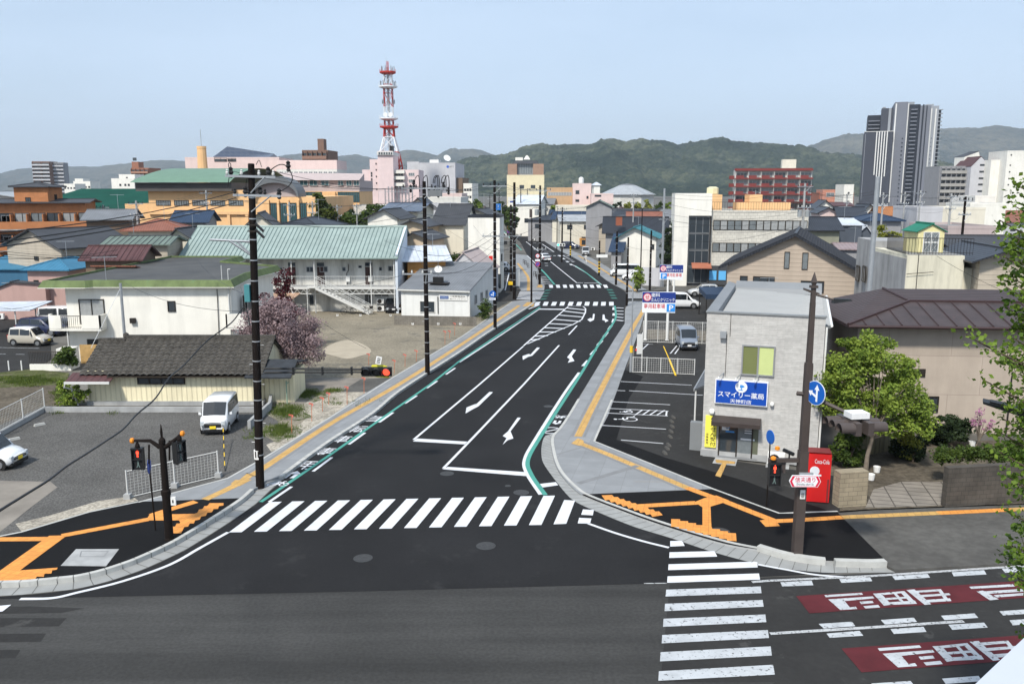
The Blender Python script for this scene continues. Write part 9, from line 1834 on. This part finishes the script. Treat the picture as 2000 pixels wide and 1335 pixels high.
for i,(u,Y,h_,w_,k)in enumerate(((672,165,9.5,3.2,'dark'),(700,162,9.8,3.2,'mid'),(735,168,10.8,3.0,'mid'),(686,158,7.5,3.2,'dark'),(772,178,9.0,2.6,'dark'),(662,150,6.0,2.8,'dark'),(720,156,7.2,3.0,'mid'))):
    tree('broadleaf_tree','broad %s green tree in the row before the school, %s'%('dark' if k=='dark' else 'mid',['leftmost of the dark ones','leftmost of the lighter ones','rightmost tall lighter one','short dark one in the middle','rightmost dark one by the scaffold','lowest dark one by the conifer','low lighter one'][i]),atp(u,Y),[(0,0,h_*.62,w_*1.15,w_*.8,h_*.38),(w_*.5,0,h_*.5,w_*.8,w_*.6,h_*.35)],7500,.42,LF[k],h_*.35,.2,60,1.0,30+i)
tree('garden_tree','dark green bushy tree left of the tall white cube house',atp(888,106),[(0,0,3.0,1.5,1.3,2.0),(-.3,0,4.8,.8,.8,1.0),(.8,0,2.2,.9,.9,1.4)],4200,.17,LF['mid'],1.2,.12,60,.5,14)
tree('garden_tree','pine like tree behind the teal roof before the white gabled house',atp(688,122),[(0,0,5.0,1.4,1.0,.6),(0,0,6.4,.9,.8,.6),(0,0,7.4,.4,.4,.5),(1.8,0,6.5,1.0,.9,1.6)],2200,.18,LF['dark'],4,.12,36,.4,15)
tree('garden_tree','rounded conical green shrub before the cream blue roofed house',atp(1246,112),[(0,0,1.6,.8,.8,1.3),(0,0,3.0,.4,.4,.9)],2200,.13,LF['spring'],.5,.08,34,.35,16)
tree('garden_tree','tall dark tree left of the white stair tower',atp(1306,126),[(0,0,4.0,1.4,1.3,3.0),(.2,0,7.0,1.0,1.0,1.8)],3600,.2,LF['dark'],1.5,.15,56,.5,18)
for i,(u,Y,h_,w_,k)in enumerate(((922,250,12,3.0,'mid'),(938,235,10,3.0,'spring'),(950,225,8,2.4,'mid'),(980,255,11,2.2,'mid'),(1000,235,9,2.0,'mid'),(1092,262,9.5,3.2,'spring'))):
    tree('street_tree','green tree lining the far street, %s'%ORD[i],atp(u,Y),[(0,0,h_*.6,w_,w_,h_*.36)],1500,.45,LF[k],h_*.35,.2,34,.9,50+i,group='trees lining the far street')
for i,(u,Y,k)in enumerate(((1204,270,'dark'),(1222,268,'yel'),(1243,272,'yel'),(1262,266,'yel'),(1283,262,'mid'),(1303,258,'spring'),(1322,250,'mid'))):
    tree('willow','pale green willow like tree before the arena, %s'%ORD[i],atp(u,Y),[(0,0,6.0,1.5,1.3,4.2)],1300,.34,LF[k],3,.2,34,.7,60+i,elong=2.2,group='willow like trees before the arena')
for i,(u,Y)in enumerate(((880,205),(895,212),(800,195),(1640,210),(1385,240))):
    tree('garden_tree','small dark green tree among the distant roofs, %s'%['third from the left','fourth from the left','behind the second pole','left of the high-rise','left of the red apartments'][i],atp(u,Y),[(0,0,5.5,2.4,2.0,3.0)],1300,.4,LF['dark'],2,.2,30,.9,70+i)
tree('roof_plants','scrubby potted plants on the grey rooftop behind the thick silver pole',At(1738,470,86),[(0,0,.5,1.6,.6,.4),(-1.0,0,1.1,.4,.4,.6)],1400,.14,LF['yel'],None,.05,24,.35,19,'plant')
tree('topiary','small dark topiary beside the pharmacy roof edge',gp(1388,668,.1),[(0,0,1.0,.5,.5,.8)],900,.12,LF['dark'],.4,.06,16,.3,20,'shrub')
# near street tree at the right edge: long shoots with leaves along them
def near_tree():
    rng=np.random.default_rng(5);base=Vector((10.2,13.2,0));root=thing('street_tree','fresh green street tree reaching in along the right edge close to the camera','tree',base)
    tb=MB();BK=mat('bark_brown',(.09,.065,.045),.9,.3,6);tb.path([(0,0,0),(.05,.05,4),(0,0,8),(-.1,0,12.6)],[.2,.16,.11,.04],BK,10);mb=MB();cs=[];rs=[]
    tips=[((1925,430),13.6),((1975,360),14),((1950,480),13.8),((1990,420),13.4),((1945,560),13.2),((1960,520),14.2),((1975,610),13.5),((1985,560),13.0),((1888,655),12.6),((1915,690),13.0),((1918,740),12.8),((1950,700),13.4),((1980,700),13.8),((1970,790),13.2),((1930,815),13.6),((1960,860),13.3),((1920,880),13.0),((1985,880),13.9),((1950,930),13.1),((1990,960),13.5),((1960,1000),12.8),((1945,1060),13.2),((1985,1070),13.0),((1965,1120),13.3),((1990,1130),12.7),((1990,480),14.0),((1935,500),13.7),((1940,600),13.9),((1968,660),13.1),((1995,760),13.4),((1978,830),12.9),((1996,640),13.6),((1965,400),13.9),((1984,510),13.3),((1998,1030),13.3),((1930,845),13.2),((1955,455),13.2),((1972,545),13.9)]
    for(u,v),Y in tips:
        u=u if v in(655,740)else 1998-(1998-u)*.62
        e=At(u,v,Y)-base;s=Vector((-.05,0,max(2.5,e.z-1.0-.25*abs(e.x))));mid=s.lerp(e,.5)+Vector((0,0,.1));P_=smooth_path([s,mid,e],7);tb.path(P_,[.035*(1-i/len(P_))+.006 for i in range(len(P_))],BK,5)
        for i,p in enumerate(P_):
            t=i/len(P_)
            if t>.25:cs.append(tuple(p));rs.append(.10+.16*(1-abs(t-.7)))
        for _ in range(3):
            p=P_[int(rng.integers(4,len(P_)-1))];q=p+Vector(rng.normal(size=3).tolist())*.25+Vector((0,0,.1));tb.path([p,q],[.008,.004],BK,3);cs.append(tuple(q));rs.append(.13)
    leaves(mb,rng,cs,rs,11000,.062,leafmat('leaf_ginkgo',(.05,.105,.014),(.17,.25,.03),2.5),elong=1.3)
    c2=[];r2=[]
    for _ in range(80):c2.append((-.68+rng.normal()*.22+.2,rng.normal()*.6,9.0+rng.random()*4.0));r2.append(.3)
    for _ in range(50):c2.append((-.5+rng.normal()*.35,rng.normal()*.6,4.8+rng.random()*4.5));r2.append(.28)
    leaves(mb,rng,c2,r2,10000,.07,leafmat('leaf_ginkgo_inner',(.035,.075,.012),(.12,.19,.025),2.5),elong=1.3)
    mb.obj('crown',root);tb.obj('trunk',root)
near_tree()
# grass and weeds
sheet('weed_patch',blob(600,770,34,12,1),.070,WEED);sheet('weed_patch',blob(562,806,44,16,2),.072,WEED);sheet('weed_patch',blob(548,844,34,15,3),.074,WEED);sheet('weed_patch',blob(650,762,16,4,4),.076,WEED)
rng=np.random.default_rng(8);mb=MB();cs=[]
for(cu,cv,ru,rv,n_)in((598,768,24,8,60),(560,803,34,13,90),(548,840,26,13,70),(650,762,18,4,20),(60,742,70,9,120),(500,850,20,14,10),(118,770,16,22,30),(690,785,60,14,10),(940,612,12,10,16),(115,806,4,2,3),(220,806,3,1,2)):
    for _ in range(n_):
        q=G(cu+ru*rng.normal()*.45,cv+rv*rng.normal()*.45,.09);cs.append((q.x,q.y,.12))
V=[]
for c in cs:
    for _ in range(26):
        x,y=c[0]+rng.normal()*.22,c[1]+rng.normal()*.22;h_=.08+rng.random()*.16;a=rng.random()*6.28;w_=.018;dx,dy=cos(a)*w_,sin(a)*w_;lx_,ly_=rng.normal()*.06,rng.normal()*.06
        V.append(((x-dx,y-dy,.05),(x+dx,y+dy,.05),(x+lx_,y+ly_,.05+h_)))
mb.add([p for t in V for p in t],[(3*i,3*i+1,3*i+2)for i in range(len(V))],leafmat('leaf_grass',(.05,.085,.012),(.13,.17,.03),1.5));o=mb.obj('grass');tag(o,'short green grass and weeds scattered on the lots','grass',kind='stuff')
tree('street_shrub','green shrub at the right wall of the small white office',gp(947,622,.05),[(0,0,.9,.7,.7,.9),(0,.5,1.4,.5,.5,.6)],1500,.13,LF['mid'],.3,.04,22,.35,21,'shrub')
# ================================================================ haze
hz=MB();hz.box(-8500,8500,-300,9500,-1.2,700,mat('haze_surface_placeholder',(1,1,1)));hm=bpy.data.materials.new('haze_air');hm.use_nodes=True;t=hm.node_tree;t.nodes.clear();o_=N(t,'ShaderNodeOutputMaterial');pv=N(t,'ShaderNodeVolumePrincipled');pv.inputs['Color'].default_value=(.72,.82,.95,1);pv.inputs['Density'].default_value=.00009;pv.inputs['Anisotropy'].default_value=.0;t.links.new(pv.outputs[0],o_.inputs['Volume'])
ho=hz.obj('haze');ho.data.materials.clear();ho.data.materials.append(hm);tag(ho,None,None,kind='stuff')
